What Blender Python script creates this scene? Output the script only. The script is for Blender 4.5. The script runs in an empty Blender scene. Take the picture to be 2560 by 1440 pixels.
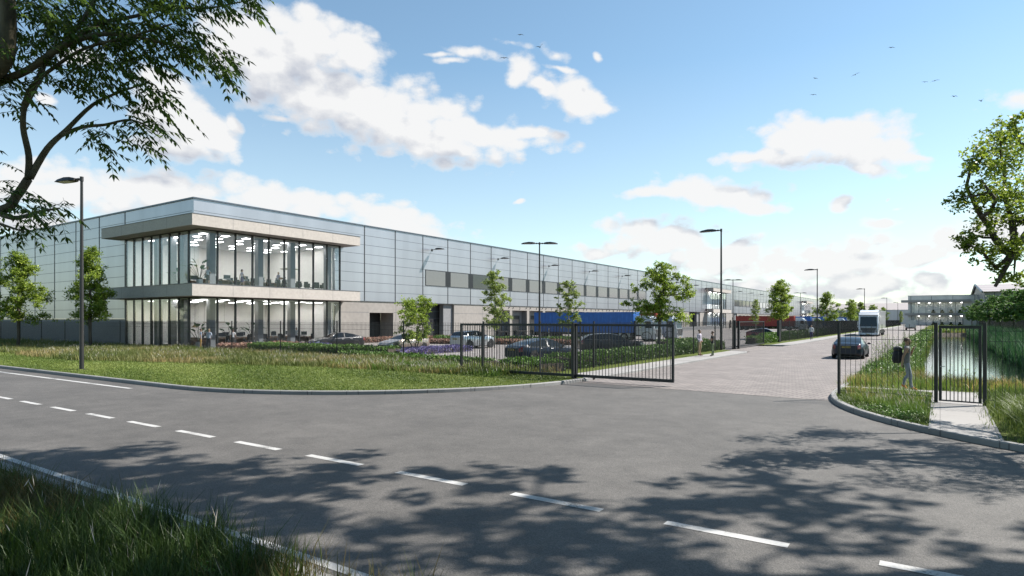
EXPOSURE = 1.2
CLOUD_STR = 0.43
import bpy, bmesh, math, random
import numpy as np
from mathutils import Vector, Matrix

random.seed(7)
RNG = np.random.default_rng(11)
SC = bpy.context.scene
COL = SC.collection
PI = math.pi
def R(a): return math.radians(a)

# ------------------------------------------------------------------ scene objects
def tag(o, label=None, cat=None, group=None, kind=None):
    if label: o['label'] = label
    if cat: o['category'] = cat
    if group: o['group'] = group
    if kind: o['kind'] = kind
    return o

def empty(name, loc=(0, 0, 0), rz=0.0, label=None, cat=None, group=None):
    o = bpy.data.objects.new(name, None)
    o.empty_display_size = 0.3
    COL.objects.link(o)
    o.location = loc
    o.rotation_euler = (0, 0, rz)
    return tag(o, label, cat, group)

def chain_loc(p):
    v = Vector((0, 0, 0))
    while p is not None:
        v += p.location
        p = p.parent
    return v

KIDS = {}
def link_child(o, parent):
    if parent is not None:
        o.parent = parent
        KIDS.setdefault(parent.name, []).append(o)

def copy_tree(o, parent=None):
    c = o.copy()
    COL.objects.link(c)
    if parent is not None:
        link_child(c, parent)
    for ch in list(KIDS.get(o.name, [])):
        copy_tree(ch, c)
    return c

class MB:
    """collects shapes into one mesh"""
    def __init__(self):
        self.v = []; self.f = []; self.m = []
    def add(self, vs, fs, m=0):
        n = len(self.v)
        self.v.extend([tuple(p) for p in vs])
        for f in fs:
            self.f.append([i + n for i in f]); self.m.append(m)
        return self
    def box(self, x0, x1, y0, y1, z0, z1, m=0):
        if x0 > x1: x0, x1 = x1, x0
        if y0 > y1: y0, y1 = y1, y0
        if z0 > z1: z0, z1 = z1, z0
        vs = [(x0,y0,z0),(x1,y0,z0),(x1,y1,z0),(x0,y1,z0),(x0,y0,z1),(x1,y0,z1),(x1,y1,z1),(x0,y1,z1)]
        return self.add(vs, [(0,3,2,1),(4,5,6,7),(0,1,5,4),(1,2,6,5),(2,3,7,6),(3,0,4,7)], m)
    def bbox(self, x0, x1, y0, y1, z0, z1, b=0.01, m=0):
        """box with bevelled edges"""
        bm = bmesh.new()
        bmesh.ops.create_cube(bm, size=1.0)
        for v in bm.verts:
            v.co = Vector(((x0+x1)/2 + v.co.x*abs(x1-x0), (y0+y1)/2 + v.co.y*abs(y1-y0), (z0+z1)/2 + v.co.z*abs(z1-z0)))
        bmesh.ops.bevel(bm, geom=bm.edges[:], offset=b, segments=2, affect='EDGES', profile=0.6)
        return self.bm(bm, m)
    def bm(self, bm, m=0):
        bm.verts.ensure_lookup_table()
        for i, v in enumerate(bm.verts): v.index = i
        self.add([v.co[:] for v in bm.verts], [[v.index for v in f.verts] for f in bm.faces], m)
        bm.free()
        return self
    def quad(self, a, b, c, d, m=0):
        return self.add([a, b, c, d], [(0, 1, 2, 3)], m)
    def poly(self, pts, m=0):
        return self.add(pts, [list(range(len(pts)))], m)
    def prism(self, pts, z0, z1, m=0):
        n = len(pts)
        vs = [(p[0], p[1], z0) for p in pts] + [(p[0], p[1], z1) for p in pts]
        fs = [list(range(n))[::-1], list(range(n, 2*n))] + [(i, (i+1) % n, (i+1) % n + n, i + n) for i in range(n)]
        return self.add(vs, fs, m)
    def tube(self, path, rad, n=8, m=0, cap=True):
        path = [Vector(p) for p in path]
        if not hasattr(rad, '__len__'): rad = [rad]*len(path)
        rings = []
        ref = None
        for i, p in enumerate(path):
            if i == 0: t = path[1]-path[0]
            elif i == len(path)-1: t = path[-1]-path[-2]
            else: t = (path[i+1]-path[i]).normalized() + (path[i]-path[i-1]).normalized()
            if t.length < 1e-9: t = Vector((0, 0, 1))
            t.normalize()
            if ref is None:
                ref = Vector((1, 0, 0)) if abs(t.x) < 0.9 else Vector((0, 1, 0))
            a = (ref - t*ref.dot(t))
            if a.length < 1e-5: a = Vector((0, 1, 0)).cross(t)
            a.normalize(); b = t.cross(a); ref = a
            rings.append([p + (a*math.cos(2*PI*k/n) + b*math.sin(2*PI*k/n))*rad[i] for k in range(n)])
        vs = [q[:] for r in rings for q in r]
        fs = []
        for i in range(len(rings)-1):
            for k in range(n):
                fs.append((i*n+k, i*n+(k+1) % n, (i+1)*n+(k+1) % n, (i+1)*n+k))
        if cap:
            fs.append(list(range(n))[::-1]); fs.append([(len(rings)-1)*n+k for k in range(n)])
        return self.add(vs, fs, m)
    def ball(self, c, rx, ry=None, rz=None, n=10, k=6, m=0):
        ry = rx if ry is None else ry; rz = rx if rz is None else rz
        vs = [(c[0], c[1], c[2]-rz)]
        for j in range(1, k):
            t = -PI/2 + PI*j/k
            for i in range(n):
                a = 2*PI*i/n
                vs.append((c[0]+rx*math.cos(t)*math.cos(a), c[1]+ry*math.cos(t)*math.sin(a), c[2]+rz*math.sin(t)))
        vs.append((c[0], c[1], c[2]+rz))
        fs = []
        for i in range(n): fs.append((0, 1+(i+1) % n, 1+i))
        for j in range(k-2):
            for i in range(n):
                a = 1+j*n+i; b = 1+j*n+(i+1) % n
                fs.append((a, b, b+n, a+n))
        L = len(vs)-1
        for i in range(n): fs.append((L, L-n+i, L-n+(i+1) % n))
        return self.add(vs, fs, m)
    def lathe_y(self, c, prof, n=20, m=0):
        """profile [(radius, y)] turned about the y axis through c"""
        vs = []; fs = []
        for r, y in prof:
            for k in range(n):
                a = 2*PI*k/n
                vs.append((c[0]+r*math.cos(a), c[1]+y, c[2]+r*math.sin(a)))
        for i in range(len(prof)-1):
            for k in range(n):
                fs.append((i*n+k, (i+1)*n+k, (i+1)*n+(k+1) % n, i*n+(k+1) % n))
        return self.add(vs, fs, m)
    def build(self, name, mats, parent=None, smooth=False, world=False, auto=None, weld=False):
        me = bpy.data.meshes.new(name)
        vs = self.v
        if world and parent is not None:
            o0 = chain_loc(parent)
            vs = [(p[0]-o0.x, p[1]-o0.y, p[2]-o0.z) for p in vs]
        me.from_pydata(vs, [], self.f)
        if not isinstance(mats, (list, tuple)): mats = [mats]
        for x in mats: me.materials.append(x)
        if len(mats) > 1 and any(self.m): me.polygons.foreach_set('material_index', self.m)
        if weld:
            b = bmesh.new(); b.from_mesh(me)
            bmesh.ops.remove_doubles(b, verts=b.verts[:], dist=1e-4)
            bmesh.ops.recalc_face_normals(b, faces=b.faces[:])
            b.to_mesh(me); b.free()
        if smooth: me.polygons.foreach_set('use_smooth', [True]*len(me.polygons))
        me.update()
        if auto is not None:
            me.set_sharp_from_angle(angle=R(auto))
        o = bpy.data.objects.new(name, me)
        COL.objects.link(o)
        link_child(o, parent)
        return o

def struct(name, mb, mat, kind='structure', smooth=False):
    return tag(mb.build(name, mat, smooth=smooth), kind=kind)

def np_mesh(name, verts, polys_n, mats, tint=None, parent=None, mat_idx=None, smooth=False):
    """fast mesh: verts (N,3); polys_n list of (array (M,k)) of vertex indices"""
    me = bpy.data.meshes.new(name)
    nv = len(verts)
    me.vertices.add(nv)
    me.vertices.foreach_set('co', np.asarray(verts, np.float32).ravel())
    loops = np.concatenate([p.ravel() for p in polys_n]).astype(np.int32)
    counts = np.concatenate([np.full(len(p), p.shape[1], np.int32) for p in polys_n])
    starts = np.concatenate([[0], np.cumsum(counts)[:-1]]).astype(np.int32)
    me.loops.add(len(loops)); me.loops.foreach_set('vertex_index', loops)
    me.polygons.add(len(counts))
    me.polygons.foreach_set('loop_start', starts)
    if not isinstance(mats, (list, tuple)): mats = [mats]
    for x in mats: me.materials.append(x)
    if mat_idx is not None: me.polygons.foreach_set('material_index', mat_idx.astype(np.int32))
    if smooth: me.polygons.foreach_set('use_smooth', np.ones(len(counts), bool))
    me.update(calc_edges=True)
    if tint is not None:
        at = me.attributes.new('tint', 'FLOAT', 'FACE')
        at.data.foreach_set('value', np.asarray(tint, np.float32))
    o = bpy.data.objects.new(name, me)
    COL.objects.link(o)
    link_child(o, parent)
    return o

# ------------------------------------------------------------------ camera frame (used to lay out the survey of the place)
CAM_H = 2.6
FPX = 1570.0; HYP = 799.7
YAW = math.atan2(1070, 1570)
RV = Vector((math.cos(YAW), math.sin(YAW), 0)); FV = Vector((-math.sin(YAW), math.cos(YAW), 0))
def W(l, d, z=0.0):
    p = RV*l + FV*d
    return Vector((p.x, p.y, z))
def PX(px, py, d):
    """the place seen in the photo at that pixel, d metres in front of the photographer"""
    return W((px-1280)/FPX*d, d, CAM_H - (py-HYP)/FPX*d)

# ------------------------------------------------------------------ materials
def _nt(name):
    m = bpy.data.materials.new(name); m.use_nodes = True
    nt = m.node_tree
    return m, nt, nt.nodes['Principled BSDF'], nt.nodes['Material Output']

INDOOR = {'white_wall', 'ceiling_white', 'light_panel', 'office_floor', 'metal_cladding'}
ALB = 0.47          # all outdoor colours are kept at the dark side of their real range; the exposure is set for them
def mat(name, col, rough=0.6, metal=0.0, var=0.08, vscale=3.0, bump=0.0, bscale=40.0, coat=0.0, emit=None, estr=0.0, spec=0.5, aniso=None, stain=0.0):
    m, nt, b, out = _nt(name)
    N = nt.nodes; L = nt.links
    if name not in INDOOR: col = [c*ALB for c in col]
    tc = N.new('ShaderNodeTexCoord')
    src = tc.outputs['Object']
    if aniso:
        mp = N.new('ShaderNodeMapping'); mp.inputs['Scale'].default_value = aniso
        L.new(src, mp.inputs['Vector']); src = mp.outputs['Vector']
    nz = N.new('ShaderNodeTexNoise'); nz.inputs['Scale'].default_value = vscale; nz.inputs['Detail'].default_value = 5
    L.new(src, nz.inputs['Vector'])
    cr = N.new('ShaderNodeValToRGB')
    lo = [max(0, c*(1-var*2.2)) for c in col]; hi = [min(1, c*(1+var*2.2)) for c in col]
    cr.color_ramp.elements[0].color = (*lo, 1); cr.color_ramp.elements[1].color = (*hi, 1)
    cr.color_ramp.elements[0].position = 0.25; cr.color_ramp.elements[1].position = 0.75
    L.new(nz.outputs['Fac'], cr.inputs['Fac'])
    colout = cr.outputs['Color']
    if stain:
        n2 = N.new('ShaderNodeTexNoise'); n2.inputs['Scale'].default_value = vscale*0.13; n2.inputs['Detail'].default_value = 3
        L.new(src, n2.inputs['Vector'])
        mr = N.new('ShaderNodeMapRange'); mr.inputs['From Min'].default_value = 0.35; mr.inputs['From Max'].default_value = 0.65
        mr.inputs['To Min'].default_value = 1-stain; mr.inputs['To Max'].default_value = 1.0
        L.new(n2.outputs['Fac'], mr.inputs['Value'])
        mx = N.new('ShaderNodeMix'); mx.data_type = 'RGBA'; mx.blend_type = 'MULTIPLY'; mx.inputs['Factor'].default_value = 1
        L.new(colout, mx.inputs['A']); L.new(mr.outputs['Result'], mx.inputs['B']); colout = mx.outputs['Result']
    L.new(colout, b.inputs['Base Color'])
    b.inputs['Roughness'].default_value = rough
    b.inputs['Metallic'].default_value = metal
    b.inputs['Coat Weight'].default_value = coat
    b.inputs['Coat Roughness'].default_value = 0.04
    b.inputs['Specular IOR Level'].default_value = spec
    if bump:
        n3 = N.new('ShaderNodeTexNoise'); n3.inputs['Scale'].default_value = bscale; n3.inputs['Detail'].default_value = 4
        L.new(src, n3.inputs['Vector'])
        bp = N.new('ShaderNodeBump'); bp.inputs['Strength'].default_value = bump; bp.inputs['Distance'].default_value = 0.02
        L.new(n3.outputs['Fac'], bp.inputs['Height']); L.new(bp.outputs['Normal'], b.inputs['Normal'])
    if emit:
        b.inputs['Emission Color'].default_value = (*emit, 1); b.inputs['Emission Strength'].default_value = estr
    return m

def leaf_mat(name, dark, light, third=None, trans=0.35, rough=0.5):
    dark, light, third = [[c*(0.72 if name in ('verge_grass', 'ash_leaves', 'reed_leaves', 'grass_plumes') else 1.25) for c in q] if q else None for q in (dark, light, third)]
    """foliage: colour picked leaf by leaf from the mesh's own 'tint'"""
    m = bpy.data.materials.new(name); m.use_nodes = True
    nt = m.node_tree; N = nt.nodes; L = nt.links
    N.remove(N['Principled BSDF']); out = N['Material Output']
    at = N.new('ShaderNodeAttribute'); at.attribute_name = 'tint'
    cr = N.new('ShaderNodeValToRGB')
    e = cr.color_ramp.elements
    e[0].color = (*dark, 1); e[1].color = (*light, 1)
    if third:
        e[1].position = 0.72; x = e.new(1.0); x.color = (*third, 1)
    L.new(at.outputs['Fac'], cr.inputs['Fac'])
    b = N.new('ShaderNodeBsdfPrincipled'); b.inputs['Roughness'].default_value = rough; b.inputs['Specular IOR Level'].default_value = 0.3
    t = N.new('ShaderNodeBsdfTranslucent')
    L.new(cr.outputs['Color'], b.inputs['Base Color']); L.new(cr.outputs['Color'], t.inputs['Color'])
    mx = N.new('ShaderNodeMixShader'); mx.inputs['Fac'].default_value = trans
    L.new(b.outputs['BSDF'], mx.inputs[1]); L.new(t.outputs['BSDF'], mx.inputs[2]); L.new(mx.outputs['Shader'], out.inputs['Surface'])
    return m

def glass_mat(name, tint=(0.93, 0.95, 0.96), refl=0.75, base=0.022):
    m = bpy.data.materials.new(name); m.use_nodes = True
    nt = m.node_tree; N = nt.nodes; L = nt.links
    N.remove(N['Principled BSDF']); out = N['Material Output']
    t = N.new('ShaderNodeBsdfTransparent'); t.inputs['Color'].default_value = (*tint, 1)
    g = N.new('ShaderNodeBsdfGlossy'); g.inputs['Roughness'].default_value = 0.0; g.inputs['Color'].default_value = (0.95, 0.97, 1, 1)
    lw = N.new('ShaderNodeLayerWeight'); lw.inputs['Blend'].default_value = 0.5
    fr = N.new('ShaderNodeMath'); fr.operation = 'POWER'; fr.inputs[1].default_value = 4.0; L.new(lw.outputs['Facing'], fr.inputs[0])
    ma = N.new('ShaderNodeMath'); ma.operation = 'MULTIPLY_ADD'; ma.inputs[1].default_value = refl; ma.inputs[2].default_value = base
    nz = N.new('ShaderNodeTexNoise'); nz.inputs['Scale'].default_value = 0.35
    tc = N.new('ShaderNodeTexCoord'); L.new(tc.outputs['Object'], nz.inputs['Vector'])
    bp = N.new('ShaderNodeBump'); bp.inputs['Strength'].default_value = 0.04; bp.inputs['Distance'].default_value = 0.05
    L.new(nz.outputs['Fac'], bp.inputs['Height']); L.new(bp.outputs['Normal'], g.inputs['Normal'])
    L.new(fr.outputs['Value'], ma.inputs[0])
    mx = N.new('ShaderNodeMixShader')
    L.new(ma.outputs['Value'], mx.inputs['Fac']); L.new(t.outputs['BSDF'], mx.inputs[1]); L.new(g.outputs['BSDF'], mx.inputs[2])
    L.new(mx.outputs['Shader'], out.inputs['Surface'])
    return m

def asphalt_mat():
    m, nt, b, out = _nt('asphalt'); N = nt.nodes; L = nt.links
    tc = N.new('ShaderNodeTexCoord')
    def noise(s, d=4, r=0.6):
        n = N.new('ShaderNodeTexNoise'); n.inputs['Scale'].default_value = s; n.inputs['Detail'].default_value = d; n.inputs['Roughness'].default_value = r
        L.new(tc.outputs['Object'], n.inputs['Vector']); return n.outputs['Fac']
    def rng(f, a, bb, c, d):
        r = N.new('ShaderNodeMapRange'); r.inputs['From Min'].default_value = a; r.inputs['From Max'].default_value = bb
        r.inputs['To Min'].default_value = c; r.inputs['To Max'].default_value = d; L.new(f, r.inputs['Value']); return r.outputs['Result']
    def mul(a, c):
        r = N.new('ShaderNodeMath'); r.operation = 'MULTIPLY'; L.new(a, r.inputs[0]); L.new(c, r.inputs[1]); return r.outputs['Value']
    big = rng(noise(0.35, 5), 0.3, 0.7, 0.80, 1.16)
    mid = rng(noise(1.7, 6, 0.7), 0.3, 0.7, 0.80, 1.17)
    vo = N.new('ShaderNodeTexVoronoi'); vo.inputs['Scale'].default_value = 85; L.new(tc.outputs['Object'], vo.inputs['Vector'])
    st = N.new('ShaderNodeSeparateColor'); L.new(vo.outputs['Color'], st.inputs['Color'])
    grit = rng(st.outputs['Red'], 0.0, 1.0, 0.62, 1.42)
    f = mul(mul(big, mid), grit)
    cb = N.new('ShaderNodeMix'); cb.data_type = 'RGBA'; cb.blend_type = 'MULTIPLY'; cb.inputs['Factor'].default_value = 1
    cb.inputs['A'].default_value = (0.078, 0.073, 0.068, 1); L.new(f, cb.inputs['B'])
    L.new(cb.outputs['Result'], b.inputs['Base Color'])
    b.inputs['Roughness'].default_value = 0.72; b.inputs['Specular IOR Level'].default_value = 0.4
    bp = N.new('ShaderNodeBump'); bp.inputs['Strength'].default_value = 0.5; bp.inputs['Distance'].default_value = 0.006
    L.new(vo.outputs['Distance'], bp.inputs['Height']); L.new(bp.outputs['Normal'], b.inputs['Normal'])
    return m

def brick_mat(name, c1, c2, mortar, bw, bh, rot=0.0, ms=0.01, off=0.5):
    c1, c2, mortar = [[c*ALB for c in q] for q in (c1, c2, mortar)]
    m, nt, b, out = _nt(name); N = nt.nodes; L = nt.links
    tc = N.new('ShaderNodeTexCoord'); mp = N.new('ShaderNodeMapping'); mp.inputs['Rotation'].default_value = (0, 0, rot)
    L.new(tc.outputs['Object'], mp.inputs['Vector'])
    bt = N.new('ShaderNodeTexBrick'); bt.inputs['Scale'].default_value = 1.0
    bt.inputs['Color1'].default_value = (*c1, 1); bt.inputs['Color2'].default_value = (*c2, 1); bt.inputs['Mortar'].default_value = (*mortar, 1)
    bt.inputs['Brick Width'].default_value = bw; bt.inputs['Row Height'].default_value = bh; bt.inputs['Mortar Size'].default_value = ms
    bt.inputs['Mortar Smooth'].default_value = 0.3; bt.inputs['Bias'].default_value = 0.0; bt.offset = off
    L.new(mp.outputs['Vector'], bt.inputs['Vector'])
    nz = N.new('ShaderNodeTexNoise'); nz.inputs['Scale'].default_value = 0.5; nz.inputs['Detail'].default_value = 6
    L.new(tc.outputs['Object'], nz.inputs['Vector'])
    mr = N.new('ShaderNodeMapRange'); mr.inputs['From Min'].default_value = 0.3; mr.inputs['From Max'].default_value = 0.7
    mr.inputs['To Min'].default_value = 0.86; mr.inputs['To Max'].default_value = 1.1
    L.new(nz.outputs['Fac'], mr.inputs['Value'])
    mx = N.new('ShaderNodeMix'); mx.data_type = 'RGBA'; mx.blend_type = 'MULTIPLY'; mx.inputs['Factor'].default_value = 1
    L.new(bt.outputs['Color'], mx.inputs['A']); L.new(mr.outputs['Result'], mx.inputs['B'])
    L.new(mx.outputs['Result'], b.inputs['Base Color']); b.inputs['Roughness'].default_value = 0.8
    bp = N.new('ShaderNodeBump'); bp.inputs['Strength'].default_value = 0.4; bp.inputs['Distance'].default_value = 0.01; bp.invert = True
    L.new(bt.outputs['Fac'], bp.inputs['Height']); L.new(bp.outputs['Normal'], b.inputs['Normal'])
    return m

def lawn_mat(name, cols, scale=1.0):
    cols = [[c*0.66 for c in q] for q in cols]
    m, nt, b, out = _nt(name); N = nt.nodes; L = nt.links
    tc = N.new('ShaderNodeTexCoord')
    n1 = N.new('ShaderNodeTexNoise'); n1.inputs['Scale'].default_value = 1.1*scale; n1.inputs['Detail'].default_value = 8; n1.inputs['Roughness'].default_value = 0.72
    n2 = N.new('ShaderNodeTexNoise'); n2.inputs['Scale'].default_value = 16*scale; n2.inputs['Detail'].default_value = 5; n2.inputs['Roughness'].default_value = 0.8
    L.new(tc.outputs['Object'], n1.inputs['Vector']); L.new(tc.outputs['Object'], n2.inputs['Vector'])
    ad = N.new('ShaderNodeMix'); ad.inputs['Factor'].default_value = 0.5
    L.new(n1.outputs['Fac'], ad.inputs['A']); L.new(n2.outputs['Fac'], ad.inputs['B'])
    cr = N.new('ShaderNodeValToRGB'); e = cr.color_ramp.elements
    e[0].position = 0.33; e[0].color = (*cols[0], 1); e[1].position = 0.66; e[1].color = (*cols[2], 1)
    x = e.new(0.5); x.color = (*cols[1], 1)
    L.new(ad.outputs['Result'], cr.inputs['Fac']); L.new(cr.outputs['Color'], b.inputs['Base Color'])
    b.inputs['Roughness'].default_value = 0.9; b.inputs['Specular IOR Level'].default_value = 0.15
    bp = N.new('ShaderNodeBump'); bp.inputs['Strength'].default_value = 1.0; bp.inputs['Distance'].default_value = 0.08
    L.new(n2.outputs['Fac'], bp.inputs['Height']); L.new(bp.outputs['Normal'], b.inputs['Normal'])
    return m

def water_mat():
    m, nt, b, out = _nt('pond_water'); N = nt.nodes; L = nt.links
    b.inputs['Base Color'].default_value = (0.012, 0.016, 0.014, 1); b.inputs['Roughness'].default_value = 0.02
    b.inputs['Specular IOR Level'].default_value = 0.9; b.inputs['IOR'].default_value = 1.33
    tc = N.new('ShaderNodeTexCoord'); mp = N.new('ShaderNodeMapping'); mp.inputs['Scale'].default_value = (0.7, 2.2, 1)
    mp.inputs['Rotation'].default_value = (0, 0, YAW)
    L.new(tc.outputs['Object'], mp.inputs['Vector'])
    nz = N.new('ShaderNodeTexNoise'); nz.inputs['Scale'].default_value = 2.6; nz.inputs['Detail'].default_value = 3
    L.new(mp.outputs['Vector'], nz.inputs['Vector'])
    bp = N.new('ShaderNodeBump'); bp.inputs['Strength'].default_value = 0.05; bp.inputs['Distance'].default_value = 0.05
    L.new(nz.outputs['Fac'], bp.inputs['Height']); L.new(bp.outputs['Normal'], b.inputs['Normal'])
    return m

def paint_mat():
    """worn white road paint: chipped to the asphalt in places, scuffed by tyres"""
    m, nt, b, out = _nt('road_paint'); N = nt.nodes; L = nt.links
    tc = N.new('ShaderNodeTexCoord')
    n1 = N.new('ShaderNodeTexNoise'); n1.inputs['Scale'].default_value = 26; n1.inputs['Detail'].default_value = 6; n1.inputs['Roughness'].default_value = 0.7
    n2 = N.new('ShaderNodeTexNoise'); n2.inputs['Scale'].default_value = 1.6; n2.inputs['Detail'].default_value = 3
    L.new(tc.outputs['Object'], n1.inputs['Vector']); L.new(tc.outputs['Object'], n2.inputs['Vector'])
    ad = N.new('ShaderNodeMath'); ad.operation = 'ADD'; L.new(n1.outputs['Fac'], ad.inputs[0]); L.new(n2.outputs['Fac'], ad.inputs[1])
    cr = N.new('ShaderNodeValToRGB'); e = cr.color_ramp.elements
    e[0].position = 0.44; e[0].color = (0.39, 0.385, 0.375, 1); e[1].position = 0.63; e[1].color = (0.10, 0.096, 0.09, 1)
    x = e.new(0.56); x.color = (0.31, 0.305, 0.295, 1)
    mr = N.new('ShaderNodeMath'); mr.operation = 'MULTIPLY'; mr.inputs[1].default_value = 0.5; L.new(ad.outputs['Value'], mr.inputs[0])
    L.new(mr.outputs['Value'], cr.inputs['Fac']); L.new(cr.outputs['Color'], b.inputs['Base Color']); b.inputs['Roughness'].default_value = 0.65
    return m

M = {}
M['asphalt'] = asphalt_mat()
M['paver'] = brick_mat('paver_bricks', (0.43, 0.375, 0.35), (0.28, 0.245, 0.23), (0.12, 0.105, 0.10), 0.42, 0.21, rot=R(8), ms=0.022)
M['lot'] = brick_mat('lot_bricks', (0.42, 0.38, 0.365), (0.36, 0.325, 0.31), (0.24, 0.22, 0.21), 0.42, 0.21, ms=0.012)
M['sidewalk'] = brick_mat('sidewalk_slabs', (0.50, 0.475, 0.455), (0.455, 0.435, 0.42), (0.32, 0.30, 0.29), 2.4, 2.0, ms=0.012, off=0.0)
M['kerb'] = brick_mat('kerb_stone', (0.43, 0.425, 0.42), (0.39, 0.385, 0.38), (0.2, 0.2, 0.2), 1.0, 1.0, ms=0.012, off=0.0)
M['lawn'] = lawn_mat('lawn', [(0.055, 0.078, 0.012), (0.11, 0.145, 0.022), (0.18, 0.22, 0.045)])
M['meadow'] = lawn_mat('meadow', [(0.05, 0.06, 0.018), (0.09, 0.10, 0.03), (0.14, 0.13, 0.05)])
M['soil'] = mat('soil', (0.13, 0.10, 0.07), 0.95, var=0.2, vscale=9, bump=0.6, bscale=20)
M['water'] = water_mat()
M['paint'] = paint_mat()
M['concrete'] = mat('concrete', (0.50, 0.46, 0.425), 0.8, var=0.05, vscale=2.2, stain=0.09, bump=0.15, bscale=30)
M['concrete_lt'] = mat('concrete_panel', (0.76, 0.69, 0.63), 0.75, var=0.05, vscale=5, stain=0.05, bump=0.12, bscale=60)
M['cladding'] = mat('metal_cladding', (0.36, 0.358, 0.388), 0.32, metal=0.7, var=0.045, vscale=0.5, aniso=(1, 1, 0.12))
M['seam'] = mat('dark_seam', (0.07, 0.075, 0.085), 0.5, metal=0.3)
M['joint'] = mat('joint_line', (0.2, 0.215, 0.24), 0.5, metal=0.3)
M['coping'] = mat('roof_coping', (0.16, 0.20, 0.25), 0.4, metal=0.5)
M['frame'] = mat('dark_frame', (0.035, 0.037, 0.042), 0.4, metal=0.3)
M['fence'] = mat('fence_steel', (0.042, 0.043, 0.048), 0.45, metal=0.4, var=0.12, vscale=6)
M['lamp'] = mat('lamp_steel', (0.085, 0.082, 0.082), 0.45, metal=0.5, var=0.05)
M['glass'] = glass_mat('clear_glass')
M['darkglass'] = mat('window_glass_blinds', (0.27, 0.27, 0.275), 0.12, var=0.02, spec=0.6)
M['darkpane'] = mat('dark_window_glass', (0.045, 0.045, 0.05), 0.08, spec=0.7)
M['black'] = mat('black_recess', (0.012, 0.012, 0.013), 0.6)
M['white'] = mat('white_wall', (0.82, 0.79, 0.765), 0.85, var=0.02)
M['ceil'] = mat('ceiling_white', (0.62, 0.61, 0.61), 0.9, var=0.02)
M['column'] = mat('grey_column', (0.36, 0.36, 0.375), 0.7, var=0.04)
M['emit'] = mat('light_panel', (0.9, 0.9, 0.9), 0.6, emit=(1.0, 0.97, 0.93), estr=10.0)
M['floor'] = mat('office_floor', (0.42, 0.41, 0.40), 0.5, var=0.05)
M['wood'] = mat('desk_wood', (0.46, 0.25, 0.13), 0.5, var=0.15, vscale=4, aniso=(1, 8, 8))
M['chairblack'] = mat('chair_black', (0.02, 0.02, 0.022), 0.6)
M['chrome'] = mat('white_metal', (0.72, 0.73, 0.75), 0.3, metal=0.3)
M['screen'] = mat('monitor_screen', (0.10, 0.125, 0.15), 0.15)
M['brass'] = mat('brass', (0.45, 0.33, 0.14), 0.35, metal=0.7)
M['bark'] = mat('bark', (0.15, 0.12, 0.09), 0.9, var=0.25, vscale=6, bump=0.8, bscale=14, aniso=(1, 1, 0.25))
M['barkgreen'] = mat('mossy_bark', (0.17, 0.145, 0.09), 0.9, var=0.3, vscale=8, bump=0.9, bscale=18, aniso=(1, 1, 0.3))
M['birchbark'] = mat('birch_bark', (0.62, 0.59, 0.53), 0.8, var=0.2, vscale=10, aniso=(1, 1, 3))
M['leaf_young'] = leaf_mat('young_leaves', (0.08, 0.125, 0.016), (0.22, 0.29, 0.04), (0.40, 0.46, 0.10), trans=0.5)
M['leaf_birch'] = leaf_mat('birch_leaves', (0.11, 0.15, 0.03), (0.23, 0.29, 0.07), (0.38, 0.43, 0.15), trans=0.4)
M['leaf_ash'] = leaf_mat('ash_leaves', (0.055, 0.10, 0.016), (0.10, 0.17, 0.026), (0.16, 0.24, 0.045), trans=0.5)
M['leaf_big'] = leaf_mat('broad_tree_leaves', (0.07, 0.11, 0.014), (0.19, 0.25, 0.03), (0.36, 0.40, 0.065), trans=0.5)
M['leaf_bank'] = leaf_mat('canal_tree_leaves', (0.04, 0.09, 0.02), (0.085, 0.16, 0.035), (0.20, 0.28, 0.06), trans=0.4)
M['hedge'] = leaf_mat('hedge_leaves', (0.03, 0.07, 0.010), (0.085, 0.155, 0.024), (0.17, 0.26, 0.055), trans=0.25)
M['plant'] = leaf_mat('house_plant', (0.012, 0.045, 0.012), (0.03, 0.09, 0.025), trans=0.2)
M['lavender'] = leaf_mat('lavender', (0.055, 0.06, 0.09), (0.11, 0.09, 0.24), (0.20, 0.165, 0.38), trans=0.2)
M['heather'] = leaf_mat('heather', (0.16, 0.10, 0.075), (0.30, 0.17, 0.13), (0.24, 0.24, 0.10), trans=0.2)
M['grass_dry'] = leaf_mat('dry_grass', (0.06, 0.085, 0.018), (0.14, 0.14, 0.045), (0.25, 0.19, 0.085), trans=0.3)
M['grass_mix'] = leaf_mat('bank_grass', (0.05, 0.10, 0.016), (0.14, 0.20, 0.035), (0.32, 0.22, 0.08), trans=0.3)
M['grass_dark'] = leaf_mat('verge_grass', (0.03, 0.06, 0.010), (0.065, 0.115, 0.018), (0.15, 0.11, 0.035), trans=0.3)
M['grass_short'] = leaf_mat('short_grass', (0.05, 0.08, 0.015), (0.105, 0.145, 0.027), (0.18, 0.21, 0.055), trans=0.3)
M['reed'] = leaf_mat('reed_leaves', (0.02, 0.065, 0.022), (0.045, 0.13, 0.045), (0.09, 0.19, 0.06), trans=0.3)
M['plume'] = leaf_mat('grass_plumes', (0.36, 0.31, 0.25), (0.62, 0.56, 0.49), (0.75, 0.70, 0.64), trans=0.35)
M['tyre'] = mat('tyre_rubber', (0.015, 0.015, 0.016), 0.8)
M['rim'] = mat('alloy_rim', (0.45, 0.46, 0.48), 0.3, metal=0.8)
M['carglass'] = mat('car_glass', (0.018, 0.024, 0.03), 0.05, spec=0.5)
M['redlight'] = mat('tail_light', (0.35, 0.012, 0.012), 0.15, coat=0.5)
M['headlight'] = mat('head_light', (0.65, 0.68, 0.70), 0.08, metal=0.4, coat=0.8)
M['plate'] = mat('number_plate', (0.62, 0.46, 0.06), 0.4)
M['plastic'] = mat('black_plastic', (0.022, 0.022, 0.024), 0.55)
M['skin'] = mat('skin', (0.72, 0.46, 0.34), 0.55, var=0.05)
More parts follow.
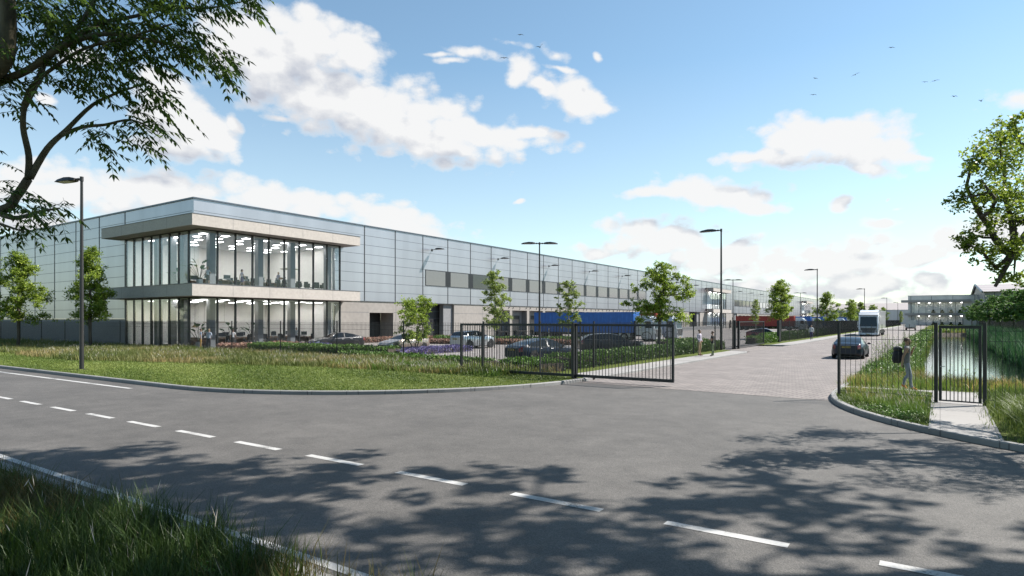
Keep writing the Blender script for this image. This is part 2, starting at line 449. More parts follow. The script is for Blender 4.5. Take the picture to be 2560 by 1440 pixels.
M['skin_dark'] = mat('skin_tan', (0.62, 0.36, 0.24), 0.5, var=0.05)

M['roofpale'] = mat('pale_roof', (0.52, 0.46, 0.44), 0.6, var=0.04)
M['roofpale2'] = mat('pale_sheet_wall', (0.40, 0.40, 0.41), 0.5, var=0.03, metal=0.2)
def ribs_mat():
    m, nt, b, out = _nt('ribbed_roof'); N = nt.nodes; L = nt.links
    tc = N.new('ShaderNodeTexCoord'); w = N.new('ShaderNodeTexWave'); w.bands_direction = 'Y'; w.inputs['Scale'].default_value = 0.02
    L.new(tc.outputs['Object'], w.inputs['Vector']); cr = N.new('ShaderNodeValToRGB')
    cr.color_ramp.elements[0].color = (0.20, 0.165, 0.16, 1); cr.color_ramp.elements[1].color = (0.27, 0.235, 0.225, 1); cr.color_ramp.elements[0].position = 0.05; cr.color_ramp.elements[1].position = 0.3
    L.new(w.outputs['Fac'], cr.inputs['Fac']); L.new(cr.outputs['Color'], b.inputs['Base Color']); b.inputs['Roughness'].default_value = 0.5
    return m
M['roofribs'] = ribs_mat()

M['sofa'] = mat('brown_leather', (0.17, 0.075, 0.035), 0.45, var=0.12)
M['cream'] = mat('cream_shade', (0.62, 0.55, 0.42), 0.7)
M['litpane'] = mat('window_painted_lit', (0.8, 0.8, 0.8), 0.3, var=0.02)  # lit windows imitated by a plain white colour, no light behind them
M['emit_far'] = mat('far_light_panel', (0.9, 0.9, 0.9), 0.6, emit=(1.0, 0.97, 0.93), estr=9.0)
# ------------------------------------------------------------------ camera
cam = bpy.data.cameras.new('camera'); camo = bpy.data.objects.new('camera', cam); COL.objects.link(camo)
camo.location = (0, 0, CAM_H); camo.rotation_euler = (PI/2, 0, YAW)
cam.sensor_width = 36.0; cam.lens = 36.0*FPX/2560.0; cam.shift_y = (HYP-720)/2560.0
cam.clip_start = 0.05; cam.clip_end = 6000
SC.camera = camo
SC.view_settings.view_transform = 'Standard'; SC.view_settings.look = 'None'
SC.view_settings.exposure = EXPOSURE if 'EXPOSURE' in globals() else 0.0
SC.view_settings.gamma = 1.0
SC.cycles.max_bounces = 8; SC.cycles.transparent_max_bounces = 24; SC.cycles.diffuse_bounces = 3; SC.cycles.glossy_bounces = 4
SC.cycles.sample_clamp_indirect = 6.0
SC.cycles.caustics_reflective = False; SC.cycles.caustics_refractive = False

# ------------------------------------------------------------------ sun
SUN_EL = R(46); SUN_H = Vector((0.66, 0.75, 0)).normalized()      # towards the sun
sd = Vector((SUN_H.x*math.cos(SUN_EL), SUN_H.y*math.cos(SUN_EL), math.sin(SUN_EL)))
sl = bpy.data.lights.new('sun', 'SUN'); sl.energy = 5.0; sl.angle = R(0.55); sl.color = (1.0, 0.945, 0.87)
so = bpy.data.objects.new('sun', sl); COL.objects.link(so); so.location = (60, 60, 80)
so.rotation_euler = (-sd).to_track_quat('-Z', 'Y').to_euler()

# ------------------------------------------------------------------ sky with clouds, laid out by compass bearing and height
def build_sky():
    w = bpy.data.worlds.new('World'); SC.world = w; w.use_nodes = True
    nt = w.node_tree; N = nt.nodes; L = nt.links
    bg = N['Background']; out = N['World Output']
    sky = N.new('ShaderNodeTexSky'); sky.sky_type = 'NISHITA'; sky.sun_disc = False
    sky.sun_elevation = SUN_EL; sky.sun_rotation = math.atan2(SUN_H.x, SUN_H.y)
    sky.altitude = 0; sky.air_density = 1.0; sky.dust_density = 0.1; sky.ozone_density = 2.0
    bg.inputs['Strength'].default_value = 0.086

    # cloud field group: vector (bearing, height, 0) -> distance from the nearest cloud's heart
    g = bpy.data.node_groups.new('cloud_field', 'ShaderNodeTree')
    g.interface.new_socket('P', in_out='INPUT', socket_type='NodeSocketVector')
    g.interface.new_socket('D', in_out='OUTPUT', socket_type='NodeSocketFloat')
    gn = g.nodes; gl = g.links
    gi = gn.new('NodeGroupInput'); go = gn.new('NodeGroupOutput')
    n1 = gn.new('ShaderNodeTexNoise'); n1.inputs['Scale'].default_value = 5.5; n1.inputs['Detail'].default_value = 3; n1.inputs['Roughness'].default_value = 0.55
    gl.new(gi.outputs['P'], n1.inputs['Vector'])
    sub = gn.new('ShaderNodeVectorMath'); sub.operation = 'SUBTRACT'; sub.inputs[1].default_value = (0.5, 0.5, 0.5)
    gl.new(n1.outputs['Color'], sub.inputs[0])
    wm = gn.new('ShaderNodeVectorMath'); wm.operation = 'MULTIPLY_ADD'; wm.inputs[1].default_value = (0.13, 0.055, 0)
    gl.new(sub.outputs['Vector'], wm.inputs[0]); gl.new(gi.outputs['P'], wm.inputs[2])
    P = wm.outputs['Vector']
    clouds = [  # bearing/height given as the photo's pixel, half width, half height, tilt, thinness
        (610, 95, 90, 72, 0, 0), (760, 105, 150, 68, 10, 0), (880, 120, 95, 50, 12, 0), (680, 165, 170, 55, 10, 0.05), (800, 185, 150, 40, 10, 0.1),
        (930, 285, 290, 80, 9, 0), (1170, 330, 210, 42, 6, 0.05), (800, 245, 150, 50, 10, 0.1), (1010, 340, 240, 60, 10, 0.05), (1310, 330, 90, 16, 3, 0.1),
        (470, 305, 120, 80, 15, 0), (535, 335, 75, 62, 35, 0), (420, 255, 70, 40, 0, 0.1), (450, 375, 130, 32, 5, 0.15), (612, 325, 30, 32, 30, 0.25),
        (330, 470, 330, 55, 3, 0.15), (700, 500, 380, 45, 4, 0.2), (60, 470, 220, 60, 0, 0.15), (1010, 560, 190, 45, 14, 0.2), (150, 560, 400, 50, 0, 0.3), (500, 540, 400, 50, 0, 0.3),
        (1300, 180, 34, 42, -35, 0.1), (1345, 215, 45, 22, 30, 0.15), (1425, 240, 85, 36, 18, 0), (1480, 262, 50, 18, 20, 0.15),
        (1165, 142, 80, 15, 5, 0.35), (1385, 130, 58, 20, 8, 0.4), (1275, 115, 55, 12, 3, 0.45), (1395, 170, 55, 12, 12, 0.42), (1490, 138, 22, 12, 30, 0.35), (1110, 160, 50, 10, 0, 0.45), (1085, 145, 60, 9, 0, 0.5),
        (2080, 345, 160, 52, 4, 0), (2170, 385, 130, 45, 15, 0.02), (1890, 388, 120, 22, 2, 0.12), (2300, 400, 55, 11, 5, 0.3), (1960, 400, 160, 30, 5, 0.2), (2190, 430, 90, 22, 15, 0.2),
        (1770, 485, 170, 36, 5, 0.02), (1640, 490, 110, 18, 0, 0.15), (1880, 515, 90, 18, 8, 0.15),
        (2105, 508, 45, 20, 8, 0.3), (2258, 525, 34, 11, 5, 0.35), (2210, 555, 80, 18, 5, 0.3), (2222, 502, 14, 12, 0, 0.35), (1300, 510, 25, 10, 0, 0.5),
        (1650, 600, 160, 50, 6, 0.12), (1820, 650, 200, 60, 5, 0.12), (2080, 640, 220, 60, 0, 0.12), (2290, 640, 130, 40, -10, 0.12), (2320, 690, 110, 42, 20, 0.15), (2150, 700, 200, 45, 0, 0.2),
        (1480, 625, 110, 22, 3, 0.4), (2400, 600, 100, 40, 0, 0.25), (2520, 560, 120, 50, 0, 0.2), (1950, 720, 400, 45, 0, 0.35), (2300, 750, 400, 35, 0, 0.4),
        (110, 232, 55, 18, 8, 0.35), (440, 205, 120, 30, 8, 0.3), (200, 130, 100, 30, 0, 0.3), (720, 310, 60, 10, 0, 0.4), (600, 590, 500, 40, 0, 0.45),
        (2620, 250, 160, 60, 0, 0.3), (-200, 480, 200, 60, 0, 0.2), (3300, 300, 420, 140, 0, 0.1),
    ]
    px_to = []
    for (px, py, a, b, tilt, thin) in clouds:
        x = (px-1280)/FPX
        az = math.atan(x); el = math.atan((HYP-py)/FPX/math.sqrt(1+x*x))
        px_to.append((az, el, a/FPX/(1+x*x)*1.12, b/FPX/math.sqrt(1+x*x)*1.15, tilt, thin))
    prev = None
    for (az, el, a, b, tilt, thin) in px_to:
        mp = gn.new('ShaderNodeMapping'); mp.vector_type = 'TEXTURE'
        mp.inputs['Location'].default_value = (az, el, 0); mp.inputs['Rotation'].default_value = (0, 0, -R(tilt)); mp.inputs['Scale'].default_value = (a, b, 1)
        if prev is None: gl.new(P, mp.inputs['Vector'])
        else:                                                      # evaluated one after the other, which keeps the shader small
            sq = gn.new('ShaderNodeVectorMath'); sq.operation = 'MULTIPLY_ADD'; sq.inputs[1].default_value = (1e-7, 1e-7, 0)
            gl.new(prev, sq.inputs[0]); gl.new(P, sq.inputs[2]); gl.new(sq.outputs['Vector'], mp.inputs['Vector'])
        ln = gn.new('ShaderNodeVectorMath'); ln.operation = 'LENGTH'; gl.new(mp.outputs['Vector'], ln.inputs[0])
        val = ln.outputs['Value']
        if thin:
            ad = gn.new('ShaderNodeMath'); ad.operation = 'ADD'; ad.inputs[1].default_value = thin; gl.new(val, ad.inputs[0]); val = ad.outputs['Value']
        if prev is None: prev = val
        else:
            mn = gn.new('ShaderNodeMath'); mn.operation = 'SMOOTH_MIN'; mn.inputs[2].default_value = 0.12
            gl.new(prev, mn.inputs[0]); gl.new(val, mn.inputs[1]); prev = mn.outputs['Value']
    n2 = gn.new('ShaderNodeTexNoise'); n2.inputs['Scale'].default_value = 15; n2.inputs['Detail'].default_value = 10; n2.inputs['Roughness'].default_value = 0.66
    mp2 = gn.new('ShaderNodeMapping'); mp2.inputs['Scale'].default_value = (1, 1.5, 1); gl.new(gi.outputs['P'], mp2.inputs['Vector']); gl.new(mp2.outputs['Vector'], n2.inputs['Vector'])
    ma = gn.new('ShaderNodeMath'); ma.operation = 'MULTIPLY_ADD'; ma.inputs[1].default_value = 1.6; ma.inputs[2].default_value = -0.8
    gl.new(n2.outputs['Fac'], ma.inputs[0])
    ad = gn.new('ShaderNodeMath'); ad.operation = 'ADD'; gl.new(prev, ad.inputs[0]); gl.new(ma.outputs['Value'], ad.inputs[1])
    # billowing edges
    vo = gn.new('ShaderNodeTexVoronoi'); vo.feature = 'F1'; vo.voronoi_dimensions = '2D'; vo.inputs['Scale'].default_value = 30;
    gl.new(mp2.outputs['Vector'], vo.inputs['Vector'])
    mv = gn.new('ShaderNodeMath'); mv.operation = 'MULTIPLY_ADD'; mv.inputs[1].default_value = 0.55; mv.inputs[2].default_value = -0.29; gl.new(vo.outputs['Distance'], mv.inputs[0])
    a3 = gn.new('ShaderNodeMath'); a3.operation = 'ADD'; gl.new(ad.outputs['Value'], a3.inputs[0]); gl.new(mv.outputs['Value'], a3.inputs[1])
    gl.new(a3.outputs['Value'], go.inputs['D'])

    tc = N.new('ShaderNodeTexCoord'); D = tc.outputs['Generated']
    def dot(v):
        d = N.new('ShaderNodeVectorMath'); d.operation = 'DOT_PRODUCT'; d.inputs[1].default_value = v; L.new(D, d.inputs[0]); return d.outputs['Value']
    a2 = N.new('ShaderNodeMath'); a2.operation = 'ARCTAN2'; L.new(dot(RV), a2.inputs[0]); L.new(dot(FV), a2.inputs[1])
    lt = N.new('ShaderNodeMath'); lt.operation = 'LESS_THAN'; lt.inputs[1].default_value = -1.9; L.new(a2.outputs['Value'], lt.inputs[0])
    wr = N.new('ShaderNodeMath'); wr.operation = 'MULTIPLY_ADD'; wr.inputs[1].default_value = 2*PI; L.new(lt.outputs['Value'], wr.inputs[0]); L.new(a2.outputs['Value'], wr.inputs[2])
    asn = N.new('ShaderNodeMath'); asn.operation = 'ARCSINE'; L.new(dot((0, 0, 1)), asn.inputs[0])
    cx = N.new('ShaderNodeCombineXYZ'); L.new(wr.outputs['Value'], cx.inputs['X']); L.new(asn.outputs['Value'], cx.inputs['Y'])
    def field(off):
        v = cx.outputs['Vector']
        if off:
            ad = N.new('ShaderNodeVectorMath'); ad.operation = 'ADD'; ad.inputs[1].default_value = off; L.new(v, ad.inputs[0]); v = ad.outputs['Vector']
        gg = N.new('ShaderNodeGroup'); gg.node_tree = g; L.new(v, gg.inputs['P']); return gg.outputs['D']
    d0 = field(None); d1 = field((0.022, 0.045, 0))
    cov = N.new('ShaderNodeMapRange'); cov.interpolation_type = 'SMOOTHSTEP'
    cov.inputs['From Min'].default_value = 1.20; cov.inputs['From Max'].default_value = 0.50
    cov.inputs['To Min'].default_value = 0.0; cov.inputs['To Max'].default_value = 0.97; L.new(d0, cov.inputs['Value'])
    df = N.new('ShaderNodeMath'); df.operation = 'SUBTRACT'; L.new(d1, df.inputs[0]); L.new(d0, df.inputs[1])
    lit = N.new('ShaderNodeMapRange'); lit.inputs['From Min'].default_value = -0.62; lit.inputs['From Max'].default_value = 0.30; L.new(df.outputs['Value'], lit.inputs['Value'])
    cc = N.new('ShaderNodeMix'); cc.data_type = 'RGBA'
    cc.inputs['A'].default_value = (0.52, 0.555, 0.64, 1); cc.inputs['B'].default_value = (0.95, 0.948, 0.945, 1); 
    il = N.new('ShaderNodeMath'); il.operation = 'SUBTRACT'; il.inputs[0].default_value = 1.0; L.new(lit.outputs['Result'], il.inputs[1])
    c2 = N.new('ShaderNodeMath'); c2.operation = 'POWER'; c2.inputs[1].default_value = 2.0; L.new(cov.outputs['Result'], c2.inputs[0])
    il2 = N.new('ShaderNodeMath'); il2.operation = 'MULTIPLY'; L.new(il.outputs['Value'], il2.inputs[0]); L.new(c2.outputs['Value'], il2.inputs[1])
    fl = N.new('ShaderNodeMath'); fl.operation = 'SUBTRACT'; fl.inputs[0].default_value = 1.0; L.new(il2.outputs['Value'], fl.inputs[1]); L.new(fl.outputs['Value'], cc.inputs['Factor'])
    bc = N.new('ShaderNodeBackground'); L.new(cc.outputs['Result'], bc.inputs['Color']); bc.inputs['Strength'].default_value = CLOUD_STR
    # pale veil that thickens towards the horizon
    veil = N.new('ShaderNodeMapRange'); veil.inputs['From Min'].default_value = 0.38; veil.inputs['From Max'].default_value = 0.0
    veil.inputs['To Min'].default_value = 0.02; veil.inputs['To Max'].default_value = 0.38; L.new(asn.outputs['Value'], veil.inputs['Value'])
    # veil faded out behind the camera, to lower the fill light from there
    vs_ = N.new('ShaderNodeMapRange'); vs_.inputs['From Min'].default_value = -0.25; vs_.inputs['From Max'].default_value = 0.5
    L.new(dot(FV), vs_.inputs['Value'])
    vm = N.new('ShaderNodeMath'); vm.operation = 'MULTIPLY'; L.new(veil.outputs['Result'], vm.inputs[0]); L.new(vs_.outputs['Result'], vm.inputs[1])
    mxa = N.new('ShaderNodeMath'); mxa.operation = 'MAXIMUM'; L.new(cov.outputs['Result'], mxa.inputs[0]); L.new(vm.outputs['Value'], mxa.inputs[1])
    sk = N.new('ShaderNodeMix'); sk.data_type = 'RGBA'; sk.blend_type = 'MULTIPLY'; sk.inputs['Factor'].default_value = 1; sk.inputs['B'].default_value = (0.92, 0.995, 0.90, 1)
    L.new(sky.outputs['Color'], sk.inputs['A']); L.new(sk.outputs['Result'], bg.inputs['Color'])
    ms = N.new('ShaderNodeMixShader'); L.new(mxa.outputs['Value'], ms.inputs['Fac']); L.new(bg.outputs['Background'], ms.inputs[1]); L.new(bc.outputs['Background'], ms.inputs[2])
    L.new(ms.outputs['Shader'], out.inputs['Surface'])
    w.cycles.sampling_method = 'MANUAL'; w.cycles.sample_map_resolution = 512
build_sky()

# ------------------------------------------------------------------ ground, roads, kerbs
def arc(cx, cy, r, a0, a1, n=24):
    return [(cx + r*math.cos(R(a0+(a1-a0)*i/n)), cy + r*math.sin(R(a0+(a1-a0)*i/n))) for i in range(n+1)]

# soil sheet to the horizon, with the basin of the canal cut out of it
PX0, PX1, PY0, PY1 = -1.0, 4.9, 30.2, 152.0        # water's edge
g = MB()
xs = [-3000, PX0-1.5, PX1+1.2, 3000]; ys = [-800, PY0-1.6, PY1+1.5, 3500]
for i in range(3):
    for j in range(3):
        if i == 1 and j == 1: continue
        g.quad((xs[i], ys[j], -0.04), (xs[i+1], ys[j], -0.04), (xs[i+1], ys[j+1], -0.04), (xs[i], ys[j+1], -0.04))
struct('ground', g, M['meadow'])
g = MB()
a, b, c, d = xs[1], xs[2], ys[1], ys[2]
e0, e1, f0, f1 = PX0+0.9, PX1-0.9, PY0+1.0, PY1-1.0
zt, zb = 0.10, -1.0
g.quad((a, c, zt), (a, d, zt), (e0, f1, zb), (e0, f0, zb)); g.quad((b, d, zt), (b, c, zt), (e1, f0, zb), (e1, f1, zb))
g.quad((b, c, zt), (a, c, zt), (e0, f0, zb), (e1, f0, zb)); g.quad((a, d, zt), (b, d, zt), (e1, f1, zb), (e0, f1, zb))
g.quad((e0, f0, zb), (e0, f1, zb), (e1, f1, zb), (e1, f0, zb))
struct('canal_bank', g, M['soil'])
g = MB(); g.quad((a+0.3, c+0.3, -0.42), (b-0.3, c+0.3, -0.42), (b-0.3, d-0.3, -0.42), (a+0.3, d-0.3, -0.42))
tag(struct('water', g, M['water']), kind='structure')

g = MB()
g.quad((-900, 3.9, 0), (900, 3.9, 0), (900, 14.0, 0), (-900, 14.0, 0))
g.quad((-26, 14.0, 0), (9.5, 14.0, 0), (9.5, 23.6, 0), (-26, 23.6, 0))
struct('road', g, M['asphalt'])
g = MB()
g.poly([(-12.75, 23.22, 0.006), (-2.7, 22.36, 0.006), (-2.7, 420, 0.006), (-12.75, 420, 0.006)])
g.quad((-15.6, 53.2, 0.006), (-12.75, 53.2, 0.006), (-12.75, 65.5, 0.006), (-15.6, 65.5, 0.006))
struct('driveway', g, M['paver'])

# road markings: one sheet of paint
g = MB()
z = 0.005
g.quad((-900, 11.42, z), (-25.3, 11.42, z), (-25.3, 11.60, z), (-900, 11.60, z))
g.quad((-900, 4.34, z), (900, 4.34, z), (900, 4.47, z), (-900, 4.47, z))
for k in range(-60, 60):
    x0 = -3.70 - 1.58 + 2.372*k
    g.quad((x0, 7.68, z), (x0+1.47, 7.68, z), (x0+1.47, 7.84, z), (x0, 7.84, z))
struct('road_markings', g, M['paint'])

# lawn on the left of the driveway
LA = arc(-24, 24, 11.45, -90, 0, 28)
lawn = [(-900, 12.55)] + LA + [(-12.55, 24.6), (-14.0, 24.6), (-14.0, 28.6), (-900, 28.6)]
g = MB(); g.poly([(x, y, 0.10) for x, y in lawn]); struct('lawn', g, M['lawn'])
g = MB(); g.quad((-15.25, 28.6, 0.10), (-14.0, 28.6, 0.10), (-14.0, 53.0, 0.10), (-15.25, 53.0, 0.10))
g.quad((-15.25, 66.0, 0.10), (-14.0, 66.0, 0.10), (-14.0, 420, 0.10), (-15.25, 420, 0.10)); struct('lawn_strip', g, M['lawn'])
# paved yard and car park
g = MB(); g.quad((-140, 28.6, 0.05), (-15.25, 28.6, 0.05), (-15.25, 430, 0.05), (-140, 430, 0.05)); struct('yard', g, M['lot'])
g = MB(); g.quad((-400, 28.6, 0.07), (-70.0, 28.6, 0.07), (-70.0, 31, 0.07), (-400, 31, 0.07)); struct('grass_margin', g, M['lawn'])
# white kerb lines and bay lines in the car park
g = MB()
for (x0, x1, y0, y1) in [(-30.3, -30.1, 32, 41), (-39.9, -39.8, 34.5, 40), (-25.0, -24.9, 44, 50), (-30.2, -22, 50.6, 50.75), (-42, -30, 50.6, 50.75)]:
    g.quad((x0, y0, 0.055), (x1, y0, 0.055), (x1, y1, 0.055), (x0, y1, 0.055))
struct('parking_lines', g, M['paint'])

# right-hand verge, in pieces round the canal basin
RA = arc(7.75, 24.6, 10.68, 180, 270, 28)
g = MB()
g.poly([(x, y, 0.10) for x, y in RA] + [(900, 13.92, 0.10), (900, c, 0.10), (-3.05, c, 0.10)])
g.quad((-3.05, c, 0.10), (a, c, 0.10), (a, d, 0.10), (-3.05, d, 0.10)); g.quad((b, c, 0.10), (900, c, 0.10), (900, d, 0.10), (b, d, 0.10))
g.quad((-3.05, d, 0.10), (900, d, 0.10), (900, 430, 0.10), (-3.05, 430, 0.10))
struct('verge', g, M['lawn'])
g = MB()
g.poly([(-0.20, 17.56, 0.108), (0.4, 16.78, 0.108), (1.04, 16.12, 0.108), (1.04, 26.7, 0.108), (-0.20, 26.7, 0.108)])
g.quad((-2.93, 25.95, 0.108), (-0.20, 25.95, 0.108), (-0.20, 26.65, 0.108), (-2.93, 26.65, 0.108))
struct('path', g, M['sidewalk'])
g = MB()
for x in (-0.22, 1.04): g.box(x, x+0.05, 17.2 if x < 0 else 16.2, 26.7 if x > 0 else 25.9, 0.05, 0.118)
struct('path_edging', g, M['kerb'])
# near verge, this side of the road
g = MB(); g.quad((-900, -300, 0.06), (900, -300, 0.06), (900, 3.96, 0.06), (-900, 3.96, 0.06)); struct('near_verge', g, M['meadow'])

def kerb(name, path, w, h, inward):
    """kerb stones swept along a path; inward = side (+1 left / -1 right of the direction of travel) the kerb widens to"""
    mb = MB(); n = len(path); rings = []
    P2 = [Vector((p[0], p[1], 0)) for p in path]
    for i, p in enumerate(P2):
        if i == 0: t = P2[1]-P2[0]
        elif i == n-1: t = P2[-1]-P2[-2]
        else: t = (P2[i+1]-p).normalized()+(p-P2[i-1]).normalized()
        t.normalize(); nv = Vector((-t.y, t.x, 0))*inward
        rings.append([p + Vector((0, 0, -0.02)), p + Vector((0, 0, h-0.025)), p + nv*0.025 + Vector((0, 0, h)), p + nv*w + Vector((0, 0, h)), p + nv*w + Vector((0, 0, -0.02))])
    vs = [q[:] for r in rings for q in r]; fs = []
    for i in range(n-1):
        for k in range(4):
            fs.append((i*5+k, i*5+k+1, (i+1)*5+k+1, (i+1)*5+k))
    mb.add(vs, fs)
    return struct(name, mb, M['kerb'])
kerb('kerb', [(-900, 12.4), (-60, 12.4)] + arc(-24, 24, 11.6, -90, 0, 30) + [(-12.4, 24.6)], 0.17, 0.135, 1)
kerb('kerb', [(-3.1, 420), (-3.1, 100)] + arc(7.75, 24.6, 10.85, 180, 270, 30) + [(60, 13.75), (900, 13.75)], 0.17, 0.135, 1)
kerb('kerb', [(900, 4.18), (-900, 4.18)], 0.3, 0.06, 1)
# pavement along the left of the driveway, dropped at the second gate
sw1 = [(-14.0, 24.6), (-12.48, 24.6), (-12.48, 50.5)] + arc(-14.2, 50.5, 1.7, 0, 80, 8) + [(-14.0, 52.15)]
sw2 = [(-14.0, 66.5)] + arc(-14.6, 68.4, 2.1, -76, 0, 8) + [(-12.48, 420), (-14.0, 420)]
for s in (sw1, sw2):
    g = MB(); g.prism(s, -0.02, 0.11); struct('pavement', g, M['sidewalk'])
kerb('kerb', [(-12.4, 24.4), (-12.4, 50.5)] + arc(-14.2, 50.5, 1.8, 0, 88, 10), 0.15, 0.125, 1)
kerb('kerb', arc(-14.6, 68.4, 2.2, -88, 0, 10) + [(-12.4, 420)], 0.15, 0.125, 1)
# ------------------------------------------------------------------ the long warehouse with its glazed office corner
XW, YW, YE = -55.1, 30.35, 385.0      # sunny wall, shaded wall, far end
ZR, ZB = 13.45, 4.80                  # roof edge, foot of the cladding
wh = empty('warehouse', (XW, YW, 0), 0, 'long grey metal-clad warehouse with a two-storey glazed office corner and numbered docks', 'warehouse', None)
SEAM = [50.5 + 4.97*k for k in range(68) if 50.5+4.97*k < YE]
JZ = [ZB + 1.083*k for k in range(1, 8)]
# sunny cladding
g = MB()
g.box(XW-0.3, XW, 46.2, YE, ZB, ZR); g.box(XW-0.3, XW, YW, 46.2, 10.6, ZR)
for y in SEAM: g.box(XW-0.01, XW+0.018, y-0.07, y+0.07, ZB+0.02, ZR-0.02, 1)
for z in JZ: g.box(XW-0.01, XW+0.006, (YW+0.02) if z > 10.7 else 46.22, YE, z-0.022, z+0.022, 2)
g.box(XW-0.02, XW+0.05, 46.22, YE, ZB-0.09, ZB-0.002, 1)
tag(g.build('wall', [M['cladding'], M['seam'], M['joint']], wh, world=True), label='sunlit metal-clad long wall')
# shaded cladding
g = MB()
XL = -240.0
g.box(XL, -67.64, YW, YW+0.3, 2.72, ZR); g.box(-67.64, XW-0.302, YW, YW+0.3, 10.6, ZR)
k = 0; x = -67.9
while x > XL:
    g.box(x-0.08, x+0.08, YW-0.018, YW+0.01, 2.74, ZR-0.02, 1); x -= 5.69
for z in [ZB-1.083] + [ZB] + JZ: g.box(XL, (XW-0.32) if z > 10.7 else -67.66, YW-0.006, YW+0.01, z-0.022, z+0.022, 2)
tag(g.build('wall', [M['cladding'], M['seam'], M['joint']], wh, world=True), label='shaded metal-clad end wall')
g = MB(); g.box(XL, -67.62, YW-0.06, YW+0.3, 0, 2.62); g.box(XL, -67.62, YW-0.11, YW-0.0, 2.622, 2.70, 1)
g.build('plinth', [M['column'], M['coping']], wh, world=True)
g = MB()
g.box(XL, XW+0.10, YW-0.10, YW+0.35, ZR+0.002, ZR+0.14); g.box(XW-0.35, XW+0.10, YW+0.352, YE, ZR+0.002, ZR+0.14)
g.build('roof_edge', M['coping'], wh, world=True)
g = MB(); g.box(XL, XW-0.31, YW+0.31, YE-0.01, 13.0, 13.2); g.box(XL, XW-0.31, YE, YE+0.3, 0, ZR)
g.build('roof', M['coping'], wh, world=True)

# concrete base with its openings
ops = [(51.3, 55.15, 3.45, 'entrance'), (60.9, 66.75, 4.70, 'gate')]
DOCK0, DP = 76.0, 4.93
docks = []
for n in range(13): docks.append((DOCK0 + DP*n, DOCK0 + DP*n + 4.25, 4.08, n+2))
for n in range(17): docks.append((214 + DP*n, 214 + DP*n + 4.25, 4.08, n+15))
ops2 = [(164.5, 173.6, 4.70, 'gate'), (203.2, 205.4, 2.5, 'entrance'), (208.2, 212.2, 4.70, 'gate')]
allops = sorted([(a, b, h) for a, b, h, _ in ops + docks + ops2])
g = MB()
y = 46.25
for a, b, h in allops:
    if a > y: g.box(XW-0.3, XW-0.02, y, a, 0, ZB-0.095)
    g.box(XW-0.3, XW-0.02, a, b, h, ZB-0.095)
    y = b
g.box(XW-0.3, XW-0.02, y, YE, 0, ZB-0.095)
for y in (55.6, 73.2, 148.0, 156.0): g.box(XW-0.03, XW-0.016, y-0.02, y+0.02, 0, ZB-0.1, 1)
for (y0, y1) in ((45, 51.2), (55.2, 60.8), (66.8, 75.8)): g.box(XW-0.03, XW-0.016, y0, y1, 3.46, 3.50, 1)
g.build('concrete_base', [M['concrete'], M['joint']], wh, world=True)
# recesses: three inner faces, a dark door leaf at the back
for (a, b, h, kind) in ops + ops2:
    dpt = 2.2 if kind == 'entrance' else 1.2
    e = MB()
    e.box(XW-dpt, XW-0.302, a-0.2, a, 0, h+0.2); e.box(XW-dpt, XW-0.302, b, b+0.2, 0, h+0.2); e.box(XW-dpt, XW-0.302, a, b, h, h+0.2)
    rc = e.build('doorway', M['concrete'], wh, world=True)
    e = MB(); e.box(XW-dpt-0.1, XW-dpt-0.01, a, b, 0, h)
    dr = e.build('door', M['plastic'], wh, world=True)
    if kind == 'gate':
        e = MB()
        for i in range(1, 5): e.box(XW-dpt-0.008, XW-dpt+0.01, a, b, h*i/5-0.02, h*i/5+0.02)
        e.build('panel_joint', M['joint'], dr, world=True)
        for i in range(3):
            e = MB(); e.box(XW-dpt-0.008, XW-dpt+0.008, a+0.4+i*(b-a)/3, a-0.4+(i+1)*(b-a)/3, h*0.42, h*0.56)
            e.build('pane', M['darkpane'], dr, world=True)
        e = MB(); e.box(XW-1.0, XW-0.32, b-1.9, b-0.02, 0, h-0.02); e.build('jamb', M['column'], dr, world=True)
    else:
        e = MB(); e.box(XW-dpt-0.008, XW-dpt+0.01, a+0.3, a+1.3, 0.05, 2.3); e.build('pane', M['darkpane'], dr, world=True)
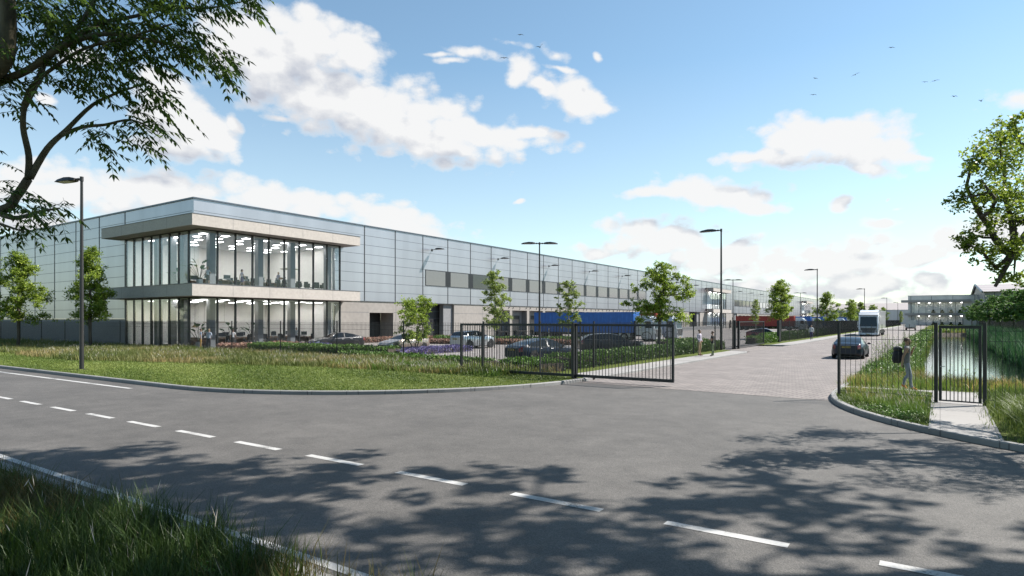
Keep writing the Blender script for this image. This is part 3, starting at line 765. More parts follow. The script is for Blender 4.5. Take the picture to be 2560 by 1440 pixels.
# loading docks
def digit_mesh(txt, size):
    cu = bpy.data.curves.new('number', 'FONT'); cu.body = txt; cu.size = size; cu.extrude = 0.006; cu.align_x = 'CENTER'
    o = bpy.data.objects.new('number', cu); COL.objects.link(o)
    dg = bpy.context.evaluated_depsgraph_get(); me = bpy.data.meshes.new_from_object(o.evaluated_get(dg))
    bpy.data.objects.remove(o); bpy.data.curves.remove(cu)
    return me
dpan = None
for (a, b, h, num) in docks:
    if dpan is None:
        # one dock, copied to the others
        e = MB(); e.box(-1.10, -0.97, 0.0, 4.25, 0.0, 4.08); e.box(-0.97, -0.3, -0.15, 0.0, 0, 4.2); e.box(-0.97, -0.3, 4.25, 4.4, 0, 4.2); e.box(-0.97, -0.3, 0, 4.25, 4.08, 4.2)
        dpan = e.build('dock_bay', M['column'], wh)
        e = MB(); e.box(-0.968, -0.93, 1.15, 3.45, 0.95, 3.3)
        for i in range(1, 4): e.box(-0.929, -0.92, 1.15, 3.45, 0.95+i*0.58-0.015, 0.95+i*0.58+0.015, 1)
        e.build('dock_door', [M['plastic'], M['joint']], dpan)
        e = MB(); e.box(-0.9, -0.05, 0.02, 0.42, 0.0, 4.05); e.build('dock_shelter', M['black'], dpan)
        e = MB(); e.box(-0.95, 0.15, 0.95, 3.65, 0.72, 0.92); e.box(-0.3, 0.1, 1.0, 1.25, 0.3, 0.7); e.box(-0.3, 0.1, 3.35, 3.6, 0.3, 0.7)
        e.build('dock_leveller', M['black'], dpan)
        dpan.location = (0, a-YW, 0)
    else:
        c = copy_tree(dpan, wh); c.location = (0, a-YW, 0)
    if 3 <= num <= 30:
        me = digit_mesh(str(num), 0.62); me.materials.append(M['frame'])
        o = bpy.data.objects.new('dock_number', me); COL.objects.link(o); link_child(o, wh)
        o.rotation_euler = (PI/2, 0, PI/2); o.location = (0.0, (a+b)/2-YW, 4.22)
g = MB()
for (a, b, h, num) in docks:
    for y in (a+0.25, b-0.25): g.box(XW-0.019, XW+0.09, y-0.06, y+0.06, 4.42, 4.56)
g.build('dock_signal_light', M['frame'], wh, world=True)

# strip windows
def strip(y0, n, dark=(), lit=()):
    g = MB(); y1 = y0 + (n-1)*4.97 + 3.95
    g.box(XW-0.02, XW+0.024, y0-0.12, y1+0.12, 7.03, 9.12)
    fr = g.build('window_band', M['frame'], wh, world=True)
    for k in range(n):
        e = MB(); ya = y0 + 4.97*k
        e.box(XW+0.0, XW+0.034, ya, ya+3.85, 7.12, 9.03)
        w = e.build('window', M['darkpane'] if k in dark else (M['litpane'] if k in lit else M['darkglass']), wh, world=True)
        e = MB(); e.box(XW+0.0, XW+0.029, ya-0.06, ya+3.91, 7.06, 9.09)
        e.build('frame', M['seam'], w, world=True)
strip(61.0, 15, dark=(2,))
strip(209.0, 18, dark=(0, 1, 2, 3, 4), lit=(7, 8, 9, 11))

# ---- glazed bays
def bay(root, x1, y0, y1, depth, left, nright, nleft, zc=(10.69, 11.66), zs=(4.66, 5.70), over=1.75, loverf=1.55, world=True, cols=True):
    """glass box on the sunny wall from y0 to y1, its glass at x1; left = how far the glass turns round the shaded wall"""
    cx = x1 + over; cy = y0 - loverf; ce = y1 + 1.3
    for nm, (za, zb_), lab in (('canopy', zc, None), ('balcony_slab', zs, None)):
        g = MB(); xl = (x1-left-1.6) if left else XW-0.05
        xi = x1-0.25 if not left else XW+0.02
        g.box(xi, cx, cy, ce, za, zb_)
        if left: g.box(xl, xi-0.002, cy, y0+0.0, za, zb_)
        for k in range(1, 5):
            yy = cy + (ce-cy)*k/5.0
            g.box(cx-0.01, cx+0.003, yy-0.012, yy+0.012, za+0.01, zb_-0.01, 1)
        if left:
            for k in range(1, 4):
                xx = cx - (cx-xl)*k/4.0
                g.box(xx-0.012, xx+0.012, cy-0.003, cy+0.01, za+0.01, zb_-0.01, 1)
        g.box(xl-0.03, cx+0.03, cy-0.03, (y0 if left else ce)-0.02, zb_+0.002, zb_+0.05, 1)
        if left: g.box(xi, cx+0.03, y0-0.018, ce+0.03, zb_+0.002, zb_+0.05, 1)
        o = g.build(nm, [M['concrete_lt'], M['joint']], root, world=True)
    levels = [(0.0, zs[0]), (zs[1], zc[0])]
    for (za, zb_) in levels:
        pan = (y1-y0)/nright
        for k in range(nright):                       # panes and mullions on the sunny side
            e = MB(); e.box(x1-0.012, x1, y0+k*pan+(0.0 if k == 0 else 0.07), y0+(k+1)*pan-0.07, za+0.1, zb_-0.12)
            e.build('glass_pane', M['glass'], root, world=True)
        e = MB()
        for k in range(1, nright+1): e.box(x1-0.14, x1+0.05, y0+k*pan-0.065, y0+k*pan+0.065, za+0.06, zb_-0.02)
        e.box(x1-0.14, x1+0.04, y0+0.002, y1, za+0.0, za+0.058); e.box(x1-0.14, x1+0.04, y0+0.002, y1, zb_-0.1, zb_-0.004)
        e.build('mullions', M['frame'], root, world=True)
        if left:
            pl = left/nleft
            for k in range(nleft):
                e = MB(); e.box(x1-(k+1)*pl+0.07, x1-k*pl-(0.013 if k == 0 else 0.07), y0, y0+0.012, za+0.1, zb_-0.12)
                e.build('glass_pane', M['glass'], root, world=True)
            e = MB()
            for k in range(1, nleft+1): e.box(x1-k*pl-0.065, x1-k*pl+0.065, y0-0.05, y0+0.14, za+0.06, zb_-0.02)
            e.box(x1-left, x1-0.002, y0-0.04, y0+0.14, za, za+0.058); e.box(x1-left, x1-0.002, y0-0.04, y0+0.14, zb_-0.1, zb_-0.004)
            e.build('mullions', M['frame'], root, world=True)
        else:
            e = MB(); e.box(x1-depth, x1-0.013, y0, y0+0.012, za+0.1, zb_-0.12); e.build('glass_pane', M['glass'], root, world=True)
        # return of the glass box to the wall
        e = MB(); e.box(XW+0.02, x1-0.15, y1-0.012, y1-0.001, za+0.1, zb_-0.12); e.build('glass_pane', M['glass'], root, world=True)

XG, YG0, YG1 = -54.15, 30.28, 46.1
GL = 13.45
bay(wh, XG, YG0, YG1, 0.9, GL, 9, 8)

# office floors, ceilings and walls behind the glass
XI = -67.5
g = MB(); g.box(XI, XG-0.16, YG0+0.16, YG1-0.02, 0.0, 0.05); g.build('floor', M['floor'], wh, world=True)
g = MB(); g.box(XI, XW+0.018, YG0+0.16, YG1+0.1, 4.66, 5.69); g.box(XW+0.018, XG-0.16, YG0+0.16, YG1-0.02, 5.60, 5.695); g.build('floor', M['floor'], wh, world=True)
g = MB(); g.box(XI, XG-0.16, YG0+0.16, YG1-0.02, 4.50, 4.655); g.box(XI, XG-0.16, YG0+0.16, YG1-0.02, 10.52, 10.66); g.build('ceiling', M['ceil'], wh, world=True)
g = MB()
g.box(XI-0.2, XI-0.003, YG0+0.2, YG1+0.2, 0, 4.65); g.box(XI-0.2, XI-0.003, YG0+0.2, YG1+0.2, 5.70, 10.66)
g.box(XI, XW-0.31, YG1, YG1+0.13, 0, 4.65); g.box(XI, XW-0.31, YG1, YG1+0.13, 5.70, 10.66)
g.build('inner_wall', M['white'], wh, world=True)
g = MB()
for (x, y) in [(XG-1.0, 32.0), (XG-1.0, 36.9), (XG-1.0, 40.6), (XG-1.0, 45.2), (-58.3, 31.3), (-60.6, 31.3), (-63.2, 31.3)]:
    g.box(x-0.28, x+0.28, y-0.28, y+0.28, 0.051, 4.49); g.box(x-0.28, x+0.28, y-0.28, y+0.28, 5.70, 10.51)
g.build('column', M['column'], wh, world=True)

# glazed bays further along the wall
def side_bay(y0, y1):
    g = MB(); g.box(XW+0.004, XW+0.02, y0, y1, 0.0, 4.66); g.box(XW+0.004, XW+0.02, y0, y1, 5.70, 10.69); g.build('inner_wall', M['white'], wh, world=True)
    for zz in (10.55, 4.55):
        for k in range(3):
            g = MB(); g.box(XW+0.3, XW+0.5, y0+1.5+4.5*k, y0+2.7+4.5*k, zz, zz+.06); g.build('ceiling_light', M['emit'], wh, world=True)
    bay(wh, XW+1.0, y0, y1, 1.0, 0, 7, 0, over=1.3, loverf=1.6)
side_bay(180, 195.5); side_bay(330, 346)
# low ramp in front of the second bay
rp = empty('loading_ramp', (-50, 143, 0), 0, 'low grey concrete ramp wall with a thin railing in front of the second glazed bay', 'ramp')
g = MB(); g.box(-50.3, -50, 143, 178, 0.05, 0.95); g.box(-54.5, -50.302, 177.7, 178, 0.05, 0.95); g.build('wall', M['column'], rp, world=True)
g = MB()
for k in range(15): g.box(-50.17, -50.13, 143.2+2.45*k-0.02, 143.2+2.45*k+0.02, 0.951, 1.95)
g.box(-50.18, -50.12, 143.2, 177.6, 1.951, 2.0); g.build('railing', M['frame'], rp, world=True)

# small sign boxes beside doors
for i, (y, lab) in enumerate([(57.6, 'small square wall box beside the first recessed entrance'), (206.4, 'small square wall box beside the far entrance')]):
    g = MB(); g.bbox(XW-0.018, XW+0.12, y, y+0.75, 2.75, 3.45, 0.02)
    o = g.build('wall_box', M['frame']); tag(o, lab, 'wall box')

# floodlights on arms along the cladding
ORD = ['first', 'second', 'third', 'fourth', 'fifth', 'sixth', 'seventh', 'eighth', 'ninth', 'tenth', 'eleventh', 'twelfth', 'thirteenth', 'fourteenth', 'fifteenth', 'sixteenth']
def lamp_head(mb, x0, z, m=0, s=1.0):
    """flat tapering LED head reaching from x0 towards -x"""
    L_ = 0.95*s; w0, w1 = 0.17*s, 0.20*s
    prof = [(0.0, 0.06, w0*0.55), (-0.18, 0.085, w0), (-0.45, 0.09, w1), (-0.8, 0.055, w1), (-0.95, 0.02, w1*0.85)]
    vs = []; fs = []
    for x, t, w in prof:
        vs += [(x0+x*s, -w, z), (x0+x*s, w, z), (x0+x*s, w*0.8, z+t*1.5*s), (x0+x*s, -w*0.8, z+t*1.5*s)]
    n = len(prof)
    for i in range(n-1):
        for k in range(4): fs.append((i*4+k, i*4+(k+1) % 4, (i+1)*4+(k+1) % 4, (i+1)*4+k))
    fs += [(3, 2, 1, 0), tuple((n-1)*4+k for k in range(4))]
    mb.add(vs, fs, m)
proto = None
for i in range(14):
    y = 62.2 + 14.91*i
    if 172 < y < 205: continue
    lab = 'dark floodlight arm high on the cladding, ' + ORD[i] + ' counted from the glazed corner'
    if proto is None:
        proto = empty('wall_floodlight', (XW, y, 11.75), PI, lab, 'wall lamp', 'floodlights on the long wall')
        e = MB(); e.tube([(0, 0, 0), (-0.5, 0, 0.06), (-0.75, 0, 0.06)], 0.04, 6); e.box(-0.05, -0.001, -0.12, 0.12, -0.15, 0.15); e.build('arm', M['lamp'], proto)
        e = MB(); lamp_head(e, -0.6, 0.02, s=1.45); e.build('lamp_head', M['lamp'], proto, smooth=False)
        e = MB(); e.box(-1.75, -1.05, -0.2, 0.2, -0.012, 0.018); e.build('lens', M['ceil'], proto)
    else:
        c = copy_tree(proto); c.location = (XW, y, 11.75); tag(c, lab)

# ------------------------------------------------------------------ buildings at the far end
eb = empty('office_building', (0, 345, 0), 0, 'grey box-shaped building with a glazed front facing down the driveway', 'building')
x0, x1, yf = -12.3, 60.0, 346.0
g = MB(); g.box(x0, x1, yf, yf+40, 0, 13.6)
for k in range(9): g.box(x0+1+8*k, x0+1.15+8*k, yf-0.05, yf+0.01, 4.9, 13.5, 1)
g.build('wall', [M['cladding'], M['seam']], eb, world=True)
g = MB(); g.box(x0-0.1, x1, yf-0.12, yf+0.1, 13.62, 13.85); g.build('roof_edge', M['coping'], eb, world=True)
g = MB(); g.box(x0-2.6, 11.2, yf-4.2, yf-0.06, 10.6, 11.7); g.build('canopy', M['concrete_lt'], eb, world=True)
g = MB(); g.box(x0-1.2, 11.2, yf-4.2, yf-0.06, 4.6, 5.7); g.build('balcony_slab', M['concrete_lt'], eb, world=True)
for za, zb_ in ((0.1, 4.58), (5.72, 10.58)):
    g = MB(); g.box(x0+2.5, 8.2, yf-0.3, yf-0.07, za, zb_); g.build('inner_wall', M['white'], eb, world=True)
    g = MB()
    for k in range(5): g.box(x0+3.9+4*k, x0+4.6+4*k, yf-2.0, yf-1.8, zb_-0.28, zb_-0.2)
    g.build('ceiling_light', M['emit_far'], eb, world=True)
    g = MB()
    for k in range(8): g.box(x0+1.5+2.75*k-0.07, x0+1.5+2.75*k+0.07, yf-2.55, yf-2.4, za, zb_)
    g.build('mullions', M['frame'], eb, world=True)
    for k in range(7):
        g = MB(); g.box(x0+1.6+2.75*k, x0+1.5+2.75*(k+1)-0.08, yf-2.52, yf-2.5, za, zb_); g.build('glass_pane', M['glass'], eb, world=True)
    g = MB()
    for k in range(4):
        xa = x0+9+3.3*k
        g.box(xa, xa+1.6, yf-1.4, yf-0.6, za+0.05, za+0.75); g.box(xa+0.3, xa+1.2, yf-1.5, yf-1.4, za+0.76, za+1.5)
    g.build('furniture', M['chairblack'], eb, world=True)
fw = empty('far_warehouse', (-40, 430, 0), 0, 'low grey warehouse with a pale sloping roof across the end of the driveway', 'warehouse')
g = MB(); g.box(-130, 5, 430, 500, 0, 8.5); g.build('wall', M['cladding'], fw, world=True)
g = MB(); g.add([(-131, 429.5, 8.52), (6, 429.5, 8.52), (6, 465, 13.2), (-131, 465, 13.2), (-131, 500, 8.52), (6, 500, 8.52)], [(0, 1, 2, 3), (3, 2, 5, 4), (0, 3, 4), (1, 5, 2)]); g.build('roof', M['roofpale'], fw, world=True)
gw = empty('gabled_warehouse', (14, 360, 0), 0, 'large grey shed with a pale gabled roof behind the canal trees', 'warehouse')
g = MB()
gx0, gx1 = 14.0, 120.0
g.add([(gx0, 300, 0), (gx0, 420, 0), (gx0, 420, 13.4), (gx0, 360, 18.7), (gx0, 300, 13.4), (gx1, 300, 0), (gx1, 420, 0), (gx1, 420, 13.4), (gx1, 360, 18.7), (gx1, 300, 13.4)],
      [(0, 4, 3, 2, 1), (5, 6, 7, 8, 9), (0, 5, 9, 4), (1, 2, 7, 6)])
g.build('wall', M['roofpale2'], gw, world=True)
g = MB()
for k in range(1, 12):
    y = 300+10*k; zt = 13.4+5.3*(1-abs(y-360)/60)
    g.box(gx0-0.04, gx0-0.002, y-0.12, y+0.12, 0, zt-0.2)
for k in range(14): g.box(gx0+7.5*k+3, gx0+7.5*k+3.2, 299.95, 299.998, 0, 13.3)
g.build('seam', M['seam'], gw, world=True)
g = MB()
g.add([(gx0-0.6, 298.5, 13.4), (gx1, 298.5, 13.4), (gx1, 360, 18.95), (gx0-0.6, 360, 18.95)], [(0, 1, 2, 3)])
g.add([(gx0-0.6, 360, 18.95), (gx1, 360, 18.95), (gx1, 421.5, 13.4), (gx0-0.6, 421.5, 13.4)], [(0, 1, 2, 3)])
g.build('roof', M['roofribs'], gw, world=True)
g = MB()
for (ya, yb) in ((298.4, 360.1), (421.6, 359.9)):
    g.tube([(gx0-0.65, ya, 13.25), (gx0-0.65, yb, 18.85)], 0.45, 4)
g.build('roof_edge', M['coping'], gw, world=True)
# ------------------------------------------------------------------ street lamps
def make_lamp(label, group, heads=1):
    root = empty('street_lamp', (0, 0, 0), 0, label, 'street lamp', group)
    e = MB(); e.tube([(0, 0, 0), (0, 0, 1.2), (0, 0, 10.02)], [0.105, 0.1, 0.062], 12); e.tube([(0, 0, 9.86), (0, 0, 10.1)], 0.085, 12)
    e.build('pole', M['lamp'], root, smooth=True, auto=40)
    for s in ([0] if heads == 1 else [0, 1]):
        e = MB(); e.tube([(0, 0, 9.98), (-0.5, 0, 9.99)], 0.05, 8); e.tube([(-0.22, 0, 9.985), (-0.32, 0, 9.985)], 0.075, 8); a = e.build('arm', M['lamp'], root)
        e = MB(); lamp_head(e, -0.42, 9.93, s=1.42); h = e.build('lamp_head', M['lamp'], root)
        e = MB(); e.box(-1.55, -0.8, -0.2, 0.2, 9.915, 9.928); l = e.build('lens', M['ceil'], root)
        if s:
            for q in (a, h, l): q.rotation_euler = (0, 0, PI)
    e = MB(); e.box(-0.16, 0.16, -0.16, 0.16, 0, 0.02); e.build('base_plate', M['lamp'], root)
    return root
lp = make_lamp('tall grey street lamp standing on the lawn at the bend of the road', 'street lamps with one head'); lp.location = (-35.9, 14.0, 0.10); lp.scale = (1, 1, 0.965); lp.rotation_euler = (0, 0, R(12))
for i, (y, lab) in enumerate([(53.0, 'tall grey street lamp in the hedge behind the two talking men'), (102.5, 'street lamp beside the pavement behind the walking man in a white shirt'),
                              (173.0, 'street lamp rising above the white lorry on the driveway'), (250.0, 'small distant street lamp between the white lorry and the far office'),
                              (318, 'most distant single street lamp along the driveway pavement')]):
    c = copy_tree(lp); c.location = (-15.05, y, 0.08); c.scale = (1, 1, 1); c.rotation_euler = (0, 0, 0); tag(c, lab)
l2 = make_lamp('twin-headed street lamp in the yard in front of the blue container', 'street lamps with two heads', 2); l2.location = (-32.2, 52.0, 0.05); l2.rotation_euler = (0, 0, R(34))
for y, lab in ((188.5, 'twin-headed street lamp far down the yard by the third glazed bay'), (120, 'twin-headed street lamp in the yard beyond the red container')):
    c = copy_tree(l2); c.location = (-31.9, y, 0.05); c.rotation_euler = (0, 0, R(34)); tag(c, lab)

# ------------------------------------------------------------------ bar fences
def fence(label, p0, p1, pitch, first=True, last=True, z0=0.08, H=2.42, gap=0.125, wire=0.007, group=None, posts=None):
    p0 = Vector((p0[0], p0[1], 0)); p1 = Vector((p1[0], p1[1], 0)); d = p1-p0; Ln = d.length; d.normalize(); nv = Vector((-d.y, d.x, 0))
    root = empty('fence', (p0.x, p0.y, z0), math.atan2(d.y, d.x), label, 'fence', group)
    n = max(1, round(Ln/pitch)); st = Ln/n
    ppro = None
    for i in range(n+1):
        if (i == 0 and not first) or (i == n and not last): continue
        if ppro is None:
            e = MB(); e.box(-0.035, 0.035, -0.03, 0.03, 0, H); e.box(-0.04, 0.04, -0.035, 0.035, H+0.001, H+0.03); ppro = e.build('post', M['fence'], root); ppro.location = (i*st, 0, 0)
        else:
            c = copy_tree(ppro, root); c.location = (i*st, 0, 0)
    e = MB(); m = int((st-0.1)/gap)
    for k in range(m+1):
        x = 0.05 + (st-0.1)*k/m
        e.box(x-wire, x+wire, -wire, wire, 0.06, H-0.04)
    for z in (0.2, 1.9, 2.2): e.box(0.04, st-0.04, wire+0.001, wire+0.009, z-0.007, z+0.007)
    pp = e.build('bar_panel', M['fence'], root)
    for i in range(1, n):
        c = copy_tree(pp, root); c.location = (i*st, 0, 0)
    return root
fence('dark bar fence running in front of the glazed office and the lawn', (-15.3, 28.7), (-15.3-6.24*16, 28.7), 6.24, z0=0.07)
fence('dark bar fence between the hedge and the pavement by the two talking men', (-14.95, 24.2), (-14.95, 56.3), 5.35)
fence('long dark bar fence along the pavement beyond the second gate', (-15.0, 75.9), (-15.0, 340), 5.5)
fence('short bar fence from the kerb to the open footpath gate', (-2.75, 23.1), (-0.14, 22.98), 2.6, gap=0.145, last=False, wire=0.006)
fence('bar fence to the right of the footpath gate', (1.12, 22.72), (31.1, 20.2), 2.5, first=False, gap=0.145, wire=0.006)
fence('dark bar fence behind the trees on the far bank of the canal', (12.4, 300), (12.4, 60), 5.0, gap=0.10, wire=0.02, H=2.6)

def gate_leaf(root, L_, z0, z1, gap=0.145, stile=0.06, bar=0.0105, mids=(), thick=0.05):
    e = MB(); e.box(0, L_, -thick, thick, z0, z0+0.12); e.box(0, L_, -thick, thick, z1-0.09, z1)
    for x in [stile] + list(mids) + [L_-stile]: e.box(x-stile, x+stile, -thick*0.98, thick*0.98, z0+0.121, z1-0.091)
    e.build('gate_frame', M['fence'], root)
    e = MB(); n = int(L_/gap)
    for k in range(1, n):
        x = L_*k/n
        if any(abs(x-q) < stile+0.02 for q in [stile, L_-stile] + list(mids)): continue
        e.box(x-bar, x+bar, -bar, bar, z0+0.122, z1-0.092)
    e.build('gate_bars', M['fence'], root)
sg = empty('sliding_gate', (-19.25, 23.8, 0), R(-0.6), 'wide dark sliding gate of vertical bars standing open across the driveway entrance', 'gate')
gate_leaf(sg, 10.72, 0.16, 2.43, mids=(1.35,), stile=.045, thick=.04)
e = MB(); e.box(6.26, 6.36, 0.07, 0.17, 0.0, 2.44); e.box(6.26, 6.36, -0.17, -0.07, 0.0, 2.44); e.box(6.26, 6.36, -0.17, 0.17, 2.441, 2.48); e.build('guide_post', M['fence'], sg)
e = MB(); e.box(5.9, 6.9, -0.25, 0.25, 0.005, 0.1); e.build('guide_base', M['kerb'], sg)
g2 = empty('sliding_gate', (-15.0, 56.9, 0.02), PI/2, 'dark sliding gate of dense bars at the yard entrance between the hedges', 'gate')
gate_leaf(g2, 11.2, 0.12, 2.45, gap=0.11, mids=(1.6,), bar=0.006)
e = MB(); e.box(-0.2, -0.06, -0.15, 0.15, 0, 2.55); e.box(0.62, 0.78, 0.08, 0.25, 0, 2.5); e.box(0.62, 0.78, -0.25, -0.08, 0, 2.5); e.build('guide_post', M['fence'], g2)
gp = empty('gate_post', (-15.0, 75.2, 0), PI/2, 'pair of broad dark gate posts at the far side of the yard entrance', 'gate post')
e = MB(); e.box(-0.15, 0.15, -0.14, 0.14, 0, 2.5); e.box(0.32, 0.55, -0.14, 0.14, 0, 2.5); e.box(-0.15, 0.55, -0.14, 0.14, 2.501, 2.56); e.build('post', M['fence'], gp)
e = MB(); e.box(0.16, 0.31, -0.02, 0.02, 0.1, 2.45); e.build('bar_panel', M['fence'], gp)
wg = empty('footpath_gate', (-0.10, 22.96, 0.10), R(-9), 'tall dark footpath gate of vertical bars beside the man with the bag', 'gate')
GW = 1.19
e = MB(); e.box(-0.045, 0.045, -0.045, 0.045, 0, 2.42); e.build('post', M['fence'], wg)
e = MB(); e.box(GW-0.045, GW+0.045, -0.045, 0.045, 0, 2.42); e.build('post', M['fence'], wg)
e = MB(); e.box(0.075, GW-.075, -0.035, 0.035, 2.24, 2.33); e.box(0.075, GW-.075, -0.02, 0.02, 0.06, 0.10)
e.box(0.075, 0.145, -0.034, 0.034, 0.101, 2.239); e.box(GW-.145, GW-.075, -0.034, 0.034, 0.101, 2.239); e.build('gate_frame', M['fence'], wg)
e = MB()
for k in range(1, 9): e.box(0.165+(GW-.33)*k/9-0.011, 0.165+(GW-.33)*k/9+0.011, -0.011, 0.011, 0.101, 2.239)
e.build('gate_bars', M['fence'], wg)
e = MB(); e.tube([(0.12, -0.036, 1.1), (0.12, -0.09, 1.1), (0.24, -0.09, 1.1)], 0.012, 6); e.build('handle', M['chrome'], wg)

# ------------------------------------------------------------------ things in the office
def ordn(i): return ORD[i] if i < len(ORD) else str(i)
FL = [(0.052, 'ground floor', 4.50), (5.70, 'upper floor', 10.52)]
# ceiling light panels
lp0 = None
for fz, fname, cz in FL:
    for i in range(5):
        for j in range(7):
            x = -55.6-2.3*i; y = 31.5+2.15*j + (0.7 if i % 2 else 0)
            lab = f'{fname} ceiling light, {ordn(i)} row from the sunny glass, {ordn(j)} from the corner'
            if lp0 is None:
                lp0 = empty('ceiling_light', (x, y, cz), 0, lab, 'ceiling light', 'square ceiling lights in the glazed office')
                e = MB(); e.box(-0.42, 0.42, -0.28, 0.28, -0.05, -0.002); e.build('frame', M['ceil'], lp0)
                e = MB(); e.box(-0.38, 0.38, -0.24, 0.24, -0.06, -0.051); e.build('diffuser', M['emit'], lp0)
            else:
                c = copy_tree(lp0); c.location = (x, y, cz); tag(c, lab)
# desks with a monitor and a chair
def make_desk():
    r = empty('desk', (0, 0, 0), 0, 'wooden office desk', 'desk', 'wooden desks in the glazed office')
    e = MB(); e.bbox(-0.85, 0.85, -0.4, 0.4, 0.70, 0.745, 0.008); e.build('tabletop', M['wood'], r)
    for s in (-1, 1):
        e = MB(); e.box(s*0.78-0.03, s*0.78+0.03, -0.36, 0.36, 0, 0.699); e.build('leg', M['chairblack'], r)
    e = MB(); e.box(0.3, 0.74, -0.3, 0.34, 0.08, 0.698); d = e.build('drawer_unit', M['wood'], r)
    e = MB(); e.box(-0.74, 0.29, 0.33, 0.36, 0.2, 0.698); e.build('modesty_panel', M['wood'], r)
    return r
def make_monitor():
    r = empty('monitor', (0, 0, 0), 0, 'monitor', 'monitor', 'monitors on the office desks')
    e = MB(); e.bbox(-0.34, 0.34, -0.02, 0.02, 0.13, 0.55, 0.006); e.build('casing', M['chrome'], r)
    e = MB(); e.box(-0.325, 0.325, -0.024, -0.0205, 0.20, 0.535); e.box(-0.325, 0.325, 0.0205, 0.024, 0.16, 0.535); e.build('screen', M['screen'], r)
    e = MB(); e.box(-0.04, 0.04, 0.021, 0.05, 0.01, 0.3); e.box(-0.13, 0.13, -0.07, 0.1, 0, 0.012); e.build('stand', M['chrome'], r)
    return r
def make_chair():
    r = empty('office_chair', (0, 0, 0), 0, 'chair', 'chair', 'swivel chairs in the glazed office')
    e = MB(); e.bbox(-0.24, 0.24, -0.24, 0.24, 0.43, 0.51, 0.03); e.build('seat', M['chairblack'], r, smooth=True)
    e = MB(); e.bbox(-0.23, 0.23, -0.29, -0.23, 0.58, 1.05, 0.03); e.build('backrest', M['chairblack'], r, smooth=True)
    e = MB()
    for s in (-1, 1): e.tube([(s*0.2, -0.2, 0.45), (s*0.27, -0.1, 0.46), (s*0.28, -0.05, 0.66), (s*0.28, 0.16, 0.67)], 0.022, 6)
    e.tube([(0, -0.22, 0.44), (0, -0.31, 0.5), (0, -0.29, 0.7)], 0.025, 6); e.build('armrest', M['chrome'], r)
    e = MB(); e.tube([(0, 0, 0.1), (0, 0, 0.43)], 0.03, 8)
    for k in range(5):
        a = 2*PI*k/5; e.tube([(0, 0, 0.1), (0.28*math.cos(a), 0.28*math.sin(a), 0.05)], 0.02, 5); e.ball((0.28*math.cos(a), 0.28*math.sin(a), 0.035), 0.034, n=6, k=4)
    e.build('base', M['chrome'], r)
    return r
dk = mo = ch = None
spots = []
for fi, (fz, fname, cz) in enumerate(FL):
    ys = [33.2, 35.1, 37.0, 38.9, 40.8, 42.7] if fi == 1 else [34.6, 36.5, 38.4, 40.3, 42.2, 44.1]
    for row, x in enumerate((-57.6, -61.0)):
        for j, y in enumerate(ys):
            if fi == 1 and row == 0 and j == 5: continue
            spots.append((fz, fname, row, j, x, y + (0.5 if row else 0)))
for (fz, fname, row, j, x, y) in spots:
    where = f'{fname} office, {"front" if row == 0 else "rear"} row, {ordn(j)} from the corner'
    rz = PI/2
    if dk is None: dk = make_desk(); mo = make_monitor(); ch = make_chair(); o1, o2, o3 = dk, mo, ch
    else: o1, o2, o3 = copy_tree(dk), copy_tree(mo), copy_tree(ch)
    o1.location = (x, y, fz); o1.rotation_euler = (0, 0, rz); tag(o1, 'brown wooden desk in the ' + where)
    o2.location = (x-0.1, y, fz+0.746); o2.rotation_euler = (0, 0, rz+R(((j*37) % 30)-15)); tag(o2, 'monitor on its desk in the ' + where)
    o3.location = (x+0.75, y+0.15, fz); o3.rotation_euler = (0, 0, rz+R(((j*53) % 70)-35)); tag(o3, 'black swivel chair in the ' + where)
# lounge chairs at the end of the upper floor
lc = None
for i, (x, y, a) in enumerate([(-56.4, 42.4, 60), (-56.2, 43.5, 10), (-56.3, 44.5, 80), (-56.5, 45.4, 170)]):
    lab = 'black lounge chair at the far end of the upper floor, ' + ordn(i) + ' from the desks'
    if lc is None:
        lc = empty('lounge_chair', (0, 0, 0), 0, lab, 'chair', 'black lounge chairs upstairs')
        e = MB(); e.bbox(-0.3, 0.3, -0.3, 0.3, 0.36, 0.44, 0.035); e.build('seat', M['chairblack'], lc, smooth=True)
        e = MB(); e.bbox(-0.28, 0.28, -0.36, -0.28, 0.42, 0.98, 0.035); e.bbox(-0.34, -0.26, -0.3, -0.05, 0.42, 0.8, 0.03); e.bbox(0.26, 0.34, -0.3, -0.05, 0.42, 0.8, 0.03); e.build('backrest', M['chairblack'], lc, smooth=True)
        for s in (-1, 1):
            for t in (-1, 1):
                e = MB(); e.tube([(s*0.2, t*0.2, 0.37), (s*0.27, t*0.27, 0.0)], 0.015, 6); e.build('leg', M['chairblack'], lc)
        o = lc
    else: o = copy_tree(lc); tag(o, lab)
    o.location = (x, y, 5.70); o.rotation_euler = (0, 0, R(a))
# sofas on the ground floor behind the shaded glass
sf = None
for i, (x, y, a, lab) in enumerate([(-58.4, 33.0, 180, 'brown leather sofa under the seated man in a dark suit'), (-61.0, 33.2, 180, 'brown leather armchair behind the shaded glass, left of the sofa')]):
    if sf is None:
        sf = empty('sofa', (0, 0, 0), 0, lab, 'sofa', None)
        e = MB(); e.bbox(-0.9, 0.9, -0.4, 0.4, 0.12, 0.45, 0.05); e.build('seat', M['sofa'], sf, smooth=True)
        e = MB(); e.bbox(-0.95, 0.95, -0.52, -0.36, 0.12, 0.82, 0.05); e.build('backrest', M['sofa'], sf, smooth=True)
        for s in (-1, 1):
            e = MB(); e.bbox(s*0.98-0.09, s*0.98+0.09, -0.5, 0.4, 0.1, 0.62, 0.04); e.build('armrest', M['sofa'], sf, smooth=True)
        o = sf
    else: o = copy_tree(sf); tag(o, lab); o.scale = (0.6, 1, 1)
    o.location = (x, y, 0.052); o.rotation_euler = (0, 0, R(a))
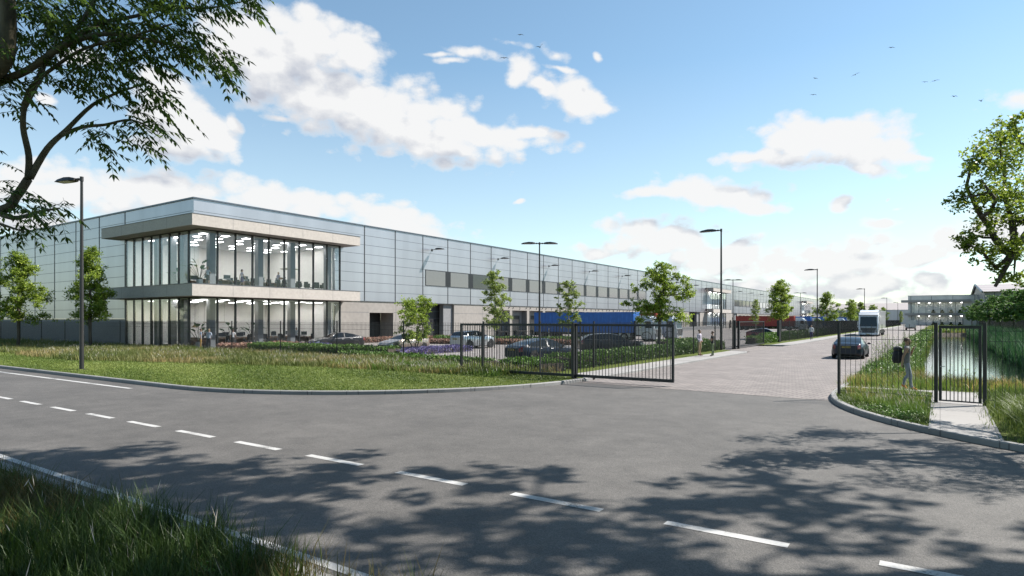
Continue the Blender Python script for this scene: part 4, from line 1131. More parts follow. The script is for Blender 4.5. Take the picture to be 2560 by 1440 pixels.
# large-leaved pot plants
def make_plant():
    r = empty('pot_plant', (0, 0, 0), 0, 'plant', 'pot plant', 'large-leaved pot plants in the office')
    e = MB(); e.tube([(0, 0, 0), (0, 0, 0.45)], [0.17, 0.24], 12); e.build('pot', M['chrome'], r, smooth=True, auto=40)
    rr = random.Random(3); vs = []; qs = []; tint = []
    st = MB()
    for k in range(11):
        a = 2*PI*k/11 + rr.uniform(-.3, .3); tilt = rr.uniform(0.15, 0.75); hh = rr.uniform(0.7, 1.25)
        base = Vector((0, 0, 0.42)); dr = Vector((math.cos(a)*math.sin(tilt), math.sin(a)*math.sin(tilt), math.cos(tilt)))
        tip = base + dr*hh; st.tube([base, tip], 0.012, 5)
        side = Vector((-math.sin(a), math.cos(a), 0)); ln = rr.uniform(0.5, 0.75); wd = rr.uniform(0.11, 0.17)
        prev = None
        d2 = (dr + Vector((math.cos(a), math.sin(a), 0))*0.3).normalized()
        for t, w in ((0, 0.1), (0.3, 1), (0.65, 0.9), (1.0, 0.08)):
            c = tip + d2*ln*t + Vector((0, 0, -0.28*t*t)); i0 = len(vs); vs += [c - side*wd*w, c + side*wd*w]
            if prev is not None: qs.append((prev, prev+1, i0+1, i0)); tint.append(rr.random())
            prev = i0
    st.build('stem', M['bark'], r)
    np_mesh('leaves', np.array([v[:] for v in vs]), [np.array(qs)], M['plant'], tint=np.array(tint), parent=r)
    return r
pl = None
for i, (x, y, z, s, lab) in enumerate([(-55.3, 31.0, 5.70, 1.25, 'tall pot plant beside the woman at the upper glass corner'), (-60.2, 31.6, 5.70, 0.95, 'pot plant behind the shaded glass of the upper floor'),
        (-55.6, 34.2, 0.052, 1.25, 'large-leaved pot plant on the ground floor behind the second sunny pane'), (-56.2, 37.0, 0.052, 1.25, 'large-leaved pot plant on the ground floor next to the grey column'),
        (-55.2, 30.9, 0.052, 1.2, 'pot plant at the ground floor glass corner')]):
    if pl is None: pl = make_plant(); o = pl
    else: o = copy_tree(pl)
    o.location = (x, y, z); o.scale = (s, s, s); o.rotation_euler = (0, 0, i*1.3); tag(o, lab)
# pendant lamps
def pendant(lab, x, y, z, cz, kind):
    r = empty('pendant_lamp', (x, y, z), 0, lab, 'pendant lamp')
    if kind == 'bar':
        e = MB(); e.box(-0.04, 0.04, -1.1, 1.1, 0, 0.07); e.build('lamp_shade', M['brass'], r)
        e = MB()
        for yy in (-1.0, 0, 1.0): e.tube([(0, yy, 0.07), (0, yy, cz-z)], 0.008, 5)
        e.build('cord', M['frame'], r)
    else:
        e = MB()
        n = 16; prof = [(0.05, 0.32), (0.09, 0.22), (0.30, 0.03), (0.32, 0.0), (0.29, 0.02)] if kind == 'dome' else [(0.05, 0.2), (0.4, 0.12), (0.95, 0.03), (0.96, 0.0), (0.9, 0.01)]
        vs = [(q*math.cos(2*PI*k/n), q*math.sin(2*PI*k/n), h) for q, h in prof for k in range(n)]
        e.add(vs, [(i*n+k, i*n+(k+1) % n, (i+1)*n+(k+1) % n, (i+1)*n+k) for i in range(len(prof)-1) for k in range(n)])
        e.build('lamp_shade', M['brass'] if kind == 'dome' else M['cream'], r, smooth=True)
        e = MB(); e.tube([(0, 0, 0.2), (0, 0, cz-z)], 0.01, 5); e.build('cord', M['frame'], r)
pendant('long brass bar lamp hung on three cords near the ground floor corner', -58.0, 34.0, 2.35, 4.5, 'bar')
pendant('small brass dome lamp over the ground floor desks', -58.3, 39.0, 1.95, 4.5, 'dome')
pendant('wide cream disc lamp over the upper floor lounge', -57.4, 42.0, 8.0, 10.52, 'disc')
pendant('small brass dome lamp behind the shaded ground floor glass', -58.6, 32.4, 1.9, 4.5, 'dome')
pendant('dark bar lamp behind the shaded upper floor glass', -61.2, 32.8, 8.3, 10.52, 'bar')
# ------------------------------------------------------------------ cars
def sm(xs, ys, x, k=0.012):
    """interpolate with softened corners"""
    return sum(np.interp(x+o*k, xs, ys) for o in (-2, -1, 0, 1, 2))/5.0

STYLES = {
    # length, width, wheel radius, wheel axles (fraction from the nose), body outline, glass line (cowl, roof start, roof end, tail glass end)
    'saloon': dict(L=4.95, Wd=1.92, r=0.345, ax=(0.19, 0.79), belt=[(0, .72), (.1, .80), (.3, .90), (.7, .97), (1, .98)],
                   top=[(0, .58), (.02, .70), (.10, .82), (.27, .93), (.31, .98), (.43, 1.33), (.52, 1.44), (.62, 1.43), (.78, 1.28), (.91, 1.06), (.97, 1.03), (1, .84)], g=(.305, .43, .70, .90), ws=.30),
    'hatch': dict(L=4.40, Wd=1.80, r=0.33, ax=(0.19, 0.80), belt=[(0, .72), (.12, .82), (.3, .93), (.75, 1.02), (1, 1.02)],
                  top=[(0, .58), (.03, .74), (.12, .86), (.27, .97), (.31, 1.02), (.45, 1.36), (.55, 1.46), (.70, 1.44), (.85, 1.34), (.95, 1.08), (1, .88)], g=(.31, .45, .80, .95), ws=.31),
    'suv': dict(L=4.55, Wd=1.90, r=0.37, ax=(0.19, 0.79), belt=[(0, .86), (.12, .98), (.3, 1.06), (.75, 1.16), (1, 1.16)],
                top=[(0, .70), (.03, .88), (.12, 1.02), (.26, 1.10), (.30, 1.15), (.42, 1.50), (.52, 1.60), (.72, 1.58), (.86, 1.50), (.955, 1.15), (1, .98)], g=(.30, .42, .82, .955), ws=.30),
    'estate': dict(L=4.95, Wd=1.95, r=0.38, ax=(0.19, 0.79), belt=[(0, .84), (.12, .95), (.3, 1.02), (.75, 1.10), (1, 1.10)],
                   top=[(0, .66), (.03, .84), (.12, .98), (.27, 1.06), (.31, 1.10), (.43, 1.46), (.53, 1.56), (.72, 1.54), (.88, 1.44), (.965, 1.12), (1, .95)], g=(.31, .43, .85, .965), ws=.30),
}
def paint(name, col, metal=0.35):
    dark = max(col) < 0.06
    m = mat(name, [c/ALB for c in col], 0.3, metal=0.0 if dark else metal, var=0.02, coat=0.25 if dark else 0.9, spec=0.2 if dark else 0.5)
    return m

def wheel(mb_parent, r, w=0.22):
    """tyre with a rim as its part; axle along y"""
    e = MB(); e.lathe_y((0, 0, 0), [(r*0.64, -w/2), (r*0.93, -w/2), (r, -w/2+0.04), (r, w/2-0.04), (r*0.93, w/2), (r*0.64, w/2)], 22)
    t = e.build('wheel', M['tyre'], mb_parent, smooth=True, auto=50)
    e = MB(); e.lathe_y((0, 0, 0), [(r*0.60, -w/2+0.04), (r*0.66, -w/2+0.015), (r*0.66, w/2-0.015), (r*0.60, w/2-0.04)], 20)
    for k in range(10):
        a = 2*PI*k/10; da = 0.13
        for s in (-1, 1):
            y = s*(w/2-0.035)
            e.add([(0.05*math.cos(a-da*3), y, 0.05*math.sin(a-da*3)), (r*0.62*math.cos(a-da), y+s*0.006, r*0.62*math.sin(a-da)), (r*0.62*math.cos(a+da), y+s*0.006, r*0.62*math.sin(a+da)), (0.05*math.cos(a+da*3), y, 0.05*math.sin(a+da*3))], [(0, 1, 2, 3)])
    e.lathe_y((0, 0, 0), [(0.001, w/2-0.02), (0.07, w/2-0.025), (0.075, w/2-0.05)], 12); e.lathe_y((0, 0, 0), [(0.001, -w/2+0.02), (0.07, -w/2+0.025), (0.075, -w/2+0.05)], 12)
    rm = e.build('rim', M['rim'], t, smooth=False)
    e = MB(); e.lathe_y((0, 0, 0), [(0.001, -0.03), (r*0.6, -0.03)], 16); e.lathe_y((0, 0, 0), [(0.001, 0.03), (r*0.6, 0.03)], 16); e.build('brake_disc', M['plastic'], t)
    return t

def make_car(style, paintmat, label, loc, heading, z=0.05, plate_back=True, trim=None, group=None, roof=None):
    S = STYLES[style]; L_ = S['L']; hw = S['Wd']/2
    root = empty('parked_car' if group != 'driving' else 'car', (loc[0], loc[1], z), heading, label, 'car', None if group == 'driving' else 'parked cars')
    X = lambda f: L_*(0.5-f)
    ts = np.array(S['top']); bs = np.array(S['belt'])
    c0, r0, r1, t1 = S['g']
    fr = sorted(set(list(np.linspace(0, 1, 45)) + [c0, r0, r1, t1, c0+.03, r0+.012, r1+0.012, .565, .585, r1-.015, t1-.02]))
    fr = np.array(fr)
    top = sm(ts[:, 0], ts[:, 1], fr); belt = np.minimum(sm(bs[:, 0], bs[:, 1], fr), top-0.02)
    wpl = sm([0, .03, .09, .2, .35, .75, .9, .97, 1], [hw*.60, hw*.80, hw*.93, hw*.985, hw, hw, hw*.95, hw*.85, hw*.66], fr, 0.008)
    sill = sm([0, .06, .14, .85, .95, 1], [.30, .20, .17, .17, .22, .34], fr)
    roofz = max(ts[:, 1])
    rows = []
    for i, f in enumerate(fr):
        w = wpl[i]; zt = top[i]; zb = belt[i]; zs = sill[i]
        k = max(0.0, min(1.0, (zt-zb-0.02)/(roofz-1.0)))
        wr = w*(0.90-0.20*k)
        rows.append([(0, zs), (w*.80, zs), (w*.95, zs+.06), (w*.985, zs+.22), (w, zs+(zb-zs)*.62), (w*.985, zb-.05), (w*.945, zb),
                     (wr, zb+(zt-zb)*.90), (wr*.80, zt-0.012), (0, zt)])
    n = len(fr); m = len(rows[0])
    groups = {}
    def put(key, a, b, c, d): groups.setdefault(key, []).append((a, b, c, d))
    V = []
    for i, f in enumerate(fr):
        for (y, zz) in rows[i]: V.append((X(f), y, zz))
    nV = len(V)
    V += [(x, -y, zz) for (x, y, zz) in V]
    ztop = top; head = max(0.02, roofz-1.0)
    for i in range(n-1):
        f = (fr[i]+fr[i+1])/2
        for j in range(m-1):
            key = 'body'
            gh = min(top[i]-belt[i], top[i+1]-belt[i+1])
            if j == 6 and c0+.03 < f < t1-.02 and gh > 0.06 and not (.565 < f < .585) and not (r1-.005 < f < r1+.012 and style != 'saloon'):
                key = 'side'
            if j in (7, 8) and c0 < f < r0: key = 'windshield'
            if j in (7, 8) and r1 < f < t1-0.01: key = 'rear_window'
            if j in (3, 4) and .012 < f < .085 and rows[i][j][1] > 0.5: key = 'headlight'
            if j in (4, 5) and f > .955: key = 'taillight'
            if j in (0, 1) or (j == 2 and f < .04): key = 'trim'
            a = i*m+j; put((key, 1), a, a+1, a+1+m, a+m)
            a += nV; put((key, -1), a, a+m, a+1+m, a+1)
    def end(i, flip):
        out = []
        for j in range(m-1):
            a, b = i*m+j, i*m+j+1
            out.append((a, b, b+nV, a+nV))
        return out
    for q in end(0, 0):
        put(('trim' if V[q[1]][2] < 0.62 else 'body', 1), q[3], q[2], q[1], q[0])
    for q in end(n-1, 1):
        put(('taillight' if False else ('trim' if V[q[1]][2] < 0.45 else 'body'), 1), *q)
    def mk(name, keys, mt, smooth=True, auto=38):
        fs = [f for k in keys for f in groups.get(k, [])]
        if not fs: return None
        used = sorted({i for f in fs for i in f}); mp = {u: k for k, u in enumerate(used)}
        e = MB(); e.add([V[u] for u in used], [[mp[i] for i in f] for f in fs])
        return e.build(name, mt, root, smooth=smooth, auto=auto, weld=True)
    body = mk('body', [('body', 1), ('body', -1)], paintmat)
    mk('trim', [('trim', 1), ('trim', -1)], trim or M['plastic'])
    mk('windshield', [('windshield', 1), ('windshield', -1)], M['carglass'])
    mk('rear_window', [('rear_window', 1), ('rear_window', -1)], M['carglass'])
    for s in (1, -1):
        mk('side_window', [('side', s)], M['carglass'])
        mk('headlight', [('headlight', s)], M['headlight'])
        mk('tail_light', [('taillight', s)], M['redlight'])
    # bright strip round the side glass, door gaps and handles
    for s in (1, -1):
        e = MB()
        pts = [(X(f), s*(np.interp(f, fr, wpl)*.95+0.008), np.interp(f, fr, belt)-0.002) for f in np.linspace(c0+.03, t1-.04, 14)]
        e.tube(pts, 0.012, 5); e.build('window_trim', M['rim'], root)
        e = MB()
        for f in (.335, .575, .735):
            w = np.interp(f, fr, wpl); zb = np.interp(f, fr, belt); zs = np.interp(f, fr, sill)
            e.tube([(X(f)+0.02, s*(w*.95+.004), zb-0.01), (X(f), s*(w+.002), zs+(zb-zs)*.62), (X(f)+0.01, s*(w*.985+.004), zs+.22)], 0.006, 4)
        e.build('door_gap', M['plastic'], root)
        for f in (.53, .70):
            w = np.interp(f, fr, wpl); zb = np.interp(f, fr, belt)
            e = MB(); e.tube([(X(f)+.11, s*(w*.992+.012), zb-.10), (X(f)-.11, s*(w*.992+.012), zb-.095)], 0.014, 6); e.build('door_handle', M['rim'], root)
        f = c0+.055; w = np.interp(f, fr, wpl); zb = np.interp(f, fr, belt)
        e = MB(); e.ball((X(f), s*(w+.09), zb+.06), .07, .11, .07, 8, 6); e.tube([(X(f), s*w*.93, zb), (X(f), s*(w+.06), zb+.05)], .022, 5); e.build('wing_mirror', paintmat, root, smooth=True)
    # wheels and dark wheel arches
    w0 = None
    for ai in (0, 1):
        for s in (1, -1):
            xa = X(S['ax'][ai]); wa = np.interp(S['ax'][ai], fr, wpl)
            e = MB(); e.lathe_y((xa, 0, S['r']+0.03), [(0.001, s*(wa*.9)), (S['r']*1.18, s*(wa*.9)), (S['r']*1.19, s*(wa+.004)), (S['r']*1.10, s*(wa+.006)), (0.001, s*(wa+0.003))], 24)
            e.build('wheel_arch', M['plastic'], root)
            if w0 is None: w0 = wheel(root, S['r']); o = w0
            else: o = copy_tree(w0, root)
            o.location = (xa, s*(wa-0.085), S['r'])
    # grille, number plates
    e = MB(); e.bbox(X(0)-.03, X(0)+.012, -hw*.42, hw*.42, .36, .52, .01); e.build('grille', M['plastic'], root)
    zr = 0.80 if style == 'saloon' else 0.86
    e = MB(); e.box(X(1)-.03, X(1)+.02, -.26, .26, zr-.055, zr+.055)
    for k in range(6): e.box(X(1)-.033, X(1)-.0305, -.2+.075*k, -.155+.075*k, zr-.032, zr+.032, 1)
    e.build('number_plate', [M['plate'], M['black']], root)
    e = MB(); e.box(X(0)-.01, X(0)+.03, -.26, .26, .40, .5); e.build('number_plate', M['plate'], root)
    e = MB(); e.tube([(X(1)-.012, -hw*.6, zr+.13), (X(1)-.012, hw*.6, zr+.13)], .014, 5); e.build('boot_trim', M['rim'], root)
    return root

P_navy = paint('navy_paint', (0.007, 0.014, 0.028)); P_black = paint('black_paint', (0.016, 0.016, 0.018)); P_tan = paint('champagne_paint', (0.30, 0.245, 0.20), 0.5)
P_silver = paint('silver_paint', (0.42, 0.44, 0.46), 0.6); P_dark = paint('grey_brown_paint', (0.045, 0.043, 0.045), 0.5); P_red = paint('red_paint', (0.20, 0.008, 0.014)); P_white = paint('white_paint', (0.62, 0.63, 0.65), 0.0)
def hd(x, y): return math.atan2(y, x)
make_car('saloon', P_black, 'black saloon parked nose towards the office behind the long hedge', (-45.1, 38.0), hd(-.25, -1))
make_car('hatch', P_tan, 'champagne hatchback parked behind the lavender bed', (-35.4, 36.6), hd(-.1, -1))
make_car('suv', P_silver, 'silver compact SUV parked facing away from the lavender bed', (-35.2, 45.3), hd(.1, 1))
make_car('saloon', P_navy, 'navy blue saloon parked behind the hedge and the open sliding gate', (-20.1, 32.9), hd(.30, .95))
make_car('estate', P_dark, 'grey-brown SUV parked next to the navy saloon', (-20.6, 43.6), hd(.78, .62))
make_car('saloon', P_red, 'red car parked inside the second gate', (-19.2, 88.5), hd(1, .12))
make_car('saloon', P_navy, 'dark saloon driving away up the brick driveway', (-5.1, 49.1), PI/2, z=0.006, group='driving')
far = [((-43.5, 205), hd(-.2, -1), 'white distant car in the yard in front of the red container', 'hatch', P_white), ((-38, 214), hd(.2, 1), 'silver car far off, middle one of three in the yard', 'saloon', P_silver),
       ((-33, 216), hd(.1, 1), 'white SUV far off, rightmost of three in the yard', 'suv', P_white)]
for loc, h, lab, st, pm in far: make_car(st, pm, lab, loc, h)

# ------------------------------------------------------------------ lorries
def truck_wheel(parent, x, y, r=0.5):
    t = wheel(parent, r, 0.3); t.location = (x, y, r); return t

def make_cab(root, colm, w=2.45, h0=0.35, h1=3.05, fx=0.0, ln=2.35, detail=True):
    """tractor cab: nose at x=fx, reaching back to fx-ln"""
    hw = w/2
    st = [(fx, .25, 1.0, .965), (fx-.02, .5, 1.25, .99), (fx-.08, 1.2, 1.6, .99), (fx-.42, 2.45, 2.45, .965)]
    e = MB()
    # side outline (x, z), swept across the width, front edges rounded by an inset row
    prof = [(fx-.04, h0), (fx, h0+.25), (fx-.01, 1.15), (fx-.05, 1.45), (fx-.28, h1-.62), (fx-.40, h1-.5), (fx-.75, h1-.1), (fx-1.15, h1), (fx-ln, h1), (fx-ln, h0+.45), (fx-1.75, h0+.4), (fx-1.7, h0)]
    rows = []
    for y, ins in ((-hw, .14), (-hw*.96, .035), (-hw*.85, 0), (hw*.85, 0), (hw*.96, .035), (hw, .14)):
        rows.append([(x-(ins if x > fx-.9 else 0), y, z-(ins*.5 if z > h1-.3 else 0)) for x, z in prof])
    k = len(prof); vs = [p for r in rows for p in r]; fs = []
    for i in range(5):
        for j in range(k): fs.append((i*k+j, i*k+(j+1) % k, (i+1)*k+(j+1) % k, (i+1)*k+j))
    fs.append(list(range(k))[::-1]); fs.append([5*k+j for j in range(k)])
    e.add(vs, fs); cab = e.build('cab', colm, root, smooth=True, auto=35, weld=True)
    zw0, zw1 = 1.52, h1-.66
    e = MB()
    f = lambda z: fx-.05-(z-1.45)/(h1-.62-1.45)*.23
    e.add([(f(zw0)+.012, -hw*.84, zw0), (f(zw0)+.012, hw*.84, zw0), (f(zw1)+.012, hw*.80, zw1), (f(zw1)+.012, -hw*.80, zw1),
           (f(zw0)-.06, -hw*.97, zw0+.02), (f(zw0)-.06, hw*.97, zw0+.02), (f(zw1)-.05, hw*.94, zw1-.02), (f(zw1)-.05, -hw*.94, zw1-.02)], [(0, 1, 2, 3), (4, 0, 3, 7), (1, 5, 6, 2)])
    e.build('windshield', M['carglass'], root)
    for s in (-1, 1):
        e = MB(); y = s*(hw+.006)
        e.poly([(fx-.42, y, zw0+.05), (fx-1.25, y, zw0+.05), (fx-1.25, y, zw1), (fx-.55, y, zw1)][::s]); e.build('side_window', M['carglass'], root)
        e = MB(); e.bbox(fx-.30, fx-.12, s*(hw+.08)-.05, s*(hw+.08)+.05, 1.75, 2.35, .02); e.bbox(fx-.28, fx-.14, s*(hw+.08)-.05, s*(hw+.08)+.05, 1.40, 1.66, .02)
        e.tube([(fx-.3, s*hw*.97, 2.3), (fx-.22, s*(hw+.07), 2.34)], .02, 5); e.build('wing_mirror', colm, root)
        e = MB(); e.bbox(fx-.16, fx+.014, s*hw*.80-.17, s*hw*.80+.17, .62, .92, .03); e.build('headlight', M['headlight'], root)
        e = MB()
        for q in range(3): e.box(fx-1.55, fx-1.05, s*hw, s*(hw+.03), .45+.28*q, .5+.28*q)
        e.tube([(fx-.42, s*(hw+.012), h0+.3), (fx-.42, s*(hw+.012), 1.5)], .01, 4); e.tube([(fx-1.35, s*(hw+.012), 1.2), (fx-1.35, s*(hw+.012), zw1+.1)], .01, 4); e.build('step', M['plastic'], root)
    # grille with bright bars
    e = MB(); e.add([(fx+.016, -hw*.62, .55), (fx+.016, hw*.62, .55), (fx+.008, hw*.84, 1.42), (fx+.008, -hw*.84, 1.42)], [(0, 1, 2, 3)]); g_ = e.build('grille', M['plastic'], root)
    e = MB()
    for q in range(6):
        z = .66+.135*q; ww = hw*(.62+.22*(z-.55)/.87)-.05
        e.bbox(fx+.012, fx+.035, -ww, ww, z-.013, z+.013, .005)
    e.build('grille_bar', M['chrome'], g_)
    for s in (-1, 1):
        e = MB(); e.tube([(fx+.02, s*hw*.60, .5), (fx+.02, s*hw*.84, 1.42)], .045, 6); e.build('grille_side', M['chrome'], root)
    e = MB(); e.bbox(fx-.3, fx+.03, -hw*.97, hw*.97, .25, .56, .05); e.build('bumper', colm, root, smooth=True, auto=35)
    e = MB(); e.box(fx+.031, fx+.036, -.26, .26, .3, .41); e.build('number_plate', M['plate'], root)
    e = MB(); e.bbox(fx-.75, fx-.25, -hw*.95, hw*.95, h1-.50, h1-.42, .02); e.build('sun_visor', M['carglass'], root)
    return cab

def make_container_truck(label, loc, heading, colm, clen=13.6, cab_first=True, sc=1.0):
    """container lorry, nose at the origin pointing +x"""
    root = empty('container_lorry', (loc[0], loc[1], 0.05), heading, label, 'lorry', 'container lorries in the yard')
    make_cab(root, M['cabgrey'])
    x1 = -2.75; x0 = x1-clen; hw = 1.2; z0, z1 = 1.0, 3.5
    e = MB()
    for s in (-1, 1):                                               # corrugated long sides
        pts = []; x = x0+.15
        while x < x1-.3:
            pts += [(x, 0), (x+.12, 0), (x+.2, -.045), (x+.42, -.045), (x+.5, 0)]; x += .52
        vs = []; y = s*hw
        for (px_, dy) in pts: vs += [(px_, y+s*dy, z0+.12), (px_, y+s*dy, z1-.1)]
        e.add(vs, [(2*i, 2*i+2, 2*i+3, 2*i+1)[::s] for i in range(len(pts)-1)])
    e.box(x0, x1, -hw-.01, hw+.01, z0, z0+.14); e.box(x0, x1, -hw-.01, hw+.01, z1-.11, z1)
    for x in (x0, x1-.14): 
        for s in (-1, 1): e.box(x, x+.14, s*(hw+.01), s*(hw-.14), z0, z1+.015)
    e.box(x1-.06, x1-.02, -hw, hw, z0+.1, z1-.05); e.box(x0+.02, x0+.06, -hw, hw, z0+.1, z1-.05)
    for k in range(7): e.box(x1-.022, x1, -hw+.3+.32*k, -hw+.46+.32*k, z0+.2, z1-.15)
    e.box(x0+.1, x1-.1, -hw+.02, hw-.02, z1-.12, z1-.02)
    e.build('container', colm, root)
    e = MB(); e.box(x0, -1.2, -.45, .45, .72, .99); e.box(x0, x0+3.5, -1.1, 1.1, .8, .98); e.box(x0-.02, x0+.06, -1.15, 1.15, .5, .8); e.box(-2.9, -1.2, -1.0, 1.0, .6, .8)
    e.build('chassis', M['plastic'], root)
    e = MB(); e.box(-4.6, -3.2, -1.1, -.6, .5, .95); e.box(-4.6, -3.2, .6, 1.1, .5, .95); e.build('fuel_tank', M['chrome'], root)
    w0 = None
    for x in (-1.05, -3.9, x0+1.1, x0+2.4):
        for s in (-1, 1):
            if w0 is None: w0 = wheel(root, .5, .3); o = w0
            else: o = copy_tree(w0, root)
            o.location = (x, s*1.02, .5)
    for s in (-1, 1):
        e = MB(); e.lathe_y((-1.05, 0, .56), [(0.55, s*1.0), (.62, s*1.0), (.62, s*1.235), (.55, s*1.235)], 20); e.build('mudguard', M['plastic'], root)
    return root
P_cab = M['cabgrey'] = paint('cab_paint', (0.42, 0.43, 0.45), 0.2)
C_blue = mat('blue_container', (0.045, 0.24, 0.80), 0.5, var=0.06, vscale=2); C_red = mat('red_container', (0.52, 0.055, 0.035), 0.5, var=0.08, vscale=2)
make_container_truck('lorry with a bright blue container parked behind the two people in the yard', (-27.5, 71.2), R(2), C_blue)
make_container_truck('lorry with a red container half hidden behind the blue one', (-27.3, 78.0), R(2), C_red, clen=12.2)
for i, (x, y, cm, lab) in enumerate([(-26.5, 165, C_red, 'distant lorry with a dark red container beyond the second gate'), (-26.4, 188, C_blue, 'distant lorry with a blue container behind the white-shirted walker'),
        (-26.0, 214, C_blue, 'distant lorry with a blue container, next beyond the red one'), (-26.0, 236, C_blue, 'distant blue container lorry beside the thin birch'), (-26, 262, C_blue, 'farthest blue container lorry, next to the white lorry')]):
    make_container_truck(lab, (x, y), R(1), cm)

# white lorry coming down the driveway
wt = empty('lorry', (-9.3, 113.0, 0.006), -PI/2, 'white lorry with a box trailer coming down the driveway', 'lorry')
make_cab(wt, P_white, w=2.75, h1=3.75)
e = MB(); e.add([(-.95, -1.25, 3.755), (-.95, 1.25, 3.755), (-2.3, 1.3, 4.15), (-2.3, -1.3, 4.15), (-2.3, 1.3, 3.755), (-2.3, -1.3, 3.755)], [(0, 1, 2, 3), (0, 3, 5), (1, 4, 2), (3, 2, 4, 5), (0, 5, 4, 1)]); e.build('roof_deflector', P_white, wt)
e = MB(); e.bbox(-15.5, -2.75, -1.38, 1.38, 1.15, 4.1, .03)
e.build('trailer_box', P_white, wt)
e = MB(); e.box(-15.5, -1.2, -.45, .45, .75, 1.14); e.box(-12, -5, -1.3, -1.26, .45, 1.0); e.box(-12, -5, 1.26, 1.3, .45, 1.0); e.box(-15.55, -15.4, -1.3, 1.3, .5, .7); e.build('chassis', M['plastic'], wt)
w0 = None
for x in (-1.2, -4.2, -10.9, -12.2, -13.5):
    for s in (-1, 1):
        if w0 is None: w0 = wheel(wt, .5, .32); o = w0
        else: o = copy_tree(w0, wt)
        o.location = (x, s*1.14, .5)

# small dropside pickup further up the driveway
pk = empty('pickup_truck', (-5.9, 181, 0.006), PI/2, 'small white dropside pickup truck driving away up the driveway', 'truck')
e = MB(); e.bbox(1.0, 2.6, -1.0, 1.0, .45, 1.25, .06); e.bbox(.95, 2.1, -.95, .95, 1.2, 2.35, .12); e.build('cab', P_white, pk, smooth=True, auto=40)
e = MB(); e.box(.93, .945, -.75, .75, 1.55, 2.15); e.build('rear_window', M['carglass'], pk)
e = MB(); e.box(-2.2, .9, -1.12, 1.12, .80, .9); e.box(-2.24, -2.2, -1.14, 1.14, .8, 1.35); e.box(-2.2, .9, -1.14, -1.1, .8, 1.35); e.box(-2.2, .9, 1.1, 1.14, .8, 1.35); e.build('load_bed', M['chrome'], pk)
e = MB(); e.box(.82, .88, -1.1, 1.1, 1.35, 2.5); e.build('headboard', M['chrome'], pk)
e = MB(); e.box(-2.2, 2.4, -.4, .4, .55, .79); e.box(-2.3, -2.24, -1.0, 1.0, .5, .62); e.build('chassis', M['plastic'], pk)
for s in (-1, 1):
    e = MB(); e.box(-2.32, -2.3, s*.75, s*.98, .5, .66); e.build('tail_light', M['redlight'], pk)
    for x in (-1.3, 1.8):
        t = wheel(pk, .36, .26); t.location = (x, s*.92, .36)
# ------------------------------------------------------------------ leaves and blades, as plain meshes
def leaf_quads(c, s, rng, up=0.6, slim=0.5, droop=0.0):
    """diamond leaves at centres c (N,3) of half length s (N,)"""
    n = len(c)
    nrm = rng.normal(size=(n, 3)); nrm[:, 2] = np.abs(nrm[:, 2])*0.6 + up; nrm /= np.linalg.norm(nrm, axis=1)[:, None]
    d = rng.normal(size=(n, 3)); d[:, 2] -= droop
    u = d - nrm*np.sum(d*nrm, axis=1)[:, None]; u /= np.linalg.norm(u, axis=1)[:, None]+1e-9
    v = np.cross(nrm, u)
    S = s[:, None]
    vs = np.stack([c-u*S, c+v*S*slim-nrm*S*0.12, c+u*S, c-v*S*slim-nrm*S*0.12], axis=1).reshape(-1, 3)
    q = np.arange(n*4).reshape(n, 4)
    return vs, q

def make_crown(name, clusters, per, size, matl, parent, rng, flat=0.75, up=0.6, slim=0.5, droop=0.2, spread=0.5):
    """clusters: list of (centre, radius)"""
    cs = []; ts = []
    for (c, r) in clusters:
        k = max(8, int(per*1.9*(r**1.3)))
        subs = rng.normal(size=(max(4, k//22), 3))*np.array([spread, spread, spread*flat])*r*0.62
        idx = rng.integers(0, len(subs), k)
        p = subs[idx] + rng.normal(size=(k, 3))*np.array([.22, .22, .15])*r*0.7
        cs.append(np.array(c)[None, :] + p)
        ts.append(np.clip(rng.normal(0.42, 0.2, k) + rng.normal(0, 0.12), 0, 1))
    c = np.concatenate(cs); t = np.concatenate(ts)
    s = size*rng.uniform(0.6, 1.25, len(c))
    vs, q = leaf_quads(c, s, rng, up, slim, droop)
    return np_mesh(name, vs, [q], matl, tint=t, parent=parent)

